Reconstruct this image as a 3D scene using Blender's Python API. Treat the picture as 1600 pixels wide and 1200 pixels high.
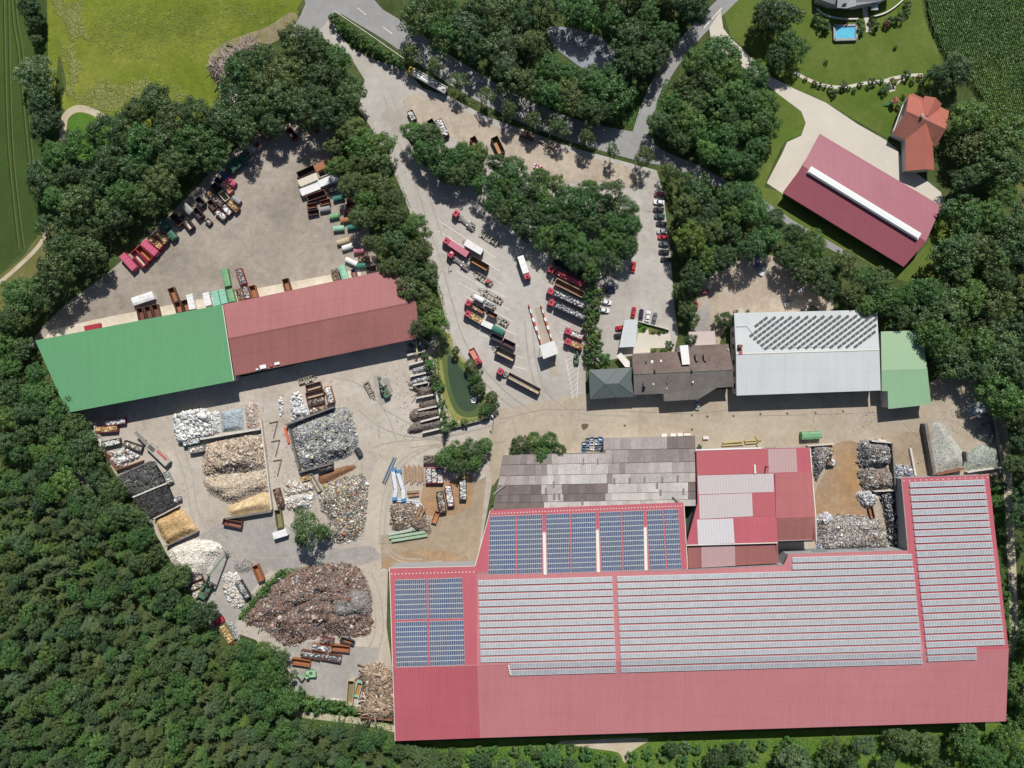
import bpy, math, random
import numpy as np
from mathutils import Vector, Euler

for o in list(bpy.data.objects):
    bpy.data.objects.remove(o)
random.seed(7)
RNG = np.random.default_rng(7)
SC = bpy.context.scene
COL = SC.collection

# ------------------------------------------------------------------ camera, sky, sun, exposure
H = 288.0                      # flying height in metres
GS = 0.26                      # metres on the ground for one pixel of the 1600 px photograph
K = GS / H
cam = bpy.data.cameras.new('camera')
cam.sensor_width = 36.0
cam.lens = 36.0 * H / (1600 * GS)
cam.clip_start = 1.0
cam.clip_end = 4000
camo = bpy.data.objects.new('camera', cam)
camo.location = (0, 0, H)
COL.objects.link(camo)
SC.camera = camo

SUN_EL = math.radians(48)
SUN_AZ = math.radians(9)       # from +Y towards +X
world = bpy.data.worlds.new('World')
SC.world = world
world.use_nodes = True
wn = world.node_tree
bg = wn.nodes['Background']
sky = wn.nodes.new('ShaderNodeTexSky')
sky.sky_type = 'NISHITA'
sky.sun_disc = False
sky.sun_elevation = SUN_EL
sky.sun_rotation = SUN_AZ
wn.links.new(sky.outputs[0], bg.inputs[0])
bg.inputs[1].default_value = 0.060
sl = bpy.data.lights.new('sun', 'SUN')
sl.energy = 5.0
sl.angle = math.radians(0.55)
sl.color = (1.0, 0.965, 0.91)
so = bpy.data.objects.new('sun', sl)
sd = Vector((math.sin(SUN_AZ) * math.cos(SUN_EL), math.cos(SUN_AZ) * math.cos(SUN_EL), math.sin(SUN_EL)))
so.rotation_euler = (-sd).to_track_quat('-Z', 'Y').to_euler()
so.location = sd * 400
COL.objects.link(so)
SC.render.engine = 'CYCLES'
SC.view_settings.view_transform = 'Standard'
SC.view_settings.look = 'None'
SC.view_settings.exposure = 0.0
SC.view_settings.gamma = 1.0
SC.view_settings.use_curve_mapping = False
SC.cycles.max_bounces = 5
SC.cycles.transparent_max_bounces = 4

# ------------------------------------------------------------------ helpers
def P(px, py, z=0.0):
    f = K * (H - z)
    return Vector(((px - 800) * f, (600 - py) * f, z))

def rgb(r, g, b):
    def l(c):
        c /= 255.0
        return c / 12.92 if c < 0.04045 else ((c + 0.055) / 1.055) ** 2.4
    return (l(r), l(g), l(b))

MATS = {}
def mat(name, c, rough=0.8, c2=None, sc=0.05, fine=0.15, fsc=2.0, metal=0.0, spec=0.3, stain=None, stripes=None, vcol=False, bump=0.0, ocol=False, coat=0.0, streak=None, grit=0.0):
    if name in MATS:
        return MATS[name]
    m = bpy.data.materials.new(name)
    m.use_nodes = True
    nt = m.node_tree
    N, L = nt.nodes, nt.links
    b = N['Principled BSDF']
    b.inputs['Roughness'].default_value = rough
    b.inputs['Metallic'].default_value = metal
    b.inputs['Specular IOR Level'].default_value = spec
    if coat:
        b.inputs['Coat Weight'].default_value = coat
        b.inputs['Coat Roughness'].default_value = 0.15
    tc = N.new('ShaderNodeTexCoord')
    oi = N.new('ShaderNodeObjectInfo')
    vm = N.new('ShaderNodeVectorMath'); vm.operation = 'MULTIPLY_ADD'
    vm.inputs[1].default_value = (1, 1, 1)
    sc3 = N.new('ShaderNodeMath'); sc3.operation = 'MULTIPLY'; sc3.inputs[1].default_value = 83.0
    L.new(oi.outputs['Random'], sc3.inputs[0])
    L.new(tc.outputs['Object'], vm.inputs[0]); L.new(sc3.outputs[0], vm.inputs[2])
    vec = vm.outputs[0]
    def noise(scale, detail=5, rgh=0.6):
        n = N.new('ShaderNodeTexNoise')
        n.inputs['Scale'].default_value = scale
        n.inputs['Detail'].default_value = detail
        n.inputs['Roughness'].default_value = rgh
        L.new(vec, n.inputs['Vector'])
        return n.outputs['Fac']
    def ramp(fac, a, bb):
        r = N.new('ShaderNodeMapRange')
        r.inputs['From Min'].default_value = a; r.inputs['From Max'].default_value = bb
        L.new(fac, r.inputs['Value'])
        return r.outputs['Result']
    def mix(fac, A, B, mode='MIX'):
        x = N.new('ShaderNodeMix'); x.data_type = 'RGBA'; x.blend_type = mode
        if isinstance(fac, float): x.inputs[0].default_value = fac
        else: L.new(fac, x.inputs[0])
        for s, v in ((6, A), (7, B)):
            if isinstance(v, tuple): x.inputs[s].default_value = (*v, 1)
            else: L.new(v, x.inputs[s])
        return x.outputs[2]
    cur = tuple(c)
    if vcol:
        a = N.new('ShaderNodeVertexColor'); a.layer_name = 'Col'
        cur = a.outputs['Color']
    if ocol:
        cur = mix(1.0, cur, oi.outputs['Color'], 'MULTIPLY')
    if c2 is not None:
        cur = mix(ramp(noise(sc), 0.35, 0.65), cur, tuple(c2))
    if stain is not None:
        for (scol, ssc, a, bb, amt) in (stain if isinstance(stain, list) else [stain]):
            f = ramp(noise(ssc, 7, 0.65), a, bb)
            mm = N.new('ShaderNodeMath'); mm.operation = 'MULTIPLY'; mm.inputs[1].default_value = amt
            L.new(f, mm.inputs[0])
            cur = mix(mm.outputs[0], cur, tuple(scol))
    if stripes is not None:
        (ang, per, amt) = stripes
        mp = N.new('ShaderNodeMapping'); mp.inputs['Rotation'].default_value = (0, 0, ang)
        L.new(tc.outputs['Object'], mp.inputs['Vector'])
        w = N.new('ShaderNodeTexWave'); w.inputs['Scale'].default_value = 0.314 / per
        w.inputs['Distortion'].default_value = 0.4
        L.new(mp.outputs[0], w.inputs['Vector'])
        s1 = ramp(w.outputs['Fac'], 0.0, 1.0)
        g = N.new('ShaderNodeMapRange'); g.inputs['To Min'].default_value = 1 - amt; g.inputs['To Max'].default_value = 1.0
        L.new(w.outputs['Fac'], g.inputs['Value'])
        cc = N.new('ShaderNodeCombineColor')
        for i in range(3): L.new(g.outputs[0], cc.inputs[i])
        cur = mix(1.0, cur, cc.outputs[0], 'MULTIPLY')
    if streak is not None:
        (ang, amt) = streak
        mp = N.new('ShaderNodeMapping'); mp.inputs['Rotation'].default_value = (0, 0, ang); mp.inputs['Scale'].default_value = (0.9, 0.035, 0.035)
        L.new(tc.outputs['Object'], mp.inputs['Vector'])
        n1 = N.new('ShaderNodeTexNoise'); n1.inputs['Scale'].default_value = 1.0; n1.inputs['Detail'].default_value = 6; n1.inputs['Roughness'].default_value = 0.7
        L.new(mp.outputs[0], n1.inputs['Vector'])
        w2 = N.new('ShaderNodeTexWave'); w2.bands_direction = 'Y'; w2.inputs['Scale'].default_value = 0.314 / 7.0; w2.inputs['Distortion'].default_value = 0.0
        mp2 = N.new('ShaderNodeMapping'); mp2.inputs['Rotation'].default_value = (0, 0, ang); L.new(tc.outputs['Object'], mp2.inputs['Vector']); L.new(mp2.outputs[0], w2.inputs['Vector'])
        lap = N.new('ShaderNodeMapRange'); lap.inputs['From Min'].default_value = 0.0; lap.inputs['From Max'].default_value = 0.012; lap.inputs['To Min'].default_value = 1 - amt * 1.1; lap.inputs['To Max'].default_value = 1.0
        L.new(w2.outputs['Fac'], lap.inputs['Value'])
        g = N.new('ShaderNodeMapRange'); g.inputs['From Min'].default_value = 0.28; g.inputs['From Max'].default_value = 0.72; g.inputs['To Min'].default_value = 1 - amt; g.inputs['To Max'].default_value = 1 + amt
        L.new(n1.outputs['Fac'], g.inputs['Value'])
        pr = N.new('ShaderNodeMath'); pr.operation = 'MULTIPLY'; L.new(g.outputs[0], pr.inputs[0]); L.new(lap.outputs[0], pr.inputs[1])
        cc = N.new('ShaderNodeCombineColor')
        for i in range(3): L.new(pr.outputs[0], cc.inputs[i])
        cur = mix(1.0, cur, cc.outputs[0], 'MULTIPLY')
    if fine:
        g = N.new('ShaderNodeMapRange')
        g.inputs['From Min'].default_value = 0.25; g.inputs['From Max'].default_value = 0.75
        g.inputs['To Min'].default_value = 1 - fine; g.inputs['To Max'].default_value = 1 + fine
        L.new(noise(fsc, 4, 0.7), g.inputs['Value'])
        cc = N.new('ShaderNodeCombineColor')
        for i in range(3): L.new(g.outputs[0], cc.inputs[i])
        cur = mix(1.0, cur, cc.outputs[0], 'MULTIPLY')
    if grit:
        for (gs, ga) in ((0.42, grit), (0.11, grit * 0.9)):
            g = N.new('ShaderNodeMapRange'); g.inputs['From Min'].default_value = 0.3; g.inputs['From Max'].default_value = 0.7; g.inputs['To Min'].default_value = 1 - ga; g.inputs['To Max'].default_value = 1 + ga
            L.new(noise(gs, 8, 0.75), g.inputs['Value'])
            cc = N.new('ShaderNodeCombineColor')
            for i in range(3): L.new(g.outputs[0], cc.inputs[i])
            cur = mix(1.0, cur, cc.outputs[0], 'MULTIPLY')
    if isinstance(cur, tuple): b.inputs['Base Color'].default_value = (*cur, 1)
    else: L.new(cur, b.inputs['Base Color'])
    if bump:
        bp = N.new('ShaderNodeBump'); bp.inputs['Strength'].default_value = 0.6; bp.inputs['Distance'].default_value = bump
        L.new(noise(fsc, 4, 0.7), bp.inputs['Height']); L.new(bp.outputs[0], b.inputs['Normal'])
    MATS[name] = m
    return m

def leafmat(name, c, trans=0.25):
    m = bpy.data.materials.new(name); m.use_nodes = True
    nt = m.node_tree; N, L = nt.nodes, nt.links
    N.remove(N['Principled BSDF'])
    a = N.new('ShaderNodeVertexColor'); a.layer_name = 'Col'
    oi = N.new('ShaderNodeObjectInfo')
    def mul(A, B):
        x = N.new('ShaderNodeMix'); x.data_type = 'RGBA'; x.blend_type = 'MULTIPLY'; x.inputs[0].default_value = 1
        for s, v in ((6, A), (7, B)):
            if isinstance(v, tuple): x.inputs[s].default_value = (*v, 1)
            else: L.new(v, x.inputs[s])
        return x.outputs[2]
    col = mul(mul(a.outputs[0], oi.outputs['Color']), tuple(c))
    d = N.new('ShaderNodeBsdfDiffuse'); t = N.new('ShaderNodeBsdfTranslucent')
    L.new(col, d.inputs[0]); L.new(col, t.inputs[0])
    g = N.new('ShaderNodeBsdfGlossy'); g.inputs['Roughness'].default_value = 0.5
    ms = N.new('ShaderNodeMixShader'); ms.inputs[0].default_value = trans
    L.new(d.outputs[0], ms.inputs[1]); L.new(t.outputs[0], ms.inputs[2])
    m2 = N.new('ShaderNodeMixShader'); m2.inputs[0].default_value = 0.035
    L.new(ms.outputs[0], m2.inputs[1]); L.new(g.outputs[0], m2.inputs[2])
    L.new(m2.outputs[0], N['Material Output'].inputs[0])
    return m

def put(name, mesh, parent=None, loc=(0, 0, 0), rotz=0.0, scale=None):
    o = bpy.data.objects.new(name, mesh)
    COL.objects.link(o)
    o.location = loc
    o.rotation_euler = (0, 0, rotz)
    if scale is not None: o.scale = scale
    if parent is not None: o.parent = parent
    return o

def tag(o, label, cat, group=None):
    o['label'] = label; o['category'] = cat
    if group: o['group'] = group
    return o

def thing(name, label, cat, loc=(0, 0, 0), rotz=0.0, group=None):
    o = put(name, None, None, loc, rotz)
    o.empty_display_size = 0.5
    return tag(o, label, cat, group)

class MB:
    """collects shapes and links them as one mesh object"""
    def __init__(s):
        s.v = []; s.f = []; s.m = []
    def face(s, pts, mi=0):
        n = len(s.v)
        s.v += [tuple(p) for p in pts]
        s.f.append(list(range(n, n + len(pts)))); s.m.append(mi)
    def box(s, c, d, rz=0.0, mi=0, ry=0.0, taper=1.0):
        n = len(s.v)
        hx, hy, hz = d[0] / 2, d[1] / 2, d[2] / 2
        ca, sa = math.cos(rz), math.sin(rz)
        cb, sb = math.cos(ry), math.sin(ry)
        for z in (-hz, hz):
            t = taper if z > 0 else 1.0
            for x, y in ((-hx, -hy), (hx, -hy), (hx, hy), (-hx, hy)):
                x *= t; y *= t
                X = x * cb + z * sb; Z = -x * sb + z * cb
                s.v.append((c[0] + X * ca - y * sa, c[1] + X * sa + y * ca, c[2] + Z))
        for q in ((3, 2, 1, 0), (4, 5, 6, 7), (0, 1, 5, 4), (1, 2, 6, 5), (2, 3, 7, 6), (3, 0, 4, 7)):
            s.f.append([n + i for i in q]); s.m.append(mi)
        return s
    def bar(s, a, b, w, h, mi=0):
        a = Vector(a); b = Vector(b); d = b - a
        L = d.length
        rz = math.atan2(d.y, d.x); ry = -math.atan2(d.z, math.hypot(d.x, d.y))
        return s.box((a + b) / 2, (L, w, h), rz, mi, ry)
    def prism(s, bot, top, mi=0, mside=None):
        n = len(s.v); k = len(bot)
        s.v += [tuple(p) for p in bot] + [tuple(p) for p in top]
        s.f.append([n + i for i in reversed(range(k))]); s.m.append(mi)
        s.f.append([n + k + i for i in range(k)]); s.m.append(mi)
        for i in range(k):
            j = (i + 1) % k
            s.f.append([n + i, n + j, n + k + j, n + k + i]); s.m.append(mi if mside is None else mside)
        return s
    def cyl(s, a, b, r0, r1, seg=8, mi=0):
        a = Vector(a); b = Vector(b); d = (b - a).normalized()
        u = d.orthogonal().normalized(); w = d.cross(u)
        A = []; B = []
        for i in range(seg):
            t = 2 * math.pi * i / seg
            e = u * math.cos(t) + w * math.sin(t)
            A.append(a + e * r0); B.append(b + e * r1)
        return s.prism(A, B, mi)
    def mesh(s, name, mats, off=(0, 0, 0)):
        me = bpy.data.meshes.new(name)
        ox, oy, oz = off
        me.from_pydata([(x - ox, y - oy, z - oz) for x, y, z in s.v], [], s.f)
        if not isinstance(mats, (list, tuple)): mats = [mats]
        for m in mats: me.materials.append(m)
        if len(mats) > 1: me.polygons.foreach_set('material_index', s.m)
        me.update()
        return me
    def build(s, name, mats, parent=None, off=(0, 0, 0)):
        return put(name, s.mesh(name, mats, off), parent)

def fastmesh(name, V, F, mat_, col=None):
    """V (n,3), F (m,4) numpy quads, col (n,3)"""
    me = bpy.data.meshes.new(name)
    n, m = len(V), len(F)
    me.vertices.add(n); me.vertices.foreach_set('co', np.ascontiguousarray(V, dtype=np.float32).ravel())
    me.loops.add(m * 4); me.loops.foreach_set('vertex_index', np.ascontiguousarray(F, dtype=np.int32).ravel())
    me.polygons.add(m)
    me.polygons.foreach_set('loop_start', np.arange(0, m * 4, 4, dtype=np.int32))
    if col is not None:
        ca = me.color_attributes.new('Col', 'FLOAT_COLOR', 'POINT')
        c4 = np.ones((n, 4), dtype=np.float32); c4[:, :3] = col
        ca.data.foreach_set('color', c4.ravel())
    me.materials.append(mat_)
    me.update(calc_edges=True)
    return me

def catmull(pts, n=6, closed=True):
    out = []
    k = len(pts)
    rng = range(k) if closed else range(k - 1)
    for i in rng:
        g = (lambda j: pts[j % k]) if closed else (lambda j: pts[max(0, min(k - 1, j))])
        p0, p1, p2, p3 = (np.array(g(i + d), float) for d in (-1, 0, 1, 2))
        for s in range(n):
            t = s / n
            out.append(tuple(0.5 * ((2 * p1) + (-p0 + p2) * t + (2 * p0 - 5 * p1 + 4 * p2 - p3) * t * t + (-p0 + 3 * p1 - 3 * p2 + p3) * t ** 3)))
    if not closed: out.append(tuple(pts[-1]))
    return out

def inside(poly, x, y):
    """vectorised point in polygon"""
    x = np.asarray(x, float); y = np.asarray(y, float)
    r = np.zeros(x.shape, bool)
    k = len(poly)
    for i in range(k):
        x1, y1 = poly[i]; x2, y2 = poly[(i + 1) % k]
        if y1 == y2: continue
        c = ((y1 > y) != (y2 > y)) & (x < (x2 - x1) * (y - y1) / (y2 - y1) + x1)
        r ^= c
    return r

def edgedist(poly, x, y):
    x = np.asarray(x, float); y = np.asarray(y, float)
    d = np.full(x.shape, 1e9)
    k = len(poly)
    for i in range(k):
        x1, y1 = poly[i]; x2, y2 = poly[(i + 1) % k]
        dx, dy = x2 - x1, y2 - y1
        t = np.clip(((x - x1) * dx + (y - y1) * dy) / (dx * dx + dy * dy + 1e-9), 0, 1)
        d = np.minimum(d, np.hypot(x - x1 - t * dx, y - y1 - t * dy))
    return d

def structure(o):
    o['kind'] = 'structure'
    return o

LAYER = 0.016
LAYN = {}
def layer_z(layer):
    k = LAYN.get(layer, 0); LAYN[layer] = k + 1
    return layer * LAYER + 0.004 * (k % 4)
def sheet(name, pts, layer, m, smooth=0):
    if smooth: pts = catmull(pts, smooth)
    b = MB()
    lz = layer_z(layer)
    f = [P(x, y, lz) for x, y in pts]
    area = sum(f[i].x * f[(i + 1) % len(f)].y - f[(i + 1) % len(f)].x * f[i].y for i in range(len(f)))
    if area < 0: f.reverse()
    b.face(f)
    return structure(b.build(name, m))

def strip(name, pts, width, layer, m, smooth=6, ends=None):
    """ribbon along a pixel polyline, width in metres"""
    if smooth: pts = catmull(pts, smooth, False)
    lz = layer_z(layer)
    q = [P(x, y, lz) for x, y in pts]
    b = MB()
    Ls, Rs = [], []
    n = len(q)
    for i in range(n):
        d = (q[min(n - 1, i + 1)] - q[max(0, i - 1)]); d.z = 0; d.normalize()
        nn = Vector((-d.y, d.x, 0))
        w = width if not callable(width) else width(i / (n - 1))
        Ls.append(q[i] + nn * w / 2); Rs.append(q[i] - nn * w / 2)
    for i in range(n - 1):
        b.face([Rs[i], Rs[i + 1], Ls[i + 1], Ls[i]])
    return structure(b.build(name, m))
# ------------------------------------------------------------------ materials
M_UNDER = mat('undergrowth', (0.050, 0.078, 0.024), 0.95, (0.085, 0.105, 0.040), 0.08, 0.3, 1.2, grit=0.20, spec=0.05)
M_CROP = mat('crop_leaf', (0.048, 0.076, 0.022), 0.95, (0.060, 0.100, 0.024), 0.03, 0.22, 1.6, grit=0.07, spec=0.05, stripes=(0.03, 1.1, 0.10))
M_MEADOW = mat('meadow_grass', (0.120, 0.162, 0.020), 0.95, (0.165, 0.195, 0.030), 0.030, 0.22, 1.3, grit=0.16, spec=0.05, stain=[((0.065, 0.10, 0.014), 0.025, 0.50, 0.70, 0.7), ((0.225, 0.235, 0.050), 0.035, 0.50, 0.66, 0.6), ((0.27, 0.275, 0.075), 0.45, 0.58, 0.74, 0.55)], bump=0.15)
M_LAWN = mat('mown_lawn', (0.080, 0.128, 0.022), 0.95, (0.115, 0.150, 0.036), 0.05, 0.18, 2.2, grit=0.13, spec=0.05, stain=((0.15, 0.165, 0.055), 0.12, 0.55, 0.75, 0.6), bump=0.04)
M_LAWN2 = mat('young_grass', (0.065, 0.150, 0.020), 0.95, (0.09, 0.17, 0.03), 0.2, 0.3, 1.5, spec=0.05, bump=0.1)
M_VERGE = mat('dry_verge', (0.115, 0.125, 0.038), 0.95, (0.16, 0.15, 0.06), 0.15, 0.3, 1.5, spec=0.05)
M_WEEDS = mat('weedy_grass', (0.080, 0.150, 0.022), 0.95, (0.12, 0.17, 0.035), 0.12, 0.3, 1.2, grit=0.15, spec=0.05, bump=0.1)
M_CORNSOIL = mat('corn_soil', (0.030, 0.045, 0.014), 0.95, None, 0.1, 0.3, 1.0, spec=0.05)
M_ROAD = mat('road_asphalt', (0.262, 0.257, 0.252), 0.85, (0.30, 0.295, 0.288), 0.06, 0.08, 3.0, grit=0.08, spec=0.2, stain=((0.15, 0.148, 0.146), 0.05, 0.6, 0.8, 0.4))
M_YARD = mat('yard_asphalt', (0.375, 0.345, 0.310), 0.88, (0.440, 0.412, 0.376), 0.022, 0.13, 2.5, grit=0.12, spec=0.2, stain=[((0.27, 0.24, 0.20), 0.05, 0.55, 0.72, 0.55), ((0.47, 0.445, 0.41), 0.03, 0.56, 0.72, 0.5), ((0.20, 0.18, 0.155), 0.22, 0.60, 0.70, 0.5)])
M_GRAVEL = mat('brown_gravel', (0.370, 0.305, 0.240), 0.92, (0.44, 0.375, 0.305), 0.05, 0.18, 2.0, grit=0.16, spec=0.1, stain=((0.28, 0.205, 0.15), 0.07, 0.55, 0.72, 0.6))
M_NWYARD = mat('dusty_yard', (0.290, 0.250, 0.208), 0.92, (0.345, 0.300, 0.254), 0.04, 0.13, 2.0, grit=0.17, spec=0.1, stain=[((0.19, 0.16, 0.132), 0.045, 0.52, 0.70, 0.7), ((0.38, 0.34, 0.295), 0.09, 0.58, 0.72, 0.6), ((0.13, 0.112, 0.095), 0.25, 0.64, 0.74, 0.55)])
M_CONC = mat('yard_concrete', (0.385, 0.335, 0.280), 0.88, (0.47, 0.42, 0.362), 0.025, 0.13, 2.5, grit=0.15, spec=0.2, stain=[((0.25, 0.21, 0.165), 0.055, 0.54, 0.70, 0.65), ((0.50, 0.465, 0.42), 0.04, 0.56, 0.72, 0.55), ((0.19, 0.16, 0.13), 0.22, 0.60, 0.70, 0.55)])
M_EAST = mat('beige_concrete', (0.345, 0.285, 0.212), 0.88, (0.41, 0.35, 0.272), 0.03, 0.12, 2.5, grit=0.12, spec=0.2, stain=[((0.26, 0.205, 0.145), 0.05, 0.55, 0.72, 0.6), ((0.48, 0.425, 0.345), 0.045, 0.58, 0.74, 0.5), ((0.20, 0.165, 0.12), 0.3, 0.66, 0.76, 0.4)])
M_TRACK = mat('dusty_track', (0.420, 0.362, 0.292), 0.9, (0.47, 0.415, 0.34), 0.06, 0.10, 2.0, grit=0.12, spec=0.15, stain=((0.32, 0.26, 0.2), 0.12, 0.58, 0.75, 0.5))
M_RUSTY = mat('rust_dusted_slab', (0.345, 0.205, 0.100), 0.88, (0.305, 0.225, 0.150), 0.07, 0.14, 2.0, grit=0.20, spec=0.2, stain=[((0.23, 0.175, 0.13), 0.06, 0.52, 0.70, 0.7), ((0.44, 0.27, 0.13), 0.12, 0.6, 0.78, 0.5)])
M_TAN = mat('tan_slab', (0.300, 0.235, 0.165), 0.88, (0.35, 0.28, 0.20), 0.06, 0.12, 2.0, grit=0.16, spec=0.2, stain=((0.38, 0.24, 0.12), 0.07, 0.55, 0.75, 0.5))
M_GREYSLAB = mat('grey_slab', (0.285, 0.268, 0.245), 0.88, (0.35, 0.325, 0.295), 0.05, 0.12, 2.0, grit=0.16, spec=0.2, stain=((0.20, 0.19, 0.17), 0.1, 0.58, 0.75, 0.5))
M_DUST = mat('light_dust', (0.46, 0.43, 0.385), 0.9, (0.40, 0.37, 0.32), 0.1, 0.12, 2.0, spec=0.1)
M_CREAM = mat('cream_paving', (0.520, 0.478, 0.405), 0.85, (0.56, 0.515, 0.44), 0.05, 0.04, 3.0, grit=0.03, spec=0.2)
M_APRON = mat('pale_dock_slab', (0.600, 0.530, 0.430), 0.85, (0.55, 0.47, 0.36), 0.15, 0.10, 2.0, grit=0.12, spec=0.2, stain=((0.33, 0.22, 0.13), 0.25, 0.64, 0.76, 0.6))
M_SAND = mat('pale_sand', (0.50, 0.44, 0.34), 0.95, (0.42, 0.35, 0.25), 0.15, 0.15, 2.0, spec=0.1)
M_TRAMS = mat('tramline', (0.030, 0.050, 0.014), 0.95, None, 0.1, 0.2, spec=0.05)
M_TRAML = mat('tramline_pale', (0.11, 0.135, 0.045), 0.95, None, 0.1, 0.2, spec=0.05)
M_PAINT = mat('road_paint', (0.76, 0.74, 0.69), 0.7, (0.60, 0.57, 0.52), 0.6, 0.1, 4.0)
M_POND = mat('green_pond_water', (0.120, 0.150, 0.044), 0.12, (0.080, 0.118, 0.044), 0.03, 0.05, 1.0, spec=0.5)
M_POND2 = mat('grey_pond_water', (0.235, 0.255, 0.285), 0.18, (0.20, 0.22, 0.245), 0.06, 0.05, 1.0, spec=0.5)
M_SHALLOW = mat('green_shallows', (0.210, 0.215, 0.055), 0.3, (0.27, 0.26, 0.09), 0.2, 0.1, 1.0, spec=0.5)

ROOFST = 0.14
M_REDR = mat('red_roof_sheet', rgb(181, 119, 122), 0.42, rgb(174, 112, 115), 0.02, 0.03, 0.6, spec=0.35, stripes=(0.028, 1.0, 0.07), streak=(0.028, 0.06), stain=((0.33, 0.19, 0.19), 0.03, 0.55, 0.8, 0.35))
M_REDD = mat('deep_red_roof_sheet', rgb(176, 94, 104), 0.5, rgb(170, 89, 98), 0.03, 0.03, 0.6, spec=0.3, stripes=(0.028, 1.0, 0.07), streak=(0.028, 0.06))
M_REDW = mat('matt_red_roof_sheet', rgb(162, 106, 105), 0.55, rgb(155, 100, 100), 0.05, 0.05, 0.5, spec=0.3, stripes=(-0.2, 1.0, 0.08), streak=(-0.2, 0.09), stain=((0.38, 0.22, 0.20), 0.06, 0.6, 0.8, 0.3))
M_REDB = mat('brick_red_roof_sheet', rgb(152, 100, 95), 0.55, rgb(144, 94, 90), 0.05, 0.05, 0.5, spec=0.3, stripes=(-0.2, 1.0, 0.08), streak=(-0.2, 0.09), stain=((0.2, 0.11, 0.10), 0.05, 0.58, 0.8, 0.4))
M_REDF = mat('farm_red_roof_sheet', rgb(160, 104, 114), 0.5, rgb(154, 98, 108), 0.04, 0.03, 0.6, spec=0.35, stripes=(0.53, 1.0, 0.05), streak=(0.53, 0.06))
M_REDF2 = mat('farm_red_roof_sheet_shaded', rgb(142, 78, 88), 0.5, rgb(138, 75, 85), 0.04, 0.03, 0.6, spec=0.3, stripes=(0.53, 1.0, 0.05), streak=(0.53, 0.06))  # same sheet darkened: shade of the north slope put in the colour
M_GRNR = mat('green_roof_sheet', rgb(92, 147, 103), 0.5, rgb(89, 143, 100), 0.02, 0.02, 0.6, spec=0.35, stripes=(-0.19, 1.0, 0.06), streak=(-0.19, 0.05), stain=((0.15, 0.30, 0.18), 0.02, 0.5, 0.8, 0.3))
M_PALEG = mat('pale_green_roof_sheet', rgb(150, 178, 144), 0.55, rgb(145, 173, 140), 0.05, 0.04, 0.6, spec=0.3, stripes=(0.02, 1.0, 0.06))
M_PALEG2 = mat('pale_green_roof_sheet_shaded', rgb(136, 170, 134), 0.55, rgb(131, 165, 130), 0.05, 0.04, 0.6, spec=0.3, stripes=(0.02, 1.0, 0.06))  # copy of the pale green with the far slope's shade in it
M_WHR = mat('white_roof_membrane', rgb(194, 198, 198), 0.6, rgb(184, 188, 188), 0.06, 0.03, 0.6, spec=0.3, stain=((0.36, 0.36, 0.34), 0.09, 0.62, 0.8, 0.35), stripes=(0.02, 6.0, 0.03))
M_WHR2 = mat('pale_grey_roof_sheet', rgb(192, 195, 195), 0.45, rgb(186, 189, 190), 0.05, 0.02, 0.6, spec=0.35, stripes=(0.02, 1.0, 0.04), streak=(0.03, 0.05))
M_FC = mat('fibre_cement_sheet', (1, 1, 1), 0.9, None, 0.1, 0.16, 1.2, grit=0.12, spec=0.15, vcol=True, stain=((0.20, 0.17, 0.155), 0.25, 0.58, 0.74, 0.45))
M_SHING = mat('brown_shingle', rgb(118, 104, 98), 0.9, rgb(100, 88, 82), 0.15, 0.35, 2.2, spec=0.15, stain=((0.30, 0.26, 0.235), 0.8, 0.60, 0.72, 0.5))
M_SHINGG = mat('grey_shingle', rgb(122, 116, 110), 0.9, rgb(108, 102, 97), 0.15, 0.32, 2.2, spec=0.15, stain=((0.32, 0.30, 0.275), 0.8, 0.60, 0.72, 0.45))
M_SLATE = mat('slate_sheet', rgb(88, 98, 98), 0.6, rgb(82, 92, 92), 0.1, 0.05, 1.0, spec=0.3)
M_SLATE2 = mat('slate_sheet_shaded', rgb(84, 93, 93), 0.6, None, 0.1, 0.05, 1.0, spec=0.3)  # slate colour darkened for slopes turned away from the sun
M_TERRA = mat('terracotta_tile', rgb(164, 98, 84), 0.75, rgb(156, 92, 79), 0.15, 0.10, 1.5, spec=0.25, stain=((0.33, 0.14, 0.10), 0.15, 0.58, 0.8, 0.35))
M_TERRA2 = mat('dull_terracotta_tile', rgb(142, 92, 80), 0.8, rgb(132, 87, 76), 0.15, 0.10, 1.5, spec=0.25)  # slightly darker, duller terracotta
M_WALLL = mat('light_render', (0.55, 0.53, 0.49), 0.9, None, 0.1, 0.08)
M_WALLG = mat('grey_cladding', (0.32, 0.33, 0.33), 0.7, None, 0.1, 0.08)
M_WALLC = mat('bay_concrete', (0.60, 0.57, 0.51), 0.9, (0.50, 0.465, 0.41), 0.4, 0.12, 1.5)
M_WALLD = mat('dark_concrete', (0.145, 0.135, 0.125), 0.9, (0.20, 0.185, 0.17), 0.4, 0.15, 1.5)
M_WALLR = mat('rusty_sheet_wall', (0.20, 0.085, 0.060), 0.85, (0.26, 0.12, 0.07), 0.5, 0.2, 1.5)
M_DOOR = mat('door_panel', (0.20, 0.22, 0.23), 0.6)
M_TRIM = mat('pale_trim', (0.66, 0.63, 0.56), 0.6)
M_WHITE = mat('white_paint', (0.74, 0.75, 0.74), 0.5, None, 0.1, 0.05, 1.0, spec=0.4)
M_GLASS = mat('dark_glass', (0.020, 0.024, 0.028), 0.12, None, 0.1, 0.0, spec=0.6)
M_RUBBER = mat('tyre_rubber', (0.022, 0.022, 0.023), 0.85)
M_STEEL = mat('dark_steel', (0.085, 0.083, 0.080), 0.6, (0.14, 0.125, 0.11), 0.6, 0.2)
M_GALV = mat('galvanised_steel', (0.36, 0.36, 0.35), 0.5, (0.28, 0.275, 0.265), 0.8, 0.15, metal=0.3)
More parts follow.
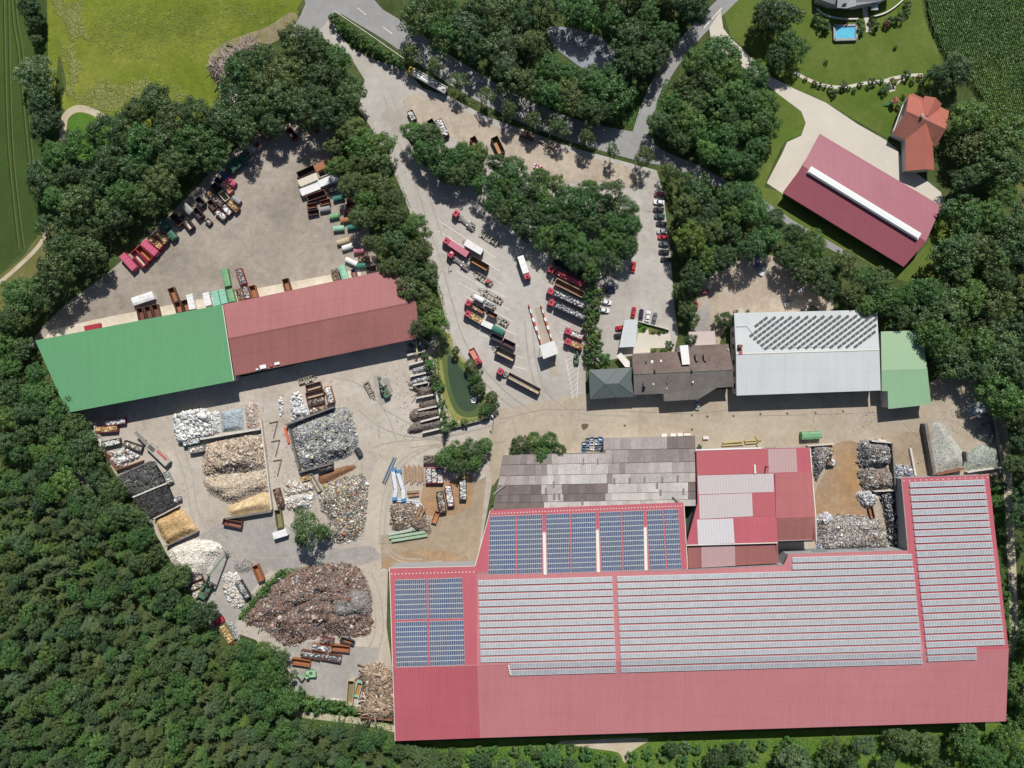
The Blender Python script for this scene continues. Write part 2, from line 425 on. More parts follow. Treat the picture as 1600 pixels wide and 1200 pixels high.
M_WOOD = mat('weathered_wood', (0.30, 0.25, 0.19), 0.9, None, 0.1, 0.2)
M_BARK = mat('bark', (0.11, 0.088, 0.066), 0.95, None, 0.1, 0.25)
M_BIRCH = mat('pale_bark', (0.40, 0.37, 0.32), 0.9, None, 0.1, 0.25)
M_DEB = mat('debris', (1, 1, 1), 0.75, None, 0.1, 0.12, 1.5, vcol=True, spec=0.3)
M_SHINY = mat('bright_metal_debris', (1, 1, 1), 0.45, None, 0.1, 0.10, 1.5, vcol=True, spec=0.5, metal=0.25)

# ------------------------------------------------------------------ ground
g = MB(); g.face([(-1500, -1500, 0), (1500, -1500, 0), (1500, 1500, 0), (-1500, 1500, 0)])
structure(g.build('ground', M_UNDER))
sheet('crop_field', [(-2400, -2400), (40, -2400), (64, -300), (68, 0), (80, 60), (100, 135), (88, 200), (72, 260), (74, 345), (52, 375), (0, 428), (-300, 640), (-2400, 2000)], 1, M_CROP)
for pts in ([(4, -200), (5, 0), (10, 200), (18, 300), (28, 390)], [(11, -200), (12, 0), (17, 200), (25, 300), (36, 388)],
            [(15, -200), (17, 0), (28, 90), (44, 250), (58, 330), (66, 362)], [(20, -200), (23, 0), (35, 90), (50, 250), (64, 325), (72, 352)]):
    strip('tractor_track', pts, 0.5, 2, M_TRAMS)
    strip('tractor_track', [(x + 2.2, y) for x, y in pts], 0.35, 2, M_TRAML)
sheet('grass_verge', [(-300, 700), (-300, 640), (0, 430), (52, 378), (76, 350), (100, 362), (104, 392), (60, 440), (0, 500)], 2, M_VERGE, 4)
strip('farm_path', [(-120, 545), (-20, 458), (30, 415), (62, 382), (76, 352)], 1.6, 3, M_SAND)
sheet('meadow', [(78, -2400), (900, -2400), (700, -300), (486, -20), (466, 20), (440, 40), (405, 58), (362, 92), (348, 128), (356, 152), (320, 185), (200, 200), (112, 178), (96, 160), (104, 130), (92, 85), (74, 20)], 2, M_MEADOW, 4)
sheet('grass_patch', [(106, 236), (106, 190), (124, 176), (146, 184), (166, 196), (190, 200), (190, 225), (150, 250)], 2, M_LAWN2, 4)
strip('dirt_track', [(99, 232), (99, 196), (104, 180), (120, 170), (142, 173), (162, 184), (184, 194)], 2.9, 3, M_SAND)
sheet('dirt_patch', [(326, 92), (345, 70), (380, 55), (420, 40), (452, 20), (466, 26), (452, 52), (420, 70), (380, 92), (352, 125), (335, 122)], 3, mat('dry_brush_ground', (0.19, 0.165, 0.085), 0.95, (0.26, 0.225, 0.14), 0.15, 0.3, 1.0, grit=0.2, spec=0.05), 4)
sheet('concrete_pad', [(342, 151), (356, 136), (379, 147), (362, 166)], 4, M_CREAM)
sheet('concrete_pad', [(252, 252), (268, 233), (290, 240), (272, 256)], 4, M_CREAM)
sheet('dusty_yard', [(60, 520), (110, 470), (170, 425), (235, 365), (300, 300), (360, 240), (420, 200), (480, 185), (515, 195), (540, 260), (570, 340), (590, 420), (565, 445), (350, 490), (70, 545)], 2, M_NWYARD, 4)
sheet('loading_dock', [(78, 516), (150, 499), (350, 460), (480, 436), (562, 420), (568, 446), (350, 492), (60, 545)], 4, M_APRON)
sheet('paved_yard', [(450, 56), (470, 24), (484, -10), (520, -30), (534, 12), (520, 26), (527, 50), (548, 74), (578, 90), (604, 100), (632, 104), (660, 138), (700, 150), (760, 182), (830, 207), (900, 232), (985, 255), (1026, 266), (1036, 300), (1048, 400), (1054, 480), (1060, 520), (1052, 556), (985, 556), (915, 570), (915, 645), (790, 660), (700, 690), (560, 700), (560, 620), (660, 540), (700, 520), (692, 470), (664, 400), (640, 330), (608, 250), (580, 200), (560, 170), (570, 125), (545, 85), (505, 62)], 2, M_YARD)
sheet('gravel_turnaround', [(634, 150), (700, 160), (760, 192), (830, 216), (900, 240), (990, 264), (1000, 290), (960, 290), (930, 284), (870, 284), (800, 254), (740, 232), (690, 208), (640, 192)], 4, M_GRAVEL, 4)
sheet('pond_bank', [(676, 520), (690, 497), (706, 520), (712, 545), (735, 575), (755, 600), (772, 640), (765, 652), (715, 668), (696, 655), (684, 610), (676, 570)], 4, M_SAND, 5)
sheet('scrap_yard', [(120, 640), (365, 592), (655, 526), (690, 545), (700, 690), (780, 655), (792, 690), (770, 750), (745, 890), (606, 892), (604, 980), (614, 1070), (612, 1122), (560, 1118), (540, 1090), (460, 1082), (400, 1000), (330, 975), (300, 930), (262, 868), (236, 820), (206, 775), (180, 740), (150, 690)], 3, M_CONC)
sheet('vehicle_track', [(700, 690), (735, 690), (650, 705), (618, 735), (600, 790), (598, 850), (604, 900), (602, 960), (612, 1050), (590, 1048), (556, 1010), (580, 970), (582, 920), (556, 880), (570, 840), (576, 770), (590, 720), (630, 690)], 4, M_TRACK, 5)
sheet('grey_slab', [(300, 905), (316, 862), (312, 836), (352, 812), (424, 806), (480, 842), (530, 858), (580, 852), (600, 872), (560, 884), (470, 890), (420, 892), (388, 930), (362, 985), (330, 985)], 4, M_GREYSLAB, 0)
sheet('grey_slab', [(448, 1010), (500, 1000), (556, 1010), (594, 1012), (588, 1040), (560, 1068), (552, 1096), (500, 1094), (458, 1075)], 5, M_GREYSLAB)
sheet('rust_dusted_slab', [(594, 836), (640, 832), (690, 800), (700, 770), (760, 745), (745, 890), (596, 888)], 5, M_TAN, 0)
sheet('rust_dusted_slab', [(606, 870), (660, 858), (720, 866), (738, 884), (700, 890), (606, 890)], 6, M_RUSTY, 4)
sheet('rust_dusted_slab', [(664, 756), (700, 752), (735, 740), (735, 790), (700, 806), (660, 800)], 6, M_RUSTY, 4)
sheet('east_yard', [(776, 640), (915, 615), (1140, 608), (1380, 596), (1450, 600), (1500, 566), (1528, 596), (1548, 640), (1572, 660), (1572, 760), (1420, 770), (1430, 880), (1262, 880), (1272, 730), (1180, 730), (1090, 730), (790, 730), (770, 760), (760, 700)], 5, M_EAST, 0)
sheet('rust_dusted_slab', [(1304, 694), (1340, 692), (1344, 740), (1352, 790), (1362, 812), (1330, 816), (1272, 820), (1274, 770), (1288, 740), (1304, 715)], 6, M_RUSTY, 3)
sheet('tan_slab', [(1394, 684), (1440, 676), (1446, 690), (1462, 752), (1402, 756)], 6, M_TAN, 2)
sheet('puddle', [(909, 663), (916, 662), (920, 664), (917, 669), (912, 672), (909, 668)], 7, mat('wet_patch', (0.13, 0.10, 0.06), 0.3), 4)
sheet('dirt_lot', [(1082, 545), (1086, 480), (1110, 430), (1170, 395), (1240, 412), (1292, 445), (1290, 495), (1150, 500), (1118, 550)], 3, M_GRAVEL, 4)
sheet('grey_path', [(1084, 535), (1086, 488), (1104, 468), (1110, 480), (1108, 535)], 4, M_GREYSLAB)
sheet('patio', [(989, 552), (996, 528), (1000, 508), (1010, 506), (1046, 518), (1052, 548)], 5, M_CREAM)
sheet('planted_bed', [(997, 510), (1008, 503), (1022, 508), (1012, 514), (1006, 520), (997, 520)], 6, M_LAWN2)
sheet('planted_bed', [(1013, 514), (1016, 508), (1044, 517), (1045, 521), (1014, 523)], 6, M_VERGE)
sheet('planted_bed', [(1016, 552), (1016, 544), (1050, 543), (1050, 550)], 6, M_VERGE)
# public road with its side road
sheet('road', [(454, 50), (478, 8), (470, -60), (600, -60), (585, 0), (640, 40), (700, 84), (762, 122), (800, 144), (860, 172), (920, 192), (974, 203), (992, 206), (1016, 212), (1030, 232), (1090, 258), (1150, 290), (1210, 320), (1330, 388), (1322, 402), (1240, 356), (1180, 322), (1120, 292), (1050, 262), (1000, 252), (900, 224), (850, 206), (790, 180), (740, 154), (690, 124), (640, 90), (600, 62), (560, 38), (525, 20), (505, 40), (480, 60)], 5, M_ROAD, 3)
strip('side_road', [(996, 226), (1004, 196), (1016, 160), (1044, 105), (1082, 56), (1135, 2), (1200, -60)], lambda t: 6.2 - 0.2 * t, 6, M_ROAD)
DASH = [((558, 12), (572, 23)), ((598, 42), (613, 53)), ((735, 124), (744, 131)), ((775, 150), (784, 155)), ((820, 170), (830, 174))]
for a, b_ in DASH: strip('road_marking', [a, b_], 0.28, 7, M_PAINT, 0)
strip('road_edge_line', [(522, 17), (545, 32), (575, 52), (605, 73), (632, 92)], 0.2, 7, M_PAINT)
strip('kerb_line', [(1128, 12), (1112, 30), (1100, 44)], 0.35, 7, M_PAINT)
sheet('garden_lawn', [(1128, 12), (1150, -60), (1300, -400), (1440, -400), (1436, -30), (1444, 30), (1468, 84), (1474, 96), (1462, 130), (1430, 150), (1424, 190), (1400, 205), (1386, 216), (1340, 190), (1284, 156), (1232, 134), (1190, 100), (1168, 78), (1142, 58)], 4, M_LAWN)
sheet('garden_lawn', [(1196, 132), (1236, 160), (1257, 180), (1259, 196), (1250, 212), (1226, 222), (1206, 262), (1188, 300), (1170, 280), (1180, 180)], 4, M_LAWN, 3)
sheet('grass_strip', [(1170, 288), (1216, 298), (1412, 422), (1448, 382), (1474, 330), (1496, 330), (1490, 420), (1450, 450), (1400, 436), (1310, 385), (1240, 345), (1190, 310)], 6, M_LAWN)
sheet('cream_driveway', [(1126, 16), (1130, 44), (1142, 60), (1160, 76), (1200, 118), (1240, 138), (1290, 160), (1340, 194), (1386, 220), (1400, 232), (1420, 262), (1450, 284), (1470, 300), (1478, 325), (1464, 334), (1282, 212), (1225, 304), (1198, 286), (1222, 240), (1230, 222), (1252, 212), (1259, 192), (1252, 174), (1220, 150), (1190, 126), (1165, 108), (1140, 88), (1112, 66), (1108, 44)], 7, M_CREAM)
sheet('corn_field', [(1438, -400), (2600, -400), (2600, 900), (1640, 340), (1600, 290), (1580, 235), (1560, 190), (1520, 130), (1480, 92), (1450, 32)], 3, M_CORNSOIL)
sheet('field_margin', [(1576, 230), (1590, 240), (1604, 290), (1650, 340), (1640, 380), (1596, 320)], 4, M_VERGE, 3)
sheet('weedy_strip', [(600, 1215), (605, 1160), (700, 1158), (1100, 1146), (1572, 1130), (1590, 1000), (1640, 1000), (1650, 1300), (600, 1300)], 2, M_WEEDS)
sheet('sandy_patch', [(872, 1160), (920, 1156), (1012, 1154), (990, 1172), (976, 1192), (966, 1176), (930, 1170)], 3, M_SAND, 3)
strip('forest_path', [(440, 1108), (470, 1116), (520, 1122), (570, 1128), (620, 1140)], 2.6, 4, M_SAND)
strip('forest_path', [(60, 650), (82, 680), (100, 710), (118, 735), (140, 760)], 3.4, 3, M_SAND)
strip('service_path', [(1540, 600), (1562, 650), (1574, 720), (1576, 800), (1582, 900), (1584, 990), (1578, 1040), (1574, 1075)], 3.4, 4, M_SAND)
# ponds
sheet('pond_shallows', [(682, 536), (690, 520), (704, 524), (710, 545), (730, 568), (750, 590), (762, 626), (758, 650), (735, 658), (714, 657), (700, 642), (689, 610), (683, 578)], 6, M_SHALLOW, 5)
sheet('pond', [(688, 540), (700, 536), (711, 556), (732, 574), (750, 598), (757, 630), (750, 648), (728, 652), (711, 642), (699, 612), (692, 575)], 7, M_POND, 5)
sheet('pond_deep', [(700, 556), (708, 560), (722, 578), (740, 600), (748, 628), (742, 640), (728, 643), (716, 634), (706, 612), (700, 582)], 8, mat('deep_pond_water', (0.040, 0.072, 0.042), 0.08, (0.055, 0.085, 0.045), 0.1, 0.05, 1.0, spec=0.5), 5)
sheet('pond', [(855, 45), (880, 42), (910, 48), (940, 60), (960, 80), (958, 96), (940, 106), (915, 108), (890, 92), (866, 72)], 4, M_POND2, 5)
# parking bays
PL = [(684, 344, 775, 403), (685, 361, 781, 424), (714, 424, 788, 470), (760, 429, 786, 445), (717, 442, 797, 485), (744, 440, 792, 466), (725, 462, 802, 503), (740, 496, 808, 523), (749, 523, 812, 541), (766, 540, 817, 560), (769, 565, 822, 577), (876, 504, 890, 510), (874, 519, 884, 523), (874, 534, 884, 538), (850, 400, 868, 410)]
for a, b_, c, d in PL: strip('parking_line', [(a, b_), (c, d)], 0.24, 6, M_PAINT, 0)
for i in range(9):
    y = 560 + i * 7
    strip('hatch_line', [(883 + i * 1.2, y + 6), (903, y - 8 + i * 0.6)], 0.18, 6, M_PAINT, 0)
strip('hatch_line', [(883, 556), (896, 622)], 0.18, 7, M_PAINT, 0)
strip('hatch_line', [(905, 556), (901, 622)], 0.18, 7, M_PAINT, 0)
strip('slab_joint', [(1010, 330), (1030, 331)], 0.15, 6, M_STEEL, 0)

sheet('yard_corner', [(1196, 838), (1284, 838), (1284, 892), (1196, 892)], 4, M_CONC)
M_MARK = mat('tyre_mark', (0.318, 0.285, 0.243), 0.9, (0.39, 0.352, 0.308), 0.35, 0.2, 1.5, spec=0.1)
ARCS = [[(600, 850), (608, 866), (624, 876), (650, 880), (690, 876)], [(602, 842), (612, 862), (630, 872), (660, 874)], [(700, 694), (650, 704), (616, 732), (598, 780), (592, 850)], [(730, 690), (668, 702), (628, 730), (606, 784), (600, 840)],
        [(580, 700), (620, 690), (690, 684), (760, 668)], [(560, 640), (600, 670), (660, 684), (740, 672), (800, 655)], [(640, 330), (668, 390), (690, 470), (712, 540), (770, 610), (820, 650)], [(655, 330), (684, 392), (706, 470), (730, 540), (784, 606), (840, 648)],
        [(600, 150), (618, 210), (650, 290), (676, 370)], [(614, 150), (632, 208), (664, 288), (690, 366)], [(820, 500), (826, 560), (842, 610), (880, 650), (960, 660)], [(832, 510), (838, 566), (856, 614), (900, 644), (980, 650)],
        [(1310, 690), (1308, 664), (1330, 650), (1400, 648)], [(1330, 690), (1334, 668), (1352, 658), (1420, 652)], [(1000, 652), (1100, 650), (1180, 656), (1230, 670), (1300, 672)], [(980, 662), (1100, 660), (1180, 668), (1220, 684)],
        [(570, 900), (584, 940), (586, 990), (570, 1020)], [(582, 896), (596, 940), (598, 990), (586, 1030)], [(280, 680), (300, 740), (310, 800), (340, 850), (400, 870), (500, 872)], [(268, 690), (290, 750), (300, 806), (330, 862), (400, 880)],
        [(520, 590), (560, 600), (600, 640), (620, 690)], [(1500, 610), (1490, 640), (1470, 655), (1400, 660)], [(300, 400), (340, 380), (400, 390), (460, 370)], [(420, 420), (430, 380), (420, 320), (440, 260)], [(240, 450), (300, 430), (380, 430), (480, 400), (520, 360)]]
for a_ in ARCS[:14] + ARCS[16:22]: strip('tyre_mark', a_, 0.5, 7, M_MARK)
JOINTS = [(972, 642, 1078, 647), (1078, 647, 1150, 640), (640, 840, 596, 846), (780, 655, 850, 640), (850, 640, 915, 640), (900, 676, 905, 640), (1000, 640, 1000, 680), (1180, 650, 1260, 648), (1270, 648, 1370, 645), (700, 700, 790, 690), (600, 640, 690, 690), (670, 806, 668, 886), (1390, 640, 1440, 690), (640, 700, 700, 692), (800, 652, 812, 700), (590, 850, 640, 848)]
for a_, b_, c_, d_ in JOINTS: strip('slab_joint', [(a_, b_), (c_, d_)], 0.13, 7, mat('joint_tar', (0.17, 0.15, 0.13), 0.9), 0)
for i, (x, y) in enumerate(((976, 665), (1081, 649), (1081, 671), (1105, 651), (1146, 650), (1188, 647), (1230, 646), (1274, 645), (1317, 643))):
    q = MB(); p = P(x, y); q.cyl((0, 0, 0.09), (0, 0, 0.14), 0.5, 0.5, 14); o = q.build('manhole_cover', M_STEEL); o.location = (p.x, p.y, 0)
    tag(o, 'dark round manhole cover, %s from the left on the beige yard' % ['first', 'upper second', 'lower second', 'fourth', 'fifth', 'sixth', 'seventh', 'eighth', 'ninth'][i], 'manhole', 'manhole covers in the beige yard')
# ------------------------------------------------------------------ buildings
def building(name, label, cat, outline, roofs, wallm, th=0.28, inset=0.5):
    """outline and roofs are (px, py, z) polygons at roof height; roofs = [(part, polygon, material)]"""
    W = [P(*p) for p in outline]
    cx = sum(p.x for p in W) / len(W); cy = sum(p.y for p in W) / len(W)
    root = thing(name, label, cat, (cx, cy, 0))
    root['ox'] = 0
    del root['ox']
    off = (cx, cy, 0)
    ar = sum(W[i].x * W[(i + 1) % len(W)].y - W[(i + 1) % len(W)].x * W[i].y for i in range(len(W)))
    n = len(W)
    I = []
    for i in range(n):
        d1 = (W[i] - W[i - 1]); d2 = (W[(i + 1) % n] - W[i])
        d1.z = d2.z = 0
        d1.normalize(); d2.normalize()
        s = 1 if ar > 0 else -1
        n1 = Vector((-d1.y, d1.x, 0)) * s; n2 = Vector((-d2.y, d2.x, 0)) * s
        nn = n1 + n2
        k = max(0.35, 1 + n1.dot(n2))
        I.append(W[i] + nn * (inset / k))
    b = MB()
    for i in range(n):
        j = (i + 1) % n
        zi, zj = W[i].z - th - 0.02, W[j].z - th - 0.02
        q = [(I[i].x, I[i].y, 0), (I[j].x, I[j].y, 0), (I[j].x, I[j].y, zj), (I[i].x, I[i].y, zi)]
        if ar < 0: q.reverse()
        b.face(q)
    wobj = b.build('wall', wallm, root, off)
    for part, poly, m in roofs:
        T = [P(*p) for p in poly]
        a2 = sum(T[i].x * T[(i + 1) % len(T)].y - T[(i + 1) % len(T)].x * T[i].y for i in range(len(T)))
        if a2 < 0: T.reverse()
        r = MB(); r.prism([p - Vector((0, 0, th)) for p in T], T)
        roofs_of.setdefault(root.name, []).append(r.build(part, m, root, off))
    root_off[root.name] = off
    walls_of[root.name] = (I, W, ar, wobj)
    return root, off
root_off = {}; walls_of = {}; roofs_of = {}

def doors(root, edge, ts, w, h, m, name='door', z0=0.0):
    I, W, ar, wobj = walls_of[root.name]; off = root_off[root.name]
    a = Vector(I[edge]); b = Vector(I[(edge + 1) % len(I)])
    d = (b - a); d.z = 0; L = d.length; d.normalize()
    nn = Vector((d.y, -d.x, 0)) * (1 if ar > 0 else -1)
    for t in ts:
        c = a + d * (L * t) + nn * 0.04
        c.z = z0 + h / 2
        q = MB(); q.box(c, (w, 0.10, h), math.atan2(d.y, d.x))
        q.build(name, m, wobj, off)

def bars(root, off, name, m, segs, w, h, dz=0.0):
    """thin trims on a roof: segs of ((px,py,z),(px,py,z))"""
    for a, b_ in segs:
        q = MB()
        A = P(*a); B = P(*b_); A.z += dz + h / 2; B.z += dz + h / 2
        q.bar(A, B, w, h)
        q.build(name, m, root, off)

def bil(c, u, v):
    (x0, y0), (x1, y1), (x2, y2), (x3, y3) = c       # tl, tr, br, bl
    return ((x0 * (1 - u) + x1 * u) * (1 - v) + (x3 * (1 - u) + x2 * u) * v,
            (y0 * (1 - u) + y1 * u) * (1 - v) + (y3 * (1 - u) + y2 * u) * v)

M_CELL = mat('blue_cells', (0.068, 0.092, 0.162), 0.28, (0.085, 0.112, 0.185), 0.6, 0.2, 1.0, spec=0.5)
M_FRAME = mat('panel_frame', (0.44, 0.46, 0.45), 0.5, metal=0.0)
M_CELL2 = mat('glare_grey_cells', (0.170, 0.192, 0.220), 0.36, (0.235, 0.255, 0.28), 0.5, 0.22, 1.4, spec=0.55)  # base grey lightened to carry the sky glare on the modules
M_FRAME2 = mat('glare_silver_frame', (0.56, 0.57, 0.57), 0.45, None, 0.1, 0.06, spec=0.4)  # frame colour raised for the same glare

def solar(root, off, c, zf, rows, cols, fill=0.93, tilt=0.0, lift=0.12, cell=None, frame=None, label=None, colgap=0.12, rowgap=0.06):
    """one part for each row; every module in it is its own slab with a glass face"""
    cell = cell or M_CELL; frame = frame or M_FRAME
    for r in range(rows):
        q = MB()
        v0 = (r + (1 - fill) / 2) / rows; v1 = (r + 1 - (1 - fill) / 2) / rows
        for k in range(cols):
            u0, u1 = k / cols, (k + 1) / cols - 0.02 / cols
            X = [bil(c, u0, v0), bil(c, u1, v0), bil(c, u1, v1), bil(c, u0, v1)]
            zz = [zf(*p) + lift for p in X]
            zz[2] += tilt; zz[3] += tilt
            T = [P(x, y, z) for (x, y), z in zip(X, zz)]
            T.reverse()                                   # counter-clockwise seen from above
            B = [p - Vector((0, 0, 0.06)) for p in T]
            q.prism(B, T, 1)
            ctr = sum(T, Vector()) / 4
            e1 = (T[1] - T[0]); e2 = (T[3] - T[0])
            nrm = e1.cross(e2).normalized() * 0.012
            g1, g2 = colgap, rowgap
            G = [T[0] + e1 * g1 + e2 * g2, T[1] - e1 * g1 + e2 * g2, T[2] - e1 * g1 - e2 * g2, T[3] + e1 * g1 - e2 * g2]
            q.face([p + nrm for p in G], 0)
        q.build('solar_row', [cell, frame], root, off)

def corr(root, off, name, m, c, zf, ribs, lift=0.05, amp=0.09, colfn=None):
    """ribbed sheet: c = four pixel corners tl,tr,br,bl; ribs run top to bottom"""
    V = []; F = []; C = []
    n = ribs * 2
    for i in range(n + 1):
        u = i / n
        for v in (0.0, 1.0):
            x, y = bil(c, u, v)
            p = P(x, y, zf(x, y) + lift + (amp if i % 2 else 0.0))
            V.append((p.x - off[0], p.y - off[1], p.z - off[2]))
            C.append(colfn(i) if colfn else (1, 1, 1))
    for i in range(n):
        a = i * 2
        F.append((a + 1, a + 3, a + 2, a))
    return put(name, fastmesh(name, np.array(V), np.array(F), m, np.array(C)), root)

# --- big recycling hall with the solar roof
def ridge_y(px): return 1043 - 0.028 * (px - 613)
def zs(px, py): return 13.0 - 0.0212 * (ridge_y(px) - py) if py <= ridge_y(px) else 13.0 - 0.027 * (py - ridge_y(px))
def Z(pts): return [(x, y, zs(x, y)) for x, y in pts]
OUT = Z([(608, 887), (742, 884), (766, 797), (1068, 785), (1075, 890), (1225, 882), (1232, 866), (1418, 860), (1408, 747), (1545, 742), (1576, 1016), (1572, 1127), (750, 1153), (617, 1158), (613, 1043)])
hall, HO = building('solar_hall', 'huge red sheet metal hall with long rows of solar panels on its roof', 'hall', OUT, [
    ('roof_section', Z([(608, 887), (742, 884), (745, 897), (745.5, 1039.3), (613, 1043)]), M_REDD),
    ('roof_section', Z([(613, 1043), (745.5, 1039.3), (750, 1153), (617, 1158)]), M_REDD),
    ('roof_section', Z([(766, 797), (1068, 785), (1075, 890), (745, 897), (742, 884)]), M_REDD),
    ('roof_section', Z([(745, 897), (1075, 890), (1225, 882), (1232, 866), (1418, 860), (1445, 1019.7), (745.5, 1039.3)]), M_REDR),
    ('roof_section', Z([(1408, 747), (1545, 742), (1576, 1016), (1445, 1019.7), (1418, 860)]), M_REDD),
    ('roof_section', Z([(745.5, 1039.3), (1445, 1019.7), (1576, 1016), (1572, 1127), (750, 1153)]), M_REDR),
], M_WALLG)
doors(hall, 1, [0.35], 5, 5, M_DOOR); doors(hall, 6, [0.3, 0.7], 6, 6, M_DOOR); doors(hall, 8, [0.5], 6, 5, M_DOOR)
doors(hall, 11, [0.1, 0.3, 0.5, 0.7, 0.9], 4, 4, M_DOOR); doors(hall, 14, [0.4], 5, 5, M_DOOR)
def e3(x, y): return (x, y, zs(x, y))
bars(hall, HO, 'edge_trim', M_TRIM, [(e3(608.5, 887.5), e3(742, 884.5)), (e3(742.5, 884), e3(766, 797.5)), (e3(1068.6, 786), e3(1074.4, 889)), (e3(613.6, 1043), e3(617.4, 1157.5)), (e3(608.6, 888), e3(613.4, 1042))], 0.22, 0.10)
bars(hall, HO, 'ridge_cap', M_REDR, [(e3(613, 1043.2), e3(745, 1039.5)), (e3(745, 1039.5), e3(797, 1038)), (e3(1528, 1017.4), e3(1575, 1016.1))], 0.5, 0.07)
bars(hall, HO, 'roof_gutter', M_GALV, [(e3(1076, 889.5), e3(1225, 882.5)), (e3(745, 896), e3(1075, 889.5)), (e3(1418.6, 860), e3(1408.6, 748))], 0.35, 0.08)
# snow guards: the dotted lines along the eaves
for (x0, y0, x1, y1, n) in ((770, 802.5, 1064, 790.5, 62), (612, 897, 740, 893.5, 24), (1412, 751, 1543, 746, 16)):
    q = MB()
    for i in range(n):
        t = i / (n - 1)
        p = P(*e3(x0 + (x1 - x0) * t, y0 + (y1 - y0) * t))
        q.box((p.x, p.y, p.z + 0.1), (0.45, 0.35, 0.2))
    q.build('snow_guards', M_TRIM, hall, HO)['kind'] = 'stuff'
HR = roofs_of[hall.name]
# blue modules lying flat on the roof
for c, r in (([(617, 906), (666, 904.5), (667.5, 967), (618, 968.5)], 8), ([(669, 904.5), (722, 902.5), (724, 966), (670, 967)], 8),
             ([(618, 972), (667.5, 970.5), (669, 1041), (619.5, 1042.5)], 9), ([(670.5, 970.5), (724.5, 969), (726.5, 1039), (672, 1041)], 9)):
    solar(HR[0], HO, c, zs, r, 16, fill=0.98, lift=0.10, colgap=0.07, rowgap=0.075)
BLK = [((766, 806.5), (806, 805), (806, 897), (763, 898)), ((808, 805), (847.5, 803.5), (847, 895.5), (808, 897)),
       ((853, 803.3), (890, 802), (892, 895), (856, 896)), ((892, 802), (931, 800.3), (931, 893.5), (894, 895)),
       ((935.5, 800.2), (970, 798.8), (973, 892), (941, 893)), ((972, 798.7), (1005.5, 797.3), (1006.5, 890.5), (975, 892)),
       ((1010, 797.2), (1035, 796.2), (1041, 890), (1016, 890.6)), ((1037, 796.2), (1059.5, 795.2), (1064.5, 889), (1043, 889.8))]
NC = [13, 13, 12, 12, 11, 11, 8, 8]
for c, n in zip(BLK, NC): solar(HR[2], HO, c, zs, 12, n, fill=0.98, lift=0.10, colgap=0.07, rowgap=0.075)
for (xa, ya, yb) in ((850.2, 832, 898), (933.3, 828, 894), (1007.8, 824, 891)):
    dx = 1.6
    q = MB()
    A = P(*e3(xa, ya)); B = P(*e3(xa + dx, yb)); A.z += 0.16; B.z += 0.16
    q.bar(A, B, 1.15, 0.12); q.build('roof_light', M_TRIM, hall, HO)
    bars(hall, HO, 'roof_light_flashing', M_REDR, [(e3(xa, ya - 2.4), e3(xa + dx, yb))], 2.3, 0.07)
# modules with sky glare in their grey raised on frames, one part for each row
def rowline(y0, xl, xr, half=4.0):
    f = lambda x: y0 - 0.0285 * (x - 775)
    return [(xl, f(xl) - half), (xr, f(xr) - half), (xr + 0.4, f(xr) + half), (xl + 0.4, f(xl) + half)]
for i in range(14):
    y0 = 910 + 10.95 * i
    xl = 747 + 0.35 * i if i < 12 else 797
    solar(HR[3], HO, rowline(y0, xl, 956.5 + 0.45 * i), zs, 1, int((956 - xl) / 2.35), fill=1, tilt=0.42, lift=0.22, cell=M_CELL2, frame=M_FRAME2)
    solar(HR[3], HO, rowline(y0, 964 + 0.48 * i, 1428 + 1.05 * i), zs, 1, 198, fill=1, tilt=0.42, lift=0.22, cell=M_CELL2, frame=M_FRAME2)
for i in (-2, -1):
    solar(HR[3], HO, rowline(910 + 10.95 * i, 1238, 1427 + 1.0 * i), zs, 1, 80, fill=1, tilt=0.42, lift=0.22, cell=M_CELL2, frame=M_FRAME2)
for j in range(26):
    y = 757.5 + 10.88 * j
    xl = 1421 + 1.13 * j; xr = 1538.5 + 1.36 * j if j < 24 else 1526
    c = [(xl, y - 4.0), (xr, y - 4.0 - 0.036 * (xr - xl)), (xr + 0.5, y + 4.0 - 0.036 * (xr - xl)), (xl + 0.5, y + 4.0)]
    solar(HR[4], HO, c, zs, 1, int((xr - xl) / 2.35), fill=1, tilt=0.42, lift=0.22, cell=M_CELL2, frame=M_FRAME2)
q = MB()
for k in range(5):
    p = P(*e3(797 + k * 0.6, 1040 + k * 3)); q.box((p.x - 0.5, p.y, p.z + 0.5), (0.6, 0.3, 0.9))
q.build('cable_box', M_WHITE, hall, HO)

# --- old fibre cement shed
def zf(px, py): return 6.2 + 0.006 * (py - 683)
shed, SO = building('old_shed', 'old shed with patchy pale and brown corrugated fibre cement roof', 'shed',
    [(x, y, zf(x, y)) for x, y in [(786, 711), (888, 708), (943, 706.5), (943, 685), (1086, 681), (1089, 782), (1068, 784.8), (770, 796)]],
    [('roof_deck', [(x, y, zf(x, y)) for x, y in [(786, 711), (888, 708), (943, 706.5), (943, 685), (1086, 681), (1089, 782), (1068, 784.8), (770, 796)]], M_WALLD)], M_WALLL)
PALE = (0.40, 0.362, 0.338); PINK = (0.345, 0.298, 0.28); BRN = (0.175, 0.145, 0.132); MIDB = (0.245, 0.21, 0.195); LITE = (0.46, 0.43, 0.40)
def xl_at(y): return 786 - (y - 711) * 16 / 85.0 if y > 711 else 786
def xr_at(y): return 1086 + (y - 681) * 3 / 101.0
rowsy = [684, 703.5, 724, 741, 756, 771, 783, 794]
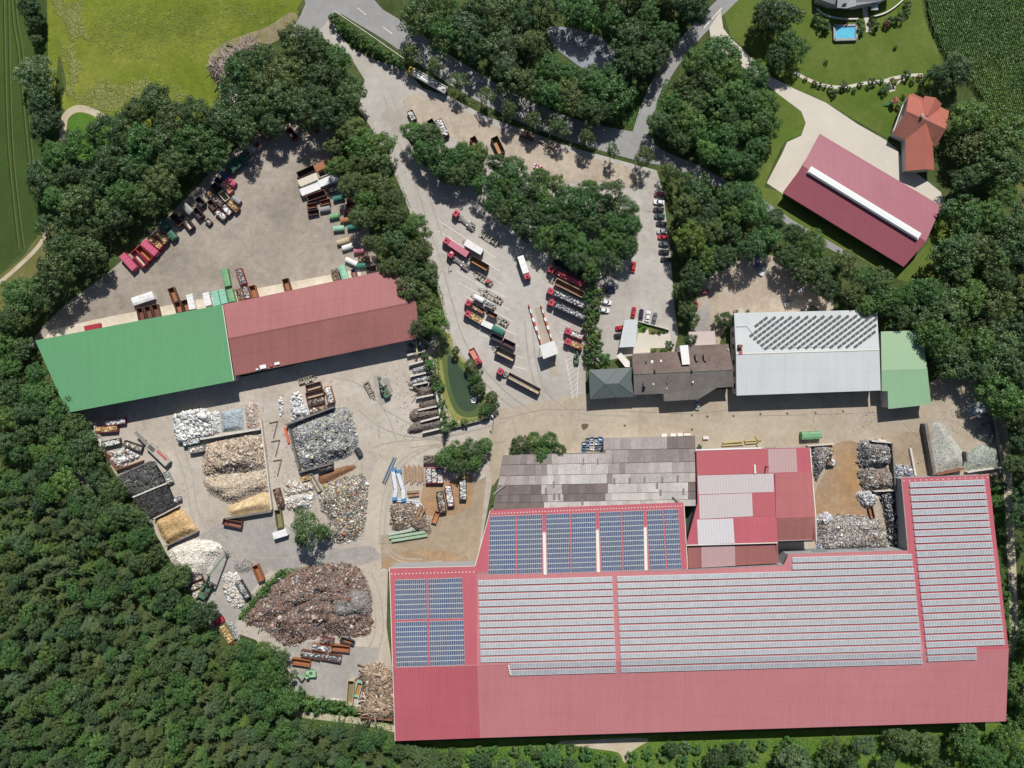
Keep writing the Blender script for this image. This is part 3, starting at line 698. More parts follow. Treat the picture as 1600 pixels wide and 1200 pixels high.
RCOL = {0: [(943, 1012, PINK), (1012, 1042, PINK), (1042, 1090, BRN)],
        1: [(780, 862, MIDB), (862, 946, PALE), (946, 1000, PINK), (1000, 1090, MIDB)],
        2: [(770, 846, MIDB), (846, 950, LITE), (950, 1004, PINK), (1004, 1050, PALE), (1050, 1090, PINK)],
        3: [(770, 846, PINK), (846, 948, LITE), (948, 1090, PALE)],
        4: [(770, 846, BRN), (846, 878, PALE), (878, 950, BRN), (950, 1075, LITE), (1075, 1090, BRN)],
        5: [(770, 848, BRN), (848, 880, PALE), (880, 916, BRN), (916, 946, BRN), (946, 1075, LITE), (1075, 1090, BRN)],
        6: [(765, 850, BRN), (850, 1062, LITE), (1062, 1092, PALE)]}
sr = random.Random(3)
for r in range(7):
    y0, y1 = rowsy[r], rowsy[r + 1]
    for (xa, xb, cc) in RCOL[r]:
        if r == 1 and xa < 940: ya = 708.5
        else: ya = y0
        def up(x): return 0.0135 * (x - 943) if True else 0
        xa2 = max(xa, xl_at(ya) + 0.6); xb2 = min(xb, xr_at(ya) - 0.5)
        xa3 = max(xa, xl_at(y1) + 0.6); xb3 = min(xb, xr_at(y1) - 0.5)
        n = max(1, int(round((xb2 - xa2) / 9.0)))
        tilt = lambda x: -0.018 * (x - 943)
        for k in range(n):
            u0, u1 = k / n, (k + 1) / n
            s = sr.uniform(0.86, 1.14)
            c3 = tuple(v * s for v in cc)
            if sr.random() < 0.05 and cc != BRN: c3 = MIDB
            q4 = []
            for (X0, X1, yy, u) in ((xa2, xb2, ya, u0), (xa2, xb2, ya, u1), (xa3, xb3, y1, u1), (xa3, xb3, y1, u0)):
                x = X0 + (X1 - X0) * u
                q4.append((x, yy + tilt(x) + (-0.6 if yy == y1 else 0.0)))
            if r == 6: q4[2] = (q4[2][0], q4[2][1] - 0.5); q4[3] = (q4[3][0], q4[3][1] - 0.5)
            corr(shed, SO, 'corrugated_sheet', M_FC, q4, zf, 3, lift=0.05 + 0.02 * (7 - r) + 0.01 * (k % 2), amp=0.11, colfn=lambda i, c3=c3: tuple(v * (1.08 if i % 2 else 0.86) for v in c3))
for (x, y) in ((911, 721), (934, 721), (958, 720), (982, 720), (960, 752), (984, 751), (1007, 750), (1035, 750), (1059, 748), (1027, 759), (1032, 770), (865, 757), (866, 776), (874, 776), (910, 784), (853, 767), (1068, 768)):
    q4 = [(x - 1.6, y - 5), (x + 1.6, y - 5), (x + 1.6, y + 5), (x - 1.6, y + 5)]
    corr(shed, SO, 'roof_light', M_FC, q4, zf, 2, lift=0.24, amp=0.04, colfn=lambda i: (0.20, 0.175, 0.16))
q = MB()
for (x0, y0, x1, y1) in ((771, 772, 790, 757), (1051, 776, 1060, 784)):
    A = P(x0, y0, 7.4); B = P(x1, y1, 7.4)
    q.bar(A, B, 0.55, 0.4)
q.build('roof_duct', M_GALV, shed, SO)

# --- red and white ribbed workshop
def zw(px, py):
    if px > 1211 and py > 738: return 8.6 + 0.010 * (py - 739) if py < 808 else 9.3 - 0.03 * (py - 808)
    return 8.0 + 0.011 * (py - 702) if py < 850 else 8.6 - 0.012 * (py - 850)
def zw1(px, py): return 8.0 + 0.011 * (py - 702) if py < 852.15 - 0.028 * (px - 1072) else 8.6 - 0.012 * (py - 850)
def zw2(px, py): return 9.0 + 0.006 * (py - 739) if py < 808 else 9.42 - 0.03 * (py - 808)
def ZW(pts, f): return [(x, y, f(x, y)) for x, y in pts]
M_REDC = mat('ribbed_red_sheet', (1, 1, 1), 0.45, None, 0.1, 0.04, 0.6, vcol=True, spec=0.35)
shop, PO = building('ribbed_workshop', 'red ribbed sheet metal workshop with pale translucent roof patches', 'workshop',
    ZW([(1088, 704), (1246, 699.5), (1265, 699), (1275, 846), (1215, 848), (1217, 880), (1076, 888), (1072, 852), (1090, 786)], zw1),
    [('roof_deck', ZW([(1088, 704), (1265, 699), (1270, 739), (1210, 741), (1215, 848), (1072, 852), (1090, 786)], zw1), M_REDD),
     ('roof_deck', ZW([(1072, 852.3), (1215, 848.3), (1217, 880), (1076, 888)], zw1), M_REDB),
     ('roof_deck', ZW([(1211, 741), (1269, 738.5), (1273, 808), (1212.5, 810)], zw2), mat('annexe_red_sheet', rgb(170, 104, 104), 0.5, rgb(165, 99, 99), 0.05, 0.03, 0.6, stripes=(0.03, 1.0, 0.06), streak=(0.03, 0.06))),
     ('roof_deck', ZW([(1212.5, 810.3), (1273, 808.3), (1275, 846), (1215, 848)], zw2), M_REDB)], M_WALLG)
RD = rgb(170, 92, 98); WHs = (0.48, 0.43, 0.43); WHb = (0.53, 0.51, 0.52); PKs = (0.43, 0.29, 0.285)
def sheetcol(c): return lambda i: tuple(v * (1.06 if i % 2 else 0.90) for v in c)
for nm, c4, col_, rb, f in (
    ('ribbed_sheet', [(1089, 705.5), (1199, 702), (1200, 739.5), (1090, 742.5)], RD, 26, zw1),
    ('translucent_sheet', [(1200, 702), (1244, 700.8), (1246, 737.5), (1201, 739)], PKs, 10, zw1),
    ('translucent_sheet', [(1090, 743), (1208.5, 740), (1209.5, 768.5), (1091.5, 772.5)], WHs, 27, zw1),
    ('translucent_sheet', [(1092, 773.5), (1175, 770.5), (1176.5, 806.5), (1093, 811)], WHs, 19, zw1),
    ('ribbed_sheet', [(1175.5, 770), (1210, 769), (1211.5, 806), (1177, 807)], RD, 8, zw1),
    ('translucent_sheet', [(1089, 812), (1145.5, 810), (1148, 848.5), (1091, 851)], WHb, 13, zw1),
    ('translucent_sheet', [(1095.5, 852.6), (1148, 850.5), (1149, 884), (1096.5, 887)], PKs, 12, zw1)):
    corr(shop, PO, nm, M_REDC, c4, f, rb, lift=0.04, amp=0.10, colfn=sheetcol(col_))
bars(shop, PO, 'white_gutter', M_WHITE, [(P3, Q3) for P3, Q3 in (((1087, 703, 8.0), (1190, 700, 8.0)),)], 0.5, 0.18)
bars(shop, PO, 'ridge_cap', M_TRIM, [((1072, 852, 9.65), (1215, 848, 9.65)), ((1265.5, 699.5, 8.1), (1274.5, 806, 9.2)), ((1274.5, 806, 9.2), (1275.6, 846, 8.5))], 0.35, 0.12)
doors(shop, 0, [0.2, 0.5, 0.8], 4, 4.5, M_DOOR); doors(shop, 2, [0.3, 0.7], 5, 5, M_DOOR)
q = MB(); p = P(1197, 729, 9.0); q.cyl((p.x, p.y, 7.8), (p.x, p.y, 11.5), 0.28, 0.25, 10); q.build('flue_pipe', M_STEEL, shop, PO)
q = MB(); p = P(1179, 733, 8.4); q.bar(P(1179, 726, 8.7), P(1180, 740, 8.8), 0.7, 0.35); q.build('roof_duct', M_TRIM, shop, PO)

# --- green hall and its red neighbour
gh, GO = building('green_hall', 'long green sheet metal hall roof at the left of the yard', 'hall', [(55, 532, 8.2), (347, 476, 8.2), (365, 595, 9.6), (105, 645, 9.6)], [('roof', [(55, 532, 8.2), (347, 476, 8.2), (365, 595, 9.6), (105, 645, 9.6)], M_GRNR)], M_WALLG)
doors(gh, 0, [0.2, 0.4, 0.6, 0.8], 5, 5, M_DOOR); doors(gh, 2, [0.2, 0.4, 0.6, 0.8], 6, 6, M_DOOR)
bars(gh, GO, 'edge_trim', M_TRIM, [((347.6, 476.5, 8.2), (365.4, 594.5, 9.6))], 0.25, 0.12)
rh, RO = building('brick_red_hall', 'brick red gabled hall roof joined to the green hall', 'hall', [(349, 476, 7.6), (642, 414, 7.6), (650, 471, 9.6), (655, 528, 7.6), (367, 587, 7.6), (357, 529, 9.6)],
    [('roof_slope', [(349, 476, 7.6), (642, 414, 7.6), (650, 471, 9.6), (357, 529, 9.6)], M_REDW), ('roof_slope', [(357, 529.2, 9.6), (650, 471.2, 9.6), (655, 528, 7.6), (367, 587, 7.6)], M_REDB)], M_WALLL)
bars(rh, RO, 'ridge_cap', M_REDB, [((357, 529, 9.62), (650, 471, 9.62))], 0.5, 0.08)
doors(rh, 3, [0.15, 0.35, 0.55, 0.75, 0.92], 5, 5, M_DOOR); doors(rh, 0, [0.3, 0.6], 5, 5, M_DOOR)
for x, y, w_, h_, m in ((411, 573, 2.4, 1.5, M_WHITE), (433, 568, 2.0, 1.0, M_WHITE), (424, 571, 1.0, 0.8, M_REDD), (402, 577, 1.0, 0.6, M_WHITE)):
    p = P(x, y, 8.0); q = MB(); q.box((p.x, p.y, 8.12), (w_, h_, 0.25), 0.2); q.build('roof_patch', m, rh, RO)

# --- white hall, pale green annexe
def zh(px, py): return 7.4 + 0.016 * (py - 487 + 0.02 * (px - 1147)) if py < 553 - 0.03 * (px - 1151) else 8.45 - 0.012 * (py - 553)
wh, WO = building('white_hall', 'pale grey and white flat pitched hall beside the brown shingled office', 'hall', [(1147, 489, 7.4), (1370, 484, 7.4), (1374, 546.5, 8.45), (1376, 610, 7.7), (1151, 618, 7.7), (1150, 553, 8.45)],
    [('roof_slope', [(1147, 489, 7.4), (1370, 484, 7.4), (1374, 546.5, 8.45), (1150, 553, 8.45)], M_WHR), ('roof_slope', [(1150, 553.2, 8.4), (1374, 546.7, 8.4), (1376, 610, 7.7), (1151, 618, 7.7)], M_WHR2)], M_WALLL)
doors(wh, 3, [0.15, 0.4, 0.65, 0.9], 6, 5, M_DOOR); doors(wh, 5, [0.2, 0.5, 0.8], 2, 1.6, M_GLASS, 'window', 3.0); doors(wh, 4, [0.2, 0.5, 0.8], 2, 1.6, M_GLASS, 'window', 3.0)
bars(wh, WO, 'ridge_flashing', M_TRIM, [((1150, 553, 8.46), (1374, 546.5, 8.46))], 0.35, 0.12)
bars(wh, WO, 'roof_cable', M_GALV, [((1150, 510.5, 7.85), (1167, 510, 7.85)), ((1167, 510, 7.85), (1192, 544, 8.35)), ((1192, 544, 8.35), (1300, 542, 8.35))], 0.14, 0.10)
M_CELL3 = mat('grey_flat_cells', (0.10, 0.105, 0.11), 0.4, None, 0.1, 0.1)
pm = MB(); pm.box((0, 0, 0.30), (1.75, 0.95, 0.05), 0, 1, 0.0); pm.face([(-0.8, -0.42, 0.332), (0.8, -0.42, 0.332), (0.8, 0.42, 0.332), (-0.8, 0.42, 0.332)], 0)
for sx in (-0.6, 0.6): pm.box((sx, 0, 0.13), (0.1, 0.9, 0.26), 0, 1)
PMESH = pm.mesh('solar_panel', [M_CELL3, M_GALV])
PSLOPE = math.atan2(5.1, 6.9)
CLIP = [(1168, 521), (1197, 494), (1368, 489), (1368, 522), (1346, 541), (1190, 545)]
for k in range(-1, 24):
    for s_ in range(0, 11):
        x = 1196 - 6.9 * s_ + 12.7 * k
        y = 497.5 + 5.1 * s_ - 0.02 * (x - 1196)
        if not inside(CLIP, [x], [y])[0]: continue
        p = P(x, y, zh(x, y) + 0.03)
        put('solar_panel', PMESH, roofs_of[wh.name][0], (p.x - WO[0], p.y - WO[1], p.z), PSLOPE)
q = MB(); p = P(1156, 541, 9); q.box((p.x, p.y, 9.0), (1.5, 1.2, 2.2)); q.build('chimney', M_TERRA2, wh, WO)
q = MB(); q.box((p.x, p.y - 0.0, 10.14), (1.0, 0.8, 0.08)); q.build('chimney_cap', M_STEEL, wh, WO)
q = MB(); p = P(1157, 549, 8.5); q.box((p.x, p.y, 8.56), (1.5, 2.4, 0.16)); q.build('red_flashing', M_TERRA, wh, WO)
ga, GAO = building('pale_green_annexe', 'pale green sheet metal annexe at the end of the white hall', 'hall', [(1376.5, 518, 6.8), (1440, 516, 6.8), (1449, 577, 7.6), (1455, 632, 6.6), (1388, 639, 6.6), (1387, 611, 7.0), (1377.5, 611, 7.0), (1377.5, 579, 7.6)],
    [('roof_slope', [(1376.5, 518, 6.8), (1440, 516, 6.8), (1449, 577, 7.6), (1377.5, 579, 7.6)], M_PALEG), ('roof_slope', [(1377.5, 579.2, 7.6), (1449, 577.2, 7.6), (1455, 632, 6.6), (1388, 639, 6.6), (1387, 611, 7.0), (1377.5, 611, 7.0)], M_PALEG2)], M_WALLL)
doors(ga, 3, [0.5], 6, 5, M_DOOR)

# --- offices
of, OO = building('shingled_office', 'brown shingled office building with grey north slope and roof flues', 'office',
    [(988, 553, 6), (1060, 549, 6), (1060, 541, 5.8), (1138, 537, 5.8), (1145, 577, 8.6), (1146, 604, 6.8), (1120, 606, 6.6), (1091, 624, 5.8), (1038, 627, 5.8), (1037, 615, 6.4), (991, 617, 6.2), (990, 584, 8.6)],
    [('roof_slope', [(988, 553, 6), (1060, 549, 6), (1060, 541, 5.8), (1138, 537, 5.8), (1145, 577, 8.6), (990, 584, 8.6)], M_SHING),
     ('roof_slope', [(990, 584.2, 8.6), (1145, 577.2, 8.6), (1146, 604, 6.8), (1120, 606, 6.6), (1091, 624, 5.8), (1038, 627, 5.8), (1037, 615, 6.4), (991, 617, 6.2)], M_SHINGG)], M_WALLL)
doors(of, 0, [0.2, 0.5, 0.8], 1.6, 1.4, M_GLASS, 'window', 1.0); doors(of, 9, [0.25, 0.75], 1.6, 1.4, M_GLASS, 'window', 1.0); doors(of, 7, [0.3, 0.7], 1.6, 1.4, M_GLASS, 'window', 3.0)
bars(of, OO, 'ridge_cap', M_SHINGG, [((990, 584, 8.62), (1145, 577, 8.62))], 0.5, 0.1)
for x, y, z, r, h, m, nm in ((1010, 565, 7.0, 0.35, 1.4, M_STEEL, 'flue'), (1019, 565, 7.0, 0.62, 0.5, M_WHITE, 'roof_dome'), (1033, 564, 7.2, 0.5, 0.7, M_WHITE, 'roof_vent'), (1024, 578.5, 8.3, 0.5, 1.6, M_STEEL, 'flue'), (1082, 578, 8.3, 0.55, 1.5, M_STEEL, 'flue'), (1008, 601, 7.4, 0.8, 2.0, M_STEEL, 'chimney'), (1021, 600, 7.2, 0.35, 0.6, M_WHITE, 'roof_vent'), (1043, 598, 7.4, 0.3, 0.8, M_STEEL, 'flue'), (1083, 597, 7.3, 0.4, 1.0, M_WHITE, 'roof_vent'), (1042, 607, 7.0, 0.25, 0.5, M_WHITE, 'roof_vent'), (1138, 546, 6.6, 0.25, 0.8, M_WHITE, 'roof_vent')):
    p = P(x, y, z + h); q = MB(); q.box((p.x, p.y, z + h / 2 - 0.2), (r * 1.5, r * 1.9, h), 0, 0, 0, 0.92); q.build(nm, m, of, OO)
for x in (1088, 1101):
    q = MB(); A = P(x, 554, 7.6); B = P(x + 1, 564, 7.9); q.bar(A, B, 0.9, 0.9); q.build('dormer', M_SHING, of, OO)
    q = MB(); q.bar(P(x - 2, 554, 7.55), P(x - 1.6, 562, 7.6), 0.5, 0.5); q.build('dormer_window', M_GLASS, of, OO)
def zero(z): return lambda x, y: z
wc = thing('white_canopy', 'narrow white ribbed canopy lying across the brown shingled office roof', 'canopy', P(1070, 554, 0))
off = tuple(P(1070, 554, 0))
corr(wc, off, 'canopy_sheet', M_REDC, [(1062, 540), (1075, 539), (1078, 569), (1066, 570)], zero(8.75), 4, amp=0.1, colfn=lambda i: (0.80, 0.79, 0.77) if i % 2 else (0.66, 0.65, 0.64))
q = MB()
for x, y in ((1063, 541), (1074, 540)): p = P(x, y, 0); q.box((p.x, p.y, 4.35), (0.15, 0.15, 8.7))
q.build('canopy_post', M_GALV, wc, off)
tc_ = thing('terrace_roof', 'pale pink ribbed lean-to roof behind the shingled office', 'canopy', P(1096, 530, 0))
off = tuple(P(1096, 530, 0))
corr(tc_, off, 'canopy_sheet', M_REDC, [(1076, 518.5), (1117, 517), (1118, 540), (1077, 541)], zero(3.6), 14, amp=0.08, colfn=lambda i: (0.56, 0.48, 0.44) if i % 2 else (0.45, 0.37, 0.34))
q = MB()
for x, y in ((1078, 520), (1115, 518.5), (1079, 539), (1116, 539)): p = P(x, y, 0); q.box((p.x, p.y, 1.8), (0.15, 0.15, 3.6))
q.build('canopy_post', M_WOOD, tc_, off)
sl_, SLO = building('slate_office', 'dark slate grey hipped roof office at the corner of the yard', 'office', [(920, 578, 5.6), (987, 574, 5.6), (994, 620, 5.6), (965, 623, 5.6), (964, 621, 5.6), (922, 624, 5.6)],
    [('roof_slope', [(920, 578, 5.6), (966, 575.5, 5.6), (945, 599.5, 7.6)], M_SLATE), ('roof_slope', [(920, 578, 5.6), (945, 599.5, 7.6), (922, 624, 5.6)], M_SLATE2), ('roof_slope', [(922, 624, 5.6), (945, 599.5, 7.6), (964, 621, 5.6)], M_SLATE2),
     ('roof_slope', [(966, 575.5, 5.6), (966.5, 599, 7.45), (964, 621, 5.6), (945, 599.5, 7.6)], M_SLATE), ('roof_slope', [(966, 575.5, 5.6), (987, 574, 5.6), (966.5, 599, 7.45)], M_SLATE), ('roof_slope', [(987, 574, 5.6), (994, 620, 5.6), (966.5, 599, 7.45)], M_SLATE2), ('roof_slope', [(966.5, 599, 7.45), (994, 620, 5.6), (964, 621, 5.6)], M_SLATE2)], M_WALLL, th=0.2)
doors(sl_, 0, [0.2, 0.5, 0.8], 1.6, 1.4, M_GLASS, 'window', 1.0); doors(sl_, 4, [0.2, 0.5, 0.8], 1.6, 1.4, M_GLASS, 'window', 1.0)
bars(sl_, SLO, 'hip_cap', M_SLATE, [((920, 578, 5.62), (945, 599.5, 7.62)), ((945, 599.5, 7.62), (922, 624, 5.62)), ((945, 599.5, 7.62), (964, 621, 5.62)), ((966, 575.5, 5.62), (945, 599.5, 7.62)), ((966.5, 599, 7.47), (987, 574, 5.62)), ((966.5, 599, 7.47), (994, 620, 5.62))], 0.25, 0.1)
rp = thing('ramp_roof', 'cream angled walkway roof between hedge and slate office', 'canopy', P(975, 560, 0)); off = tuple(P(975, 560, 0))
q = MB(); q.prism([P(963, 556, 2.6), P(970, 551, 2.6), P(985, 566, 2.6), P(985, 573.5, 2.6), P(977, 573.5, 2.6)], [P(963, 556, 2.8), P(970, 551, 2.8), P(985, 566, 2.8), P(985, 573.5, 2.8), P(977, 573.5, 2.8)]); q.build('roof_slab', M_TRIM, rp, off)
q = MB()
for x, y in ((966, 555), (970, 553), (983, 568), (978, 572)): p = P(x, y); q.box((p.x, p.y, 1.3), (0.15, 0.15, 2.6))
q.build('post', M_GALV, rp, off)
def shelter(name, label, pts, z, roofm, th=0.25, postm=None):
    W = [P(x, y, z) for x, y in pts]
    c = sum(W, Vector()) / len(W)
    root = thing(name, label, 'canopy', (c.x, c.y, 0)); off = (c.x, c.y, 0)
    if sum(W[i].x * W[(i + 1) % len(W)].y - W[(i + 1) % len(W)].x * W[i].y for i in range(len(W))) < 0: W.reverse()
    q = MB(); q.prism([p - Vector((0, 0, th)) for p in W], W); q.build('roof', roofm, root, off)
    for p in W:
        b_ = c + (p - c) * 0.86
        q = MB(); q.cyl((b_.x, b_.y, 0), (b_.x, b_.y, z - th), 0.12, 0.12, 8); q.build('post', postm or M_GALV, root, off)
    return root, off
shelter('carport', 'white flat carport roof over two cars by the patio', [(976, 500), (996.5, 499), (993, 541.5), (967.5, 543)], 3.3, M_WHR2)
wb, wbo = shelter('weighbridge_shelter', 'square white weighbridge shelter roof between the trucks', [(843, 540), (866, 532), (872.5, 552), (849, 561)], 5.6, mat('shelter_white', (0.62, 0.62, 0.60), 0.6))
q = MB(); p = P(863, 553); q.box((p.x, p.y, 1.4), (2.4, 3.0, 2.8), 0.3); q.build('booth', M_WALLG, wb, wbo)
q = MB(); q.face([P(835, 482, 0.10), P(848, 478, 0.10), P(874, 586, 0.10), P(861, 588, 0.10)][::-1])
tag(q.build('weighbridge_deck', mat('deck_concrete', (0.40, 0.35, 0.28), 0.85, (0.34, 0.29, 0.22), 0.2, 0.1)), 'long worn concrete weighbridge deck running under the white shelter', 'weighbridge')
M_RED = mat('red_paint', (0.48, 0.055, 0.045), 0.5); M_REDC2 = mat('crimson_cab_paint', (0.47, 0.05, 0.085), 0.45, None, 0.1, 0.15, 1.2, spec=0.4, coat=0.15, stain=((0.30, 0.16, 0.14), 0.6, 0.55, 0.75, 0.35))
for nm, x0, y0, x1, y1 in (('left', 826, 476, 845, 537), ('right', 845, 477, 863, 534)):
    root = thing('weighbridge_barrier', 'red and white guard rail on the %s side of the weighbridge' % nm, 'barrier', P((x0 + x1) / 2, (y0 + y1) / 2)); off = tuple(root.location)
    n = 9
    for i in range(n):
        a = P(x0 + (x1 - x0) * (i + 0.04) / n, y0 + (y1 - y0) * (i + 0.04) / n, 0.7); b_ = P(x0 + (x1 - x0) * (i + 0.96) / n, y0 + (y1 - y0) * (i + 0.96) / n, 0.7)
        q = MB(); q.bar(a, b_, 0.40 if i not in (3, 4, 5) else 0.75, 0.9); q.build('rail', M_RED if i % 2 == 0 else M_WHITE, root, off)
    for i in range(n + 1):
        a = P(x0 + (x1 - x0) * i / n, y0 + (y1 - y0) * i / n); q = MB(); q.box((a.x, a.y, 0.25), (0.15, 0.15, 0.5)); q.build('post', M_STEEL, root, off)

# --- farm at the upper right
fh, FO = building('farm_hall', 'long dusky red farm hall with a white ridge skylight', 'hall', [(1281, 209, 4.6), (1471, 322, 4.6), (1447, 377, 6.6), (1412, 417, 4.6), (1223, 301, 4.6), (1254, 259, 6.6)],
    [('roof_slope', [(1281, 209, 4.6), (1471, 322, 4.6), (1447, 377, 6.6), (1254, 259, 6.6)], M_REDF), ('roof_slope', [(1254, 259.3, 6.6), (1447, 377.3, 6.6), (1412, 417, 4.6), (1223, 301, 4.6)], M_REDF2)], mat('shade_dark_boarding', (0.10, 0.075, 0.055), 0.9), inset=1.2)  # wall boards coloured dark for the shade below the eaves
M_SKY = mat('skylight_plastic', (0.70, 0.72, 0.70), 0.4, None, 0.1, 0.05, spec=0.5)
q = MB(); q.bar(P(1264, 265, 7.0), P(1436, 370, 7.0), 2.9, 0.9); q.bar(P(1265, 265.5, 7.6), P(1435.5, 369.6, 7.6), 1.7, 0.4); q.build('ridge_skylight', M_SKY, fh, FO)
doors(fh, 4, [0.2, 0.4, 0.6, 0.8], 4, 4, M_DOOR); doors(fh, 0, [0.3, 0.7], 4, 4, M_DOOR)
ho, HOO = building('farm_house', 'terracotta tiled farm house with crossing gables beside cream driveway', 'house',
    [(1420, 148, 4.2), (1427, 146, 4.2), (1483, 173.5, 4.2), (1478, 201.5, 7.4), (1463, 228, 4.4), (1457, 219, 4.6), (1460, 266, 3.8), (1447, 264.5, 6.4), (1415, 267, 3.8), (1414.5, 218, 4.2), (1394, 208.5, 4.0), (1416, 173.5, 7.4)],
    [('roof_slope', [(1416, 173.5, 7.4), (1420, 148, 4.2), (1427, 146, 4.2), (1483, 173.5, 4.2), (1478, 201.5, 7.4)], M_TERRA),
     ('roof_slope', [(1416, 173.7, 7.4), (1478, 201.7, 7.4), (1463, 228, 4.4), (1440, 225, 4.2), (1414, 218, 4.1), (1394, 208.5, 4.0)], M_TERRA2),
     ('roof_slope', [(1447, 192, 7.2), (1414.5, 219, 4.2), (1415, 267, 3.8), (1447, 264.5, 6.4)], M_TERRA), ('roof_slope', [(1447, 192, 7.2), (1447, 264.5, 6.4), (1460, 266, 3.8), (1457, 219, 4.6)], M_TERRA),
     ('dormer_slope', [(1462, 152.6, 6.8), (1445, 149.7, 4.6), (1437, 168, 5.0), (1449, 181.6, 7.2)], M_TERRA), ('dormer_slope', [(1462, 152.6, 6.8), (1471.5, 162, 4.6), (1462, 180, 5.0), (1449, 181.6, 7.2)], M_TERRA)], M_WALLL, th=0.2)
q = MB(); p = P(1441.5, 180, 8.4); q.box((p.x, p.y, 7.9), (0.9, 0.9, 1.4)); q.build('chimney', M_WHITE, ho, HOO)
q = MB(); q.box((p.x, p.y, 8.63), (0.6, 0.6, 0.06)); q.build('chimney_opening', M_STEEL, ho, HOO)
for i in range(3):
    q = MB(); q.face([P(1443 + 3 * i, 187 + 1.3 * i, 6.75), P(1445.3 + 3 * i, 188 + 1.3 * i, 6.75), P(1443.6 + 3 * i, 194 + 1.3 * i, 6.35), P(1441.3 + 3 * i, 193 + 1.3 * i, 6.35)][::-1]); q.build('roof_window', M_GLASS, ho, HOO)
q = MB(); q.face([P(1442.5, 183, 7.46), P(1454.5, 188, 7.46), P(1450.5, 197, 6.2), P(1439, 192, 6.2)][::-1]); q.build('roof_window_frame', mat('glazing_frame', (0.45, 0.55, 0.56), 0.4), ho, HOO)
q = MB(); q.prism([P(1409, 167, 2.6), P(1415, 159, 2.6), P(1417, 172, 2.6), P(1402, 196, 2.6), P(1396, 205, 2.6)][::-1], [P(1409, 167, 2.8), P(1415, 159, 2.8), P(1417, 172, 2.8), P(1402, 196, 2.8), P(1396, 205, 2.8)][::-1]); q.build('balcony', mat('balcony_deck', (0.06, 0.05, 0.045), 0.8), ho, HOO)
bars(ho, HOO, 'balcony_rail', M_TRIM, [((1410, 164, 3.5), (1395, 206, 3.5))], 0.3, 0.5)
# villa cut by the top edge
M_VGREY = mat('villa_grey_roof', (0.235, 0.240, 0.250), 0.6, None, 0.1, 0.12, 1.0)
vi, VO = building('grey_villa', 'grey roofed villa at the top edge above the pool', 'house', [(1278, -2, 4.4), (1300, 6, 4.4), (1340, 8, 4.4), (1375, 2, 4.4), (1396, -8, 4.4), (1400, -70, 4.4), (1335, -78, 8.0), (1276, -72, 4.4)],
    [('roof_slope', [(1278, -2, 4.4), (1300, 6, 4.4), (1340, 8, 4.4), (1375, 2, 4.4), (1396, -8, 4.4), (1336, -38, 8.2)], M_VGREY), ('roof_slope', [(1396, -8, 4.4), (1400, -70, 4.4), (1335, -78, 8.0), (1336, -38, 8.2)], M_VGREY), ('roof_slope', [(1335, -78, 8.0), (1276, -72, 4.4), (1278, -2, 4.4), (1336, -38, 8.2)], M_VGREY)], M_WALLL)
M_VLIGHT = mat('villa_gable_roof', (0.30, 0.305, 0.31), 0.6, None, 0.1, 0.1)
q = MB(); q.prism([P(1308, 12, 5.6), P(1322, 13, 7.2), P(1326, -20, 7.6), P(1310, -20, 6.0)], [P(1308, 12, 5.8), P(1322, 13, 7.4), P(1326, -20, 7.8), P(1310, -20, 6.2)]); q.build('gable_slope', M_VLIGHT, vi, VO)
q = MB(); q.prism([P(1322, 13, 7.2), P(1338, 9, 5.6), P(1336, -20, 6.0), P(1326, -20, 7.6)], [P(1322, 13, 7.4), P(1338, 9, 5.8), P(1336, -20, 6.2), P(1326, -20, 7.8)]); q.build('gable_slope', M_VLIGHT, vi, VO)
q = MB(); q.face([P(1315, 9, 6.9), P(1322, 9.5, 7.55), P(1323, 5, 7.6), P(1318, 5, 7.0)]); q.build('roof_window', M_GLASS, vi, VO)
for nm, pts in (('left', [(1276, 14), (1286, 22), (1300, 27), (1320, 30), (1341, 30)]), ('right', [(1365, 26), (1382, 21), (1398, 11), (1414, -3)])):
    pp = catmull(pts, 5, False); q = MB()
    for a, b_ in zip(pp[:-1], pp[1:]): q.bar(P(*a, 0.45), P(*b_, 0.45), 0.45, 0.9)
    tag(q.build('garden_wall', M_TRIM), 'curved pale garden wall %s of the villa path' % nm, 'wall')
strip('garden_path', [(1351, 6), (1352, 22), (1356, 36), (1357, 50)], 2.0, 7, M_CREAM)
strip('garden_path', [(1240, 112), (1262, 124), (1290, 134), (1320, 136), (1350, 130), (1382, 126), (1396, 122), (1420, 118), (1442, 117)], 1.3, 7, M_CREAM)
strip('garden_path', [(1386, 124), (1391, 134), (1394, 143)], 2.0, 8, M_CREAM)
strip('garden_path', [(1397, 142), (1399, 133), (1406, 127), (1414, 124)], 0.7, 8, M_CREAM)
root = thing('swimming_pool', 'raised rectangular garden pool with bright blue water', 'pool', P(1321, 51)); off = tuple(root.location)
q = MB()
for a, b_ in (((1303, 41), (1337, 40)), ((1337, 40), (1337.5, 62)), ((1337.5, 62), (1303.5, 63)), ((1303.5, 63), (1303, 41))): q.bar(P(*a, 0.6), P(*b_, 0.6), 0.9, 1.2)
q.build('pool_wall', mat('pool_wall_grey', (0.30, 0.30, 0.29), 0.7), root, off)
q = MB(); q.face([P(1304, 42, 0.85), P(1336.5, 41, 0.85), P(1337, 61, 0.85), P(1304.5, 62, 0.85)][::-1]); q.build('water', mat('pool_water', (0.10, 0.42, 0.60), 0.08, (0.13, 0.47, 0.64), 0.5, 0.05, spec=0.5), root, off)
q = MB()
for x, y in ((1312, 64), (1321, 63.5), (1329, 63.5)): p = P(x, y); q.box((p.x, p.y, 0.4), (0.6, 0.6, 0.8))
q.build('pool_steps', M_WHITE, root, off)
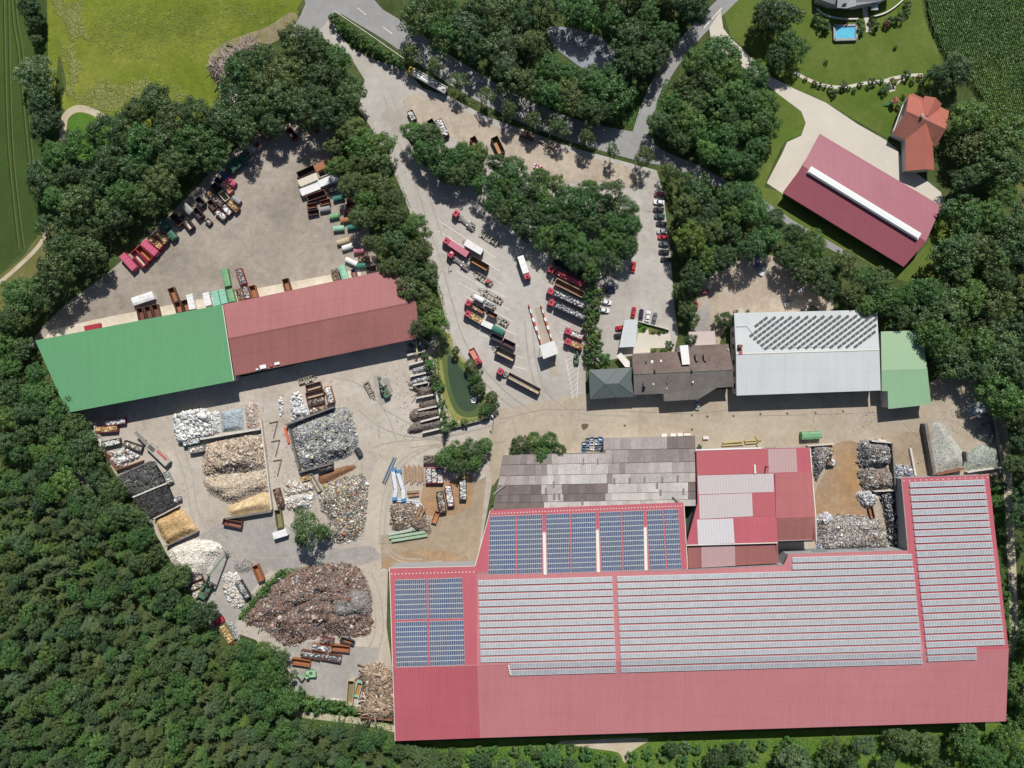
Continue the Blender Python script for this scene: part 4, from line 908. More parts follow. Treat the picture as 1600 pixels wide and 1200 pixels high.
# ------------------------------------------------------------------ walls, heaps, loads
ORD = ['first', 'second', 'third', 'fourth', 'fifth', 'sixth', 'seventh', 'eighth', 'ninth', 'tenth', 'eleventh', 'twelfth']

def wall(x1, y1, x2, y2, h, t, m, label, group=None, block=1.6):
    a = P(x1, y1, h); b_ = P(x2, y2, h); a.z = b_.z = 0
    d = b_ - a; L = d.length; d.normalize()
    root = thing('bay_wall', label, 'wall', (a + b_) / 2, math.atan2(d.y, d.x), group)
    n = max(1, int(L / block)); rr = random.Random(int(x1 * 7 + y1))
    q = MB()
    for i in range(n):
        c = -L / 2 + (i + 0.5) * L / n
        q.box((c, rr.uniform(-0.03, 0.03), h / 2 + rr.uniform(-0.04, 0.04)), (L / n - 0.04, t, h))
    o = q.build('wall_blocks', m, root)
    return root

def boxes(n, pos, size, yaw, pitch, roll, cols):
    """numpy batch of boxes -> V, F, C"""
    base = np.array([[-1, -1, -1], [1, -1, -1], [1, 1, -1], [-1, 1, -1], [-1, -1, 1], [1, -1, 1], [1, 1, 1], [-1, 1, 1]], float) * 0.5
    F0 = np.array([[3, 2, 1, 0], [4, 5, 6, 7], [0, 1, 5, 4], [1, 2, 6, 5], [2, 3, 7, 6], [3, 0, 4, 7]])
    v = base[None] * size[:, None, :]
    def rot(v, ang, i, j):
        c, s = np.cos(ang)[:, None], np.sin(ang)[:, None]
        a, b_ = v[:, :, i].copy(), v[:, :, j].copy()
        v[:, :, i] = a * c - b_ * s; v[:, :, j] = a * s + b_ * c
    rot(v, roll, 1, 2); rot(v, pitch, 2, 0); rot(v, yaw, 0, 1)
    v += pos[:, None, :]
    F = (F0[None] + (np.arange(n) * 8)[:, None, None]).reshape(-1, 4)
    return v.reshape(-1, 3), F, np.repeat(cols, 8, axis=0)

def vnoise(x, y, s, seed):
    r = np.random.default_rng(seed)
    out = np.zeros_like(x)
    for k in range(7):
        a = r.uniform(0, 6.28); f = s * (0.6 + 0.45 * k); p = r.uniform(0, 6.28)
        out += np.sin((x * math.cos(a) + y * math.sin(a)) * f + p) / (1 + 0.5 * k)
    return out / 3.0

def palette(pal, n, rng):
    w = np.array([p[3] if len(p) > 3 else 1.0 for p in pal], float); w /= w.sum()
    idx = rng.choice(len(pal), n, p=w)
    c = np.array([p[:3] for p in pal])[idx]
    return np.clip(c * rng.uniform(0.65, 1.3, (n, 1)), 0, 0.9)

HN = [0]
def heap(name, label, cat, poly, h, basec, pal, n, smin, smax, flat=0.35, fall=3.0, thin=1.0, m=None, long=1.0, basen=None, part='debris', group=None, lump=0.35):
    HN[0] += 1
    if smin < 0.9 and long < 2.2: smin *= 0.6; smax *= 0.6; n = int(n * 1.9)
    elif long >= 2.2: n = int(n * 2.4); lump = 0.15
    else: smax *= 0.85; n = int(n * 1.3)
    rng = np.random.default_rng(100 + HN[0])
    W = [(P(x, y, h * 0.5).x, P(x, y, h * 0.5).y) for x, y in poly]
    if len(W) > 4: W = catmull(W, 3)
    xs = [p[0] for p in W]; ys = [p[1] for p in W]
    cx, cy = sum(xs) / len(xs), sum(ys) / len(ys)
    root = thing(name, label, cat, (cx, cy, 0), 0, group)
    W = [(x - cx, y - cy) for x, y in W]
    def zfun(x, y):
        d = edgedist(W, x, y) * np.where(inside(W, x, y), 1, -1)
        t = np.clip(d / fall, 0, 1)
        t = t * t * (3 - 2 * t) * 0.6 + t * 0.4
        return np.where(d > 0, h * t * (1 - lump * 0.5 + lump * vnoise(x, y, 0.55, HN[0])), -0.2)
    st = 0.7
    gx = np.arange(min(xs) - cx - st, max(xs) - cx + 2 * st, st); gy = np.arange(min(ys) - cy - st, max(ys) - cy + 2 * st, st)
    X, Y = np.meshgrid(gx, gy)
    Zz = zfun(X, Y) + rng.uniform(-0.06, 0.06, X.shape)
    ny, nx = X.shape
    V = np.stack([X, Y, Zz], -1).reshape(-1, 3)
    ii = np.arange(nx * ny).reshape(ny, nx)
    F = np.stack([ii[:-1, :-1], ii[:-1, 1:], ii[1:, 1:], ii[1:, :-1]], -1).reshape(-1, 4)
    keep = (Zz.reshape(-1)[F] > -0.1).any(1)
    F = F[keep]
    bc = np.array(basec)[None] * rng.uniform(0.75, 1.25, (len(V), 1))
    mo = put('mound', fastmesh('mound', V, F, M_DEB, bc), root)
    k = 0; px_, py_ = [], []
    while k < n:
        x = rng.uniform(min(xs) - cx, max(xs) - cx, n); y = rng.uniform(min(ys) - cy, max(ys) - cy, n)
        ok = inside(W, x, y)
        px_.append(x[ok]); py_.append(y[ok]); k += ok.sum()
    x = np.concatenate(px_)[:n]; y = np.concatenate(py_)[:n]
    z = zfun(x, y)
    s = rng.uniform(smin, smax, n) * rng.uniform(0.6, 1.0, n) * np.where(rng.random(n) < 0.05, 2.0, 1.0)
    wf = 1.0 if long <= 1.0 else 0.60 / long ** 1.35
    stick = rng.random(n) < (0.0 if long <= 1 else 0.8)
    wfac = np.where(stick, wf, 0.8)
    size = np.stack([s * rng.uniform(0.8, 1.0, n) * np.where(stick, long, 1.0), s * rng.uniform(0.5, 1.0, n) * wfac, s * rng.uniform(0.12, 0.5, n) * thin * np.where(stick, max(wf, 0.3), 1.0)], -1)
    V, F, C = boxes(n, np.stack([x, y, z + size[:, 2] * 0.3], -1), size, rng.uniform(0, 6.28, n), rng.normal(0, flat, n), rng.normal(0, flat, n), palette(pal, n, rng))
    o = put(part, fastmesh(part, V, F, m or M_DEB, C), root)
    o['kind'] = 'stuff'
    return root

RUST = [(0.185, 0.115, 0.080, 3), (0.235, 0.150, 0.105, 2), (0.15, 0.118, 0.105, 2.5), (0.32, 0.26, 0.215, 1.2), (0.24, 0.095, 0.07, 0.5), (0.48, 0.44, 0.39, 0.5), (0.09, 0.08, 0.08, 1.5), (0.22, 0.20, 0.215, 1)]
GREY = [(0.30, 0.30, 0.29, 3), (0.43, 0.43, 0.41, 2), (0.14, 0.14, 0.15, 2), (0.56, 0.56, 0.53, 0.8), (0.22, 0.26, 0.30, 0.7), (0.45, 0.42, 0.25, 0.3)]
MIXED = [(0.42, 0.38, 0.32, 2), (0.62, 0.60, 0.54, 2), (0.14, 0.12, 0.11, 2), (0.26, 0.17, 0.11, 2), (0.40, 0.30, 0.10, 0.4), (0.12, 0.18, 0.26, 0.3), (0.40, 0.09, 0.06, 0.25), (0.14, 0.22, 0.12, 0.3), (0.30, 0.27, 0.23, 2)]
WHITEP = [(0.66, 0.65, 0.63, 4), (0.54, 0.53, 0.51, 2), (0.36, 0.36, 0.36, 1), (0.40, 0.46, 0.56, 0.3)]
CARD = [(0.44, 0.36, 0.27, 3), (0.54, 0.46, 0.36, 2), (0.62, 0.59, 0.54, 1), (0.30, 0.225, 0.155, 2), (0.50, 0.34, 0.26, 0.6), (0.25, 0.21, 0.17, 1)]
PAPER = [(0.66, 0.62, 0.58, 3), (0.56, 0.44, 0.36, 2), (0.45, 0.20, 0.16, 0.8), (0.58, 0.45, 0.20, 0.6), (0.25, 0.20, 0.16, 1), (0.30, 0.38, 0.44, 0.4)]
ALU = [(0.44, 0.45, 0.45, 3), (0.28, 0.285, 0.29, 2.5), (0.62, 0.62, 0.61, 1.3), (0.09, 0.09, 0.10, 2.4)]
CHIPS = [(0.50, 0.34, 0.16, 3), (0.58, 0.43, 0.23, 2), (0.42, 0.27, 0.12, 2)]
DIRTY = [(0.17, 0.135, 0.11, 3), (0.25, 0.20, 0.165, 2), (0.10, 0.085, 0.08, 2), (0.34, 0.30, 0.26, 1)]
BLK = [(0.025, 0.025, 0.027, 3), (0.045, 0.045, 0.048, 2)]
STICK = [(0.34, 0.25, 0.175, 3), (0.42, 0.33, 0.25, 2), (0.25, 0.175, 0.12, 2), (0.52, 0.44, 0.36, 1)]
GLASSP = [(0.34, 0.36, 0.32, 3), (0.44, 0.45, 0.40, 2), (0.20, 0.24, 0.20, 1.5), (0.58, 0.58, 0.53, 1)]

heap('scrap_heap', 'largest rusty brown steel scrap heap south of the lone leaning tree', 'scrap heap', [(382, 962), (396, 934), (436, 902), (478, 886), (545, 882), (570, 905), (579, 940), (577, 990), (552, 997), (500, 996), (452, 1012), (428, 1000), (408, 986), (384, 976)], 3.4, (0.15, 0.11, 0.088), RUST + [(0.50, 0.44, 0.40, 1.0), (0.36, 0.22, 0.18, 1.5)], 7000, 0.5, 2.6, 0.35, 9, 0.6, long=1.9, lump=0.6)
heap('scrap_heap', 'grey wire scrap mound on the right flank of the rusty scrap heap', 'scrap heap', [(510, 925), (545, 912), (572, 925), (580, 945), (570, 970), (535, 975), (510, 960)], 4.3, (0.20, 0.185, 0.18), GREY[:3] + DIRTY[:2], 1500, 0.4, 1.6, 0.5, 6, 0.4, long=1.6)
heap('plastic_heap', 'big grey heap of crumpled film and foil behind dark bay walls', 'waste heap', [(454, 672), (486, 652), (520, 640), (540, 636), (550, 655), (558, 690), (546, 712), (508, 724), (468, 732)], 3.6, (0.30, 0.30, 0.29), GREY, 4200, 0.5, 1.9, 0.45, 5, 0.6)
heap('electronic_scrap_heap', 'colourful mixed appliance scrap heap right of the lone tree', 'scrap heap', [(500, 772), (520, 752), (558, 742), (572, 752), (572, 800), (562, 838), (536, 850), (508, 842), (512, 812), (500, 795)], 2.8, (0.20, 0.165, 0.13), MIXED, 3600, 0.5, 1.7, 0.4, 5, 0.8)
heap('turnings_heap', 'reddish brown heap of rusty metal turnings below the grey film heap', 'scrap heap', [(496, 744), (520, 734), (548, 726), (556, 732), (530, 746), (502, 758)], 1.8, (0.24, 0.12, 0.065), [(0.27, 0.135, 0.07, 2), (0.20, 0.10, 0.06, 1), (0.36, 0.20, 0.11, 1)], 900, 0.2, 0.6, 0.4, 3)
heap('cardboard_heap', 'large beige cardboard heap behind the long pale bay wall', 'waste heap', [(320, 694), (350, 684), (404, 676), (414, 705), (412, 732), (380, 738), (350, 742), (318, 744), (314, 715)], 3.6, (0.44, 0.37, 0.28), CARD, 3400, 0.5, 1.8, 0.4, 5, 0.6)
heap('wood_chip_heap', 'pale shredded wood heap south of the cardboard heap', 'waste heap', [(318, 746), (345, 740), (380, 738), (412, 736), (418, 766), (392, 778), (362, 790), (330, 776), (316, 760)], 3.2, (0.50, 0.43, 0.33), CARD[:3] + STICK[:1], 2600, 0.3, 1.1, 0.4, 5, 0.6)
heap('sawdust_heap', 'smooth yellow sawdust heap in the corner bay', 'waste heap', [(356, 790), (390, 776), (418, 768), (424, 796), (392, 804), (358, 808)], 2.6, (0.55, 0.42, 0.24), CHIPS, 700, 0.15, 0.4, 0.3, 4, lump=0.15)
heap('paper_bale_heap', 'white stacked bales below the green hall', 'bales', [(274, 650), (322, 640), (332, 678), (306, 686), (280, 690)], 2.6, (0.6, 0.6, 0.58), WHITEP, 520, 1.0, 2.0, 0.12, 0.8, 1.2, lump=0.25)
heap('white_film_heap', 'narrow white film strip between bales and blue grey rubble', 'waste heap', [(330, 644), (341, 642), (344, 676), (334, 678)], 1.2, (0.66, 0.66, 0.64), WHITEP, 200, 0.5, 1.2, 0.2, 1.0)
heap('bottle_heap', 'blue grey heap of crushed bottles in the bay', 'waste heap', [(343, 642), (378, 637), (381, 672), (346, 676)], 1.8, (0.34, 0.39, 0.42), [(0.36, 0.42, 0.46, 3), (0.46, 0.51, 0.54, 2), (0.26, 0.32, 0.37, 1)], 1400, 0.25, 0.7, 0.4, 2, 0.7)
heap('paper_heap', 'pinkish mixed paper heap at the right end of the bay', 'waste heap', [(381, 632), (400, 622), (404, 668), (384, 671)], 2.2, (0.45, 0.34, 0.27), PAPER, 900, 0.4, 1.1, 0.4, 2, 0.6)
heap('bag_heap', 'white heap of bulging sacks beside the stacked brown containers', 'waste heap', [(453, 620), (466, 612), (476, 632), (486, 648), (464, 658), (456, 660)], 1.8, (0.60, 0.60, 0.62), WHITEP, 330, 0.8, 1.6, 0.3, 2, 1.6)
heap('bag_heap', 'small pile of white sacks left of the white sack heap', 'waste heap', [(434, 622), (440, 620), (444, 645), (437, 650)], 1.2, (0.6, 0.6, 0.6), WHITEP, 60, 0.8, 1.5, 0.3, 1.5, 1.6)
heap('foam_heap', 'white insulation waste heap beside the lone tree', 'waste heap', [(446, 780), (466, 768), (490, 770), (486, 792), (466, 798), (448, 796)], 2.0, (0.58, 0.56, 0.52), WHITEP + CARD[:2], 420, 0.6, 1.8, 0.3, 2.5)
heap('foam_heap', 'pale rubble and board heap above the lone tree', 'waste heap', [(446, 754), (470, 752), (492, 756), (488, 768), (448, 778)], 1.4, (0.52, 0.49, 0.44), WHITEP + CARD, 320, 0.6, 1.6, 0.3, 2.0)
heap('glass_wool_heap', 'white plaster heap under the green grab boom', 'waste heap', [(262, 858), (286, 846), (312, 843), (340, 849), (346, 862), (334, 878), (326, 896), (304, 908), (286, 902), (270, 886)], 3.0, (0.62, 0.58, 0.51), [(0.66, 0.62, 0.56, 3), (0.56, 0.52, 0.46, 1), (0.42, 0.40, 0.37, 0.6)], 1300, 0.3, 1.0, 0.35, 4, lump=0.25)
heap('sand_heap', 'small round beige sand pile at the grab', 'sand', [(299, 880), (312, 874), (322, 880), (318, 892), (306, 898), (298, 892)], 3.6, (0.50, 0.42, 0.30), CHIPS[:2] + CARD[:1], 120, 0.1, 0.3, 0.3, 3, lump=0.1)
heap('wood_shaving_heap', 'orange wood shavings heap below the black tyre heaps', 'waste heap', [(240, 814), (258, 804), (280, 794), (302, 820), (306, 830), (282, 842), (258, 852)], 2.8, (0.48, 0.33, 0.17), CHIPS, 1100, 0.2, 0.7, 0.4, 3, lump=0.2)
heap('rubble_heap', 'low scatter of grey rubble left of the rusty tipped container', 'rubble', [(366, 880), (384, 874), (396, 882), (392, 892), (376, 896), (366, 890)], 0.6, (0.34, 0.32, 0.29), GREY + DIRTY, 500, 0.25, 0.8, 0.4, 2)
heap('board_heap', 'white plasterboard heap beside the dark scrap container', 'waste heap', [(348, 898), (372, 898), (382, 922), (384, 944), (364, 950), (354, 934)], 0.9, (0.60, 0.57, 0.52), WHITEP + CARD[:2], 420, 0.5, 2.0, 0.15, 2)
heap('shredded_metal_heap', 'small silvery shred heap beside the olive container', 'scrap heap', [(356, 972), (364, 974), (374, 996), (368, 1004), (360, 990)], 1.3, (0.45, 0.45, 0.46), ALU, 420, 0.3, 0.9, 0.4, 1.5, m=M_SHINY)
heap('branch_heap', 'tangled brown timber heap against the corner of the solar hall', 'timber heap', [(566, 1050), (580, 1042), (600, 1046), (612, 1058), (614, 1118), (566, 1116), (572, 1080)], 3.0, (0.26, 0.19, 0.13), STICK, 1500, 0.9, 2.6, 0.22, 2.5, 0.5, long=2.6)
heap('brushwood_heap', 'dead grey branches heaped at the meadow corner', 'timber heap', [(330, 105), (346, 86), (372, 72), (396, 62), (400, 76), (380, 96), (362, 120), (345, 130)], 1.2, (0.15, 0.125, 0.08), [(0.26, 0.215, 0.175, 3), (0.19, 0.15, 0.115, 2), (0.36, 0.32, 0.28, 0.6)], 1100, 0.9, 2.4, 0.25, 3, 0.25, long=2.8)
heap('beam_scrap_heap', 'brown heap of cut girders and machine parts in front of green beams', 'scrap heap', [(612, 788), (640, 784), (660, 790), (668, 815), (674, 834), (650, 832), (616, 830), (610, 808)], 1.8, (0.22, 0.165, 0.12), MIXED[:4] + RUST[:4], 800, 0.6, 2.4, 0.3, 2.5, 0.5, long=2.0)
heap('steel_scrap_heap', 'silvery crumpled cuttings against the workshop wall', 'scrap heap', [(1270, 700), (1298, 699), (1296, 722), (1282, 742), (1276, 752)], 2.5, (0.28, 0.28, 0.275), ALU + DIRTY[:2], 1100, 0.4, 1.2, 0.45, 2, m=M_SHINY)
heap('wire_scrap_heap', 'grey tangled sheet and wire heap inside the open bay', 'scrap heap', [(1344, 692), (1362, 688), (1390, 692), (1396, 724), (1366, 732), (1346, 728)], 3.2, (0.22, 0.22, 0.215), ALU + DIRTY, 1300, 0.5, 2.0, 0.5, 3, 0.4, m=M_SHINY, long=1.5)
heap('brown_scrap_heap', 'brown tinted scrap heap below the grey wire heap', 'scrap heap', [(1348, 734), (1372, 732), (1396, 734), (1398, 762), (1372, 766), (1350, 768)], 3.0, (0.19, 0.15, 0.115), DIRTY + ALU[:2] + RUST[:2], 1000, 0.5, 1.8, 0.5, 3, 0.5)
heap('white_scrap_heap', 'white appliance shells piled beside the rust stained slab', 'scrap heap', [(1342, 768), (1366, 768), (1374, 778), (1368, 790), (1352, 794), (1340, 778)], 2.0, (0.40, 0.39, 0.37), WHITEP + ALU[:2] + DIRTY[:1], 320, 0.6, 1.7, 0.4, 2)
heap('shredder_heap', 'wide grey shredded scrap heap against the solar hall', 'scrap heap', [(1278, 812), (1296, 806), (1340, 806), (1376, 812), (1388, 840), (1390, 862), (1330, 864), (1282, 864)], 3.2, (0.27, 0.255, 0.235), ALU + MIXED[:4] + DIRTY[:2], 3000, 0.4, 1.5, 0.45, 4, 0.7)
heap('cable_heap', 'coloured plastic and textile waste at the workshop corner', 'waste heap', [(1277, 812), (1288, 800), (1304, 808), (1300, 818), (1284, 824)], 2.6, (0.36, 0.34, 0.34), WHITEP + [(0.14, 0.2, 0.42, 1.2), (0.45, 0.10, 0.2, 1), (0.2, 0.35, 0.25, 0.5)], 300, 0.4, 1.2, 0.4, 2)
heap('cable_heap', 'blue and white sack waste between workshop and solar hall', 'waste heap', [(1277, 840), (1286, 836), (1290, 862), (1278, 864)], 2.6, (0.34, 0.36, 0.4), WHITEP + [(0.08, 0.14, 0.36, 2.5)], 200, 0.4, 1.1, 0.4, 2)
heap('shade_black_heap', 'black shaded scrap stack under the solar hall eaves', 'scrap heap', [(1376, 770), (1406, 768), (1412, 858), (1392, 858), (1384, 812)], 2.2, (0.05, 0.05, 0.055), BLK + ALU[:1], 700, 0.4, 1.6, 0.4, 2, m=M_SHINY)  # near-black debris colours carry the shade beneath the eaves
heap('offcut_heap', 'bright aluminium offcuts by the white kerb wall', 'scrap heap', [(1398, 726), (1412, 728), (1424, 728), (1428, 744), (1404, 746), (1398, 742)], 1.4, (0.38, 0.39, 0.4), ALU + [(0.16, 0.2, 0.45, 0.6)], 420, 0.4, 1.4, 0.4, 1.5, m=M_SHINY)
heap('glass_heap', 'pale grey broken glass heap beside the dark bay wall', 'waste heap', [(1457, 664), (1478, 664), (1494, 688), (1508, 708), (1508, 730), (1482, 736), (1464, 740)], 1.5, (0.40, 0.40, 0.36), [(0.44, 0.44, 0.40, 3), (0.52, 0.52, 0.47, 2), (0.34, 0.34, 0.31, 1)], 2600, 0.15, 0.5, 0.4, 4, lump=0.15)
heap('glass_heap', 'greenish bottle glass heap in the outer bay', 'waste heap', [(1510, 712), (1528, 696), (1546, 692), (1562, 690), (1568, 728), (1540, 734), (1512, 738)], 1.6, (0.30, 0.34, 0.29), GLASSP, 2600, 0.2, 0.6, 0.4, 4, lump=0.15)
heap('glass_heap', 'dark brown glass heap in the upper outer bay', 'waste heap', [(1530, 666), (1550, 656), (1556, 676), (1556, 690), (1532, 690), (1526, 678)], 2.0, (0.23, 0.205, 0.17), DIRTY[1:] + GLASSP[:2], 1100, 0.2, 0.6, 0.4, 3, lump=0.15)
heap('foil_heap', 'blue grey foil heap in the dark corner near the right edge trees', 'waste heap', [(1514, 636), (1526, 626), (1546, 628), (1550, 642), (1542, 650), (1520, 650)], 2.0, (0.34, 0.40, 0.42), [(0.36, 0.43, 0.45, 3), (0.6, 0.62, 0.6, 1), (0.26, 0.32, 0.34, 1)], 600, 0.4, 1.1, 0.4, 2)
BAY = 'in the column of bays left of the green pond'
heap('aluminium_heap', 'silver sheet heap in an upper bay left of the pond', 'scrap heap', [(643, 576), (664, 571), (668, 579), (646, 585)], 1.6, (0.46, 0.47, 0.48), ALU, 260, 0.5, 1.3, 0.4, 1.2, m=M_SHINY)
heap('aluminium_heap', 'bright white metal heap in the walled bay left of the pond', 'scrap heap', [(641, 596), (650, 590), (673, 585), (674, 594), (648, 601), (638, 602)], 1.8, (0.42, 0.44, 0.45), ALU, 420, 0.5, 1.5, 0.4, 1.2, m=M_SHINY)
heap('girder_heap', 'crossed rusty girders in a bay left of the pond', 'scrap heap', [(653, 608), (670, 604), (673, 613), (656, 618)], 1.2, (0.24, 0.20, 0.17), DIRTY, 120, 1.0, 2.6, 0.25, 1.2, 0.4, long=2.5)
heap('turnings_heap', 'dark brown turnings heap in a bay left of the pond', 'scrap heap', [(657, 630), (672, 624), (683, 622), (686, 633), (660, 639)], 1.6, (0.15, 0.12, 0.095), DIRTY, 420, 0.3, 0.9, 0.4, 1.5)
heap('turnings_heap', 'widest brown turnings heap spilling out of its bay left of the pond', 'scrap heap', [(639, 648), (650, 638), (672, 638), (686, 636), (688, 650), (660, 657), (644, 660)], 2.0, (0.175, 0.135, 0.105), DIRTY, 800, 0.3, 0.8, 0.4, 2)
heap('turnings_heap', 'dark grey cuttings heap in the lowest bay left of the pond', 'scrap heap', [(636, 672), (648, 660), (668, 658), (688, 654), (691, 667), (664, 675), (640, 678)], 1.8, (0.16, 0.145, 0.13), DIRTY + GREY[2:3], 760, 0.4, 1.2, 0.4, 2, long=1.4)
heap('girder_heap', 'rusty girders and pipes heaped in the shaded top bay left of the pond', 'scrap heap', [(640, 538), (662, 534), (664, 548), (642, 552)], 1.5, (0.14, 0.13, 0.12), DIRTY + ALU[:1], 200, 0.8, 2.4, 0.3, 1.2, 0.4, long=2.2)
heap('timber_scrap', 'thin white debris strip along the upper right service path', 'waste heap', [(1582, 610), (1590, 612), (1586, 625), (1580, 622)], 0.5, (0.5, 0.46, 0.4), WHITEP, 40, 0.3, 0.8, 0.4, 1)

# tyres
def tyre_mesh(R, r, w):
    V = []; F = []; seg = 12
    prof = [(R - r, -w / 2), (R, -w / 2 * 0.8), (R, w / 2 * 0.8), (R - r, w / 2)]
    for i in range(seg):
        a = 2 * math.pi * i / seg
        for (rr, z) in prof: V.append((rr * math.cos(a), rr * math.sin(a), z))
    for i in range(seg):
        j = (i + 1) % seg
        for k in range(4):
            l = (k + 1) % 4
            F.append((i * 4 + k, j * 4 + k, j * 4 + l, i * 4 + l))
    return np.array(V), np.array(F)
M_TYRE = mat('tyre_pile_rubber', (1, 1, 1), 0.8, None, 0.1, 0.1, vcol=True, spec=0.3)
def tyres(label, poly, h, n, Rmin, Rmax, seed, ca, cb):
    rng = np.random.default_rng(seed)
    W = [(P(x, y, h / 2).x, P(x, y, h / 2).y) for x, y in poly]
    cx = sum(p[0] for p in W) / len(W); cy = sum(p[1] for p in W) / len(W)
    W = [(x - cx, y - cy) for x, y in W]
    root = thing('tyre_heap', label, 'tyre heap', (cx, cy, 0))
    q = MB(); T = [(x * 0.98, y * 0.98, h - 0.5) for x, y in W]
    B0 = [(x, y, 0) for x, y in W]
    if sum(W[i][0] * W[(i + 1) % len(W)][1] - W[(i + 1) % len(W)][0] * W[i][1] for i in range(len(W))) < 0: T.reverse(); B0.reverse()
    q.prism(B0, T); q.build('core', M_RUBBER, root)
    Vs, Fs, Cs = [], [], []; k = 0; nv = 0
    xs = [p[0] for p in W]; ys = [p[1] for p in W]
    while k < n:
        x, y = rng.uniform(min(xs), max(xs)), rng.uniform(min(ys), max(ys))
        if not inside(W, [x], [y])[0]: continue
        R = rng.uniform(Rmin, Rmax); v, f = tyre_mesh(R, R * 0.42, R * 0.55)
        e = Euler((rng.normal(0, 0.35), rng.normal(0, 0.35), rng.uniform(0, 6))).to_matrix()
        v = v @ np.array(e).T + np.array([x, y, h - 0.55 + rng.uniform(0, 0.6)])
        Vs.append(v); Fs.append(f + nv); nv += len(v); k += 1
        c = rng.uniform(ca, cb) * (2.2 if rng.random() < 0.07 else 1); Cs.append(np.full((len(v), 3), c))
    o = put('tyres', fastmesh('tyres', np.concatenate(Vs), np.concatenate(Fs), M_TYRE, np.concatenate(Cs)), root); o['kind'] = 'stuff'
tyres('upper black tyre heap with whole visible tyres', [(186, 745), (214, 730), (240, 722), (252, 740), (258, 754), (206, 776)], 2.2, 330, 0.45, 1.05, 5, 0.05, 0.125)
tyres('lower black tyre heap of small shredded tyres', [(209, 780), (262, 758), (274, 788), (238, 807)], 2.2, 700, 0.28, 0.5, 6, 0.035, 0.085)

# bay walls
wall(312, 686, 406, 670, 2.6, 0.8, M_WALLC, 'long pale concrete wall behind the bottle and paper bays')
wall(407, 655, 424, 796, 2.0, 0.5, M_WALLC, 'thin pale wall right of the cardboard heap')
wall(352, 811, 424, 799, 2.6, 0.6, M_WALLD, 'dark wall closing the sawdust bay')
wall(446, 664, 521, 636, 3.0, 0.7, M_WALLD, 'dark upper wall of the grey film bay')
wall(451, 670, 467, 734, 3.0, 0.6, M_WALLD, 'dark left wall of the grey film bay')
wall(467, 738, 519, 724, 3.0, 0.7, M_WALLD, 'dark lower wall of the grey film bay')
wall(207, 777, 260, 755, 2.6, 0.6, M_WALLC, 'pale wall between the two tyre heaps')
wall(184, 744, 232, 722, 2.6, 0.5, M_WALLD, 'dark wall above the upper tyre heap')
wall(239, 811, 278, 791, 2.4, 0.4, M_WALLC, 'narrow pale wall above the orange shavings')
wall(258, 854, 308, 831, 2.4, 0.5, M_WALLD, 'dark wall below the orange shavings')
wall(563, 1121, 613, 1126, 2.6, 0.5, M_WALLR, 'rusty brown wall below the timber heap')
wall(566, 1078, 564, 1120, 2.4, 0.3, M_WALLR, 'rusty brown wall left of the timber heap')
for i, (a, b_, c, d) in enumerate(((636, 555, 664, 548), (639, 570, 661, 564), (641, 588, 675, 580), (645, 602, 668, 597), (650, 622, 680, 616), (653, 641, 685, 634), (657, 659, 687, 651), (660, 676, 690, 669))):
    wall(a, b_, c, d, 2.2, 0.7, M_WALLC, '%s pale divider wall from the top %s' % (ORD[i], BAY), 'bay divider walls left of the pond')
wall(682, 616, 692, 669, 2.4, 0.8, M_WALLC, 'pale back wall of the bays along the pond hedge')
wall(699, 671, 765, 653, 1.6, 0.4, M_WALLD, 'dark low wall below the green pond')
wall(1447, 662, 1461, 742, 3.2, 1.2, M_WALLD, 'tall dark block wall left of the pale glass heap')
wall(1464, 742, 1508, 733, 3.0, 0.5, M_WALLR, 'rusty wall below the pale glass heap')
wall(1510, 706, 1512, 722, 2.6, 0.6, M_WALLD, 'short dark stub wall between the glass heaps')
wall(1524, 656, 1556, 648, 2.8, 0.6, M_WALLD, 'dark wall above the brown glass heap')
wall(1556, 650, 1570, 732, 3.0, 0.5, M_WALLD, 'long dark outer wall of the glass bays')
wall(1512, 738, 1569, 730, 2.4, 0.4, M_WALLC, 'pale lower wall of the greenish glass bay')
wall(1423, 700, 1431, 743, 1.0, 0.8, M_WALLC, 'low white kerb wall above the solar hall corner')
wall(1362, 689, 1394, 692, 2.6, 0.5, M_WALLC, 'pale wall above the grey wire heap')
wall(1394, 692, 1400, 768, 2.8, 0.4, M_WALLD, 'dark wall right of the wire and brown scrap heaps')
wall(1366, 768, 1406, 766, 2.6, 0.4, M_WALLC, 'pale wall above the black scrap stack')
wall(1262, 697, 1304, 694, 1.8, 0.4, M_WALLC, 'pale wall above the silvery cuttings')
wall(146, 660, 162, 705, 1.6, 1.0, M_WALLC, 'pale retaining wall along the wood beside the white debris')
wall(161, 706, 182, 734, 2.0, 0.4, M_WALLR, 'maroon left wall of the white debris bay')
wall(180, 735, 222, 720, 2.0, 0.4, M_WALLR, 'maroon lower wall of the white debris bay')
heap('board_heap', 'white board and frame debris inside the maroon bay', 'waste heap', [(165, 708), (205, 698), (218, 714), (184, 732)], 1.4, (0.56, 0.54, 0.50), WHITEP + GREY[:2] + RUST[:1], 320, 0.6, 2.2, 0.15, 1.2)
wall(998, 502, 1046, 515, 1.2, 0.35, M_WALLC, 'low pale wall along the patio flower bed')

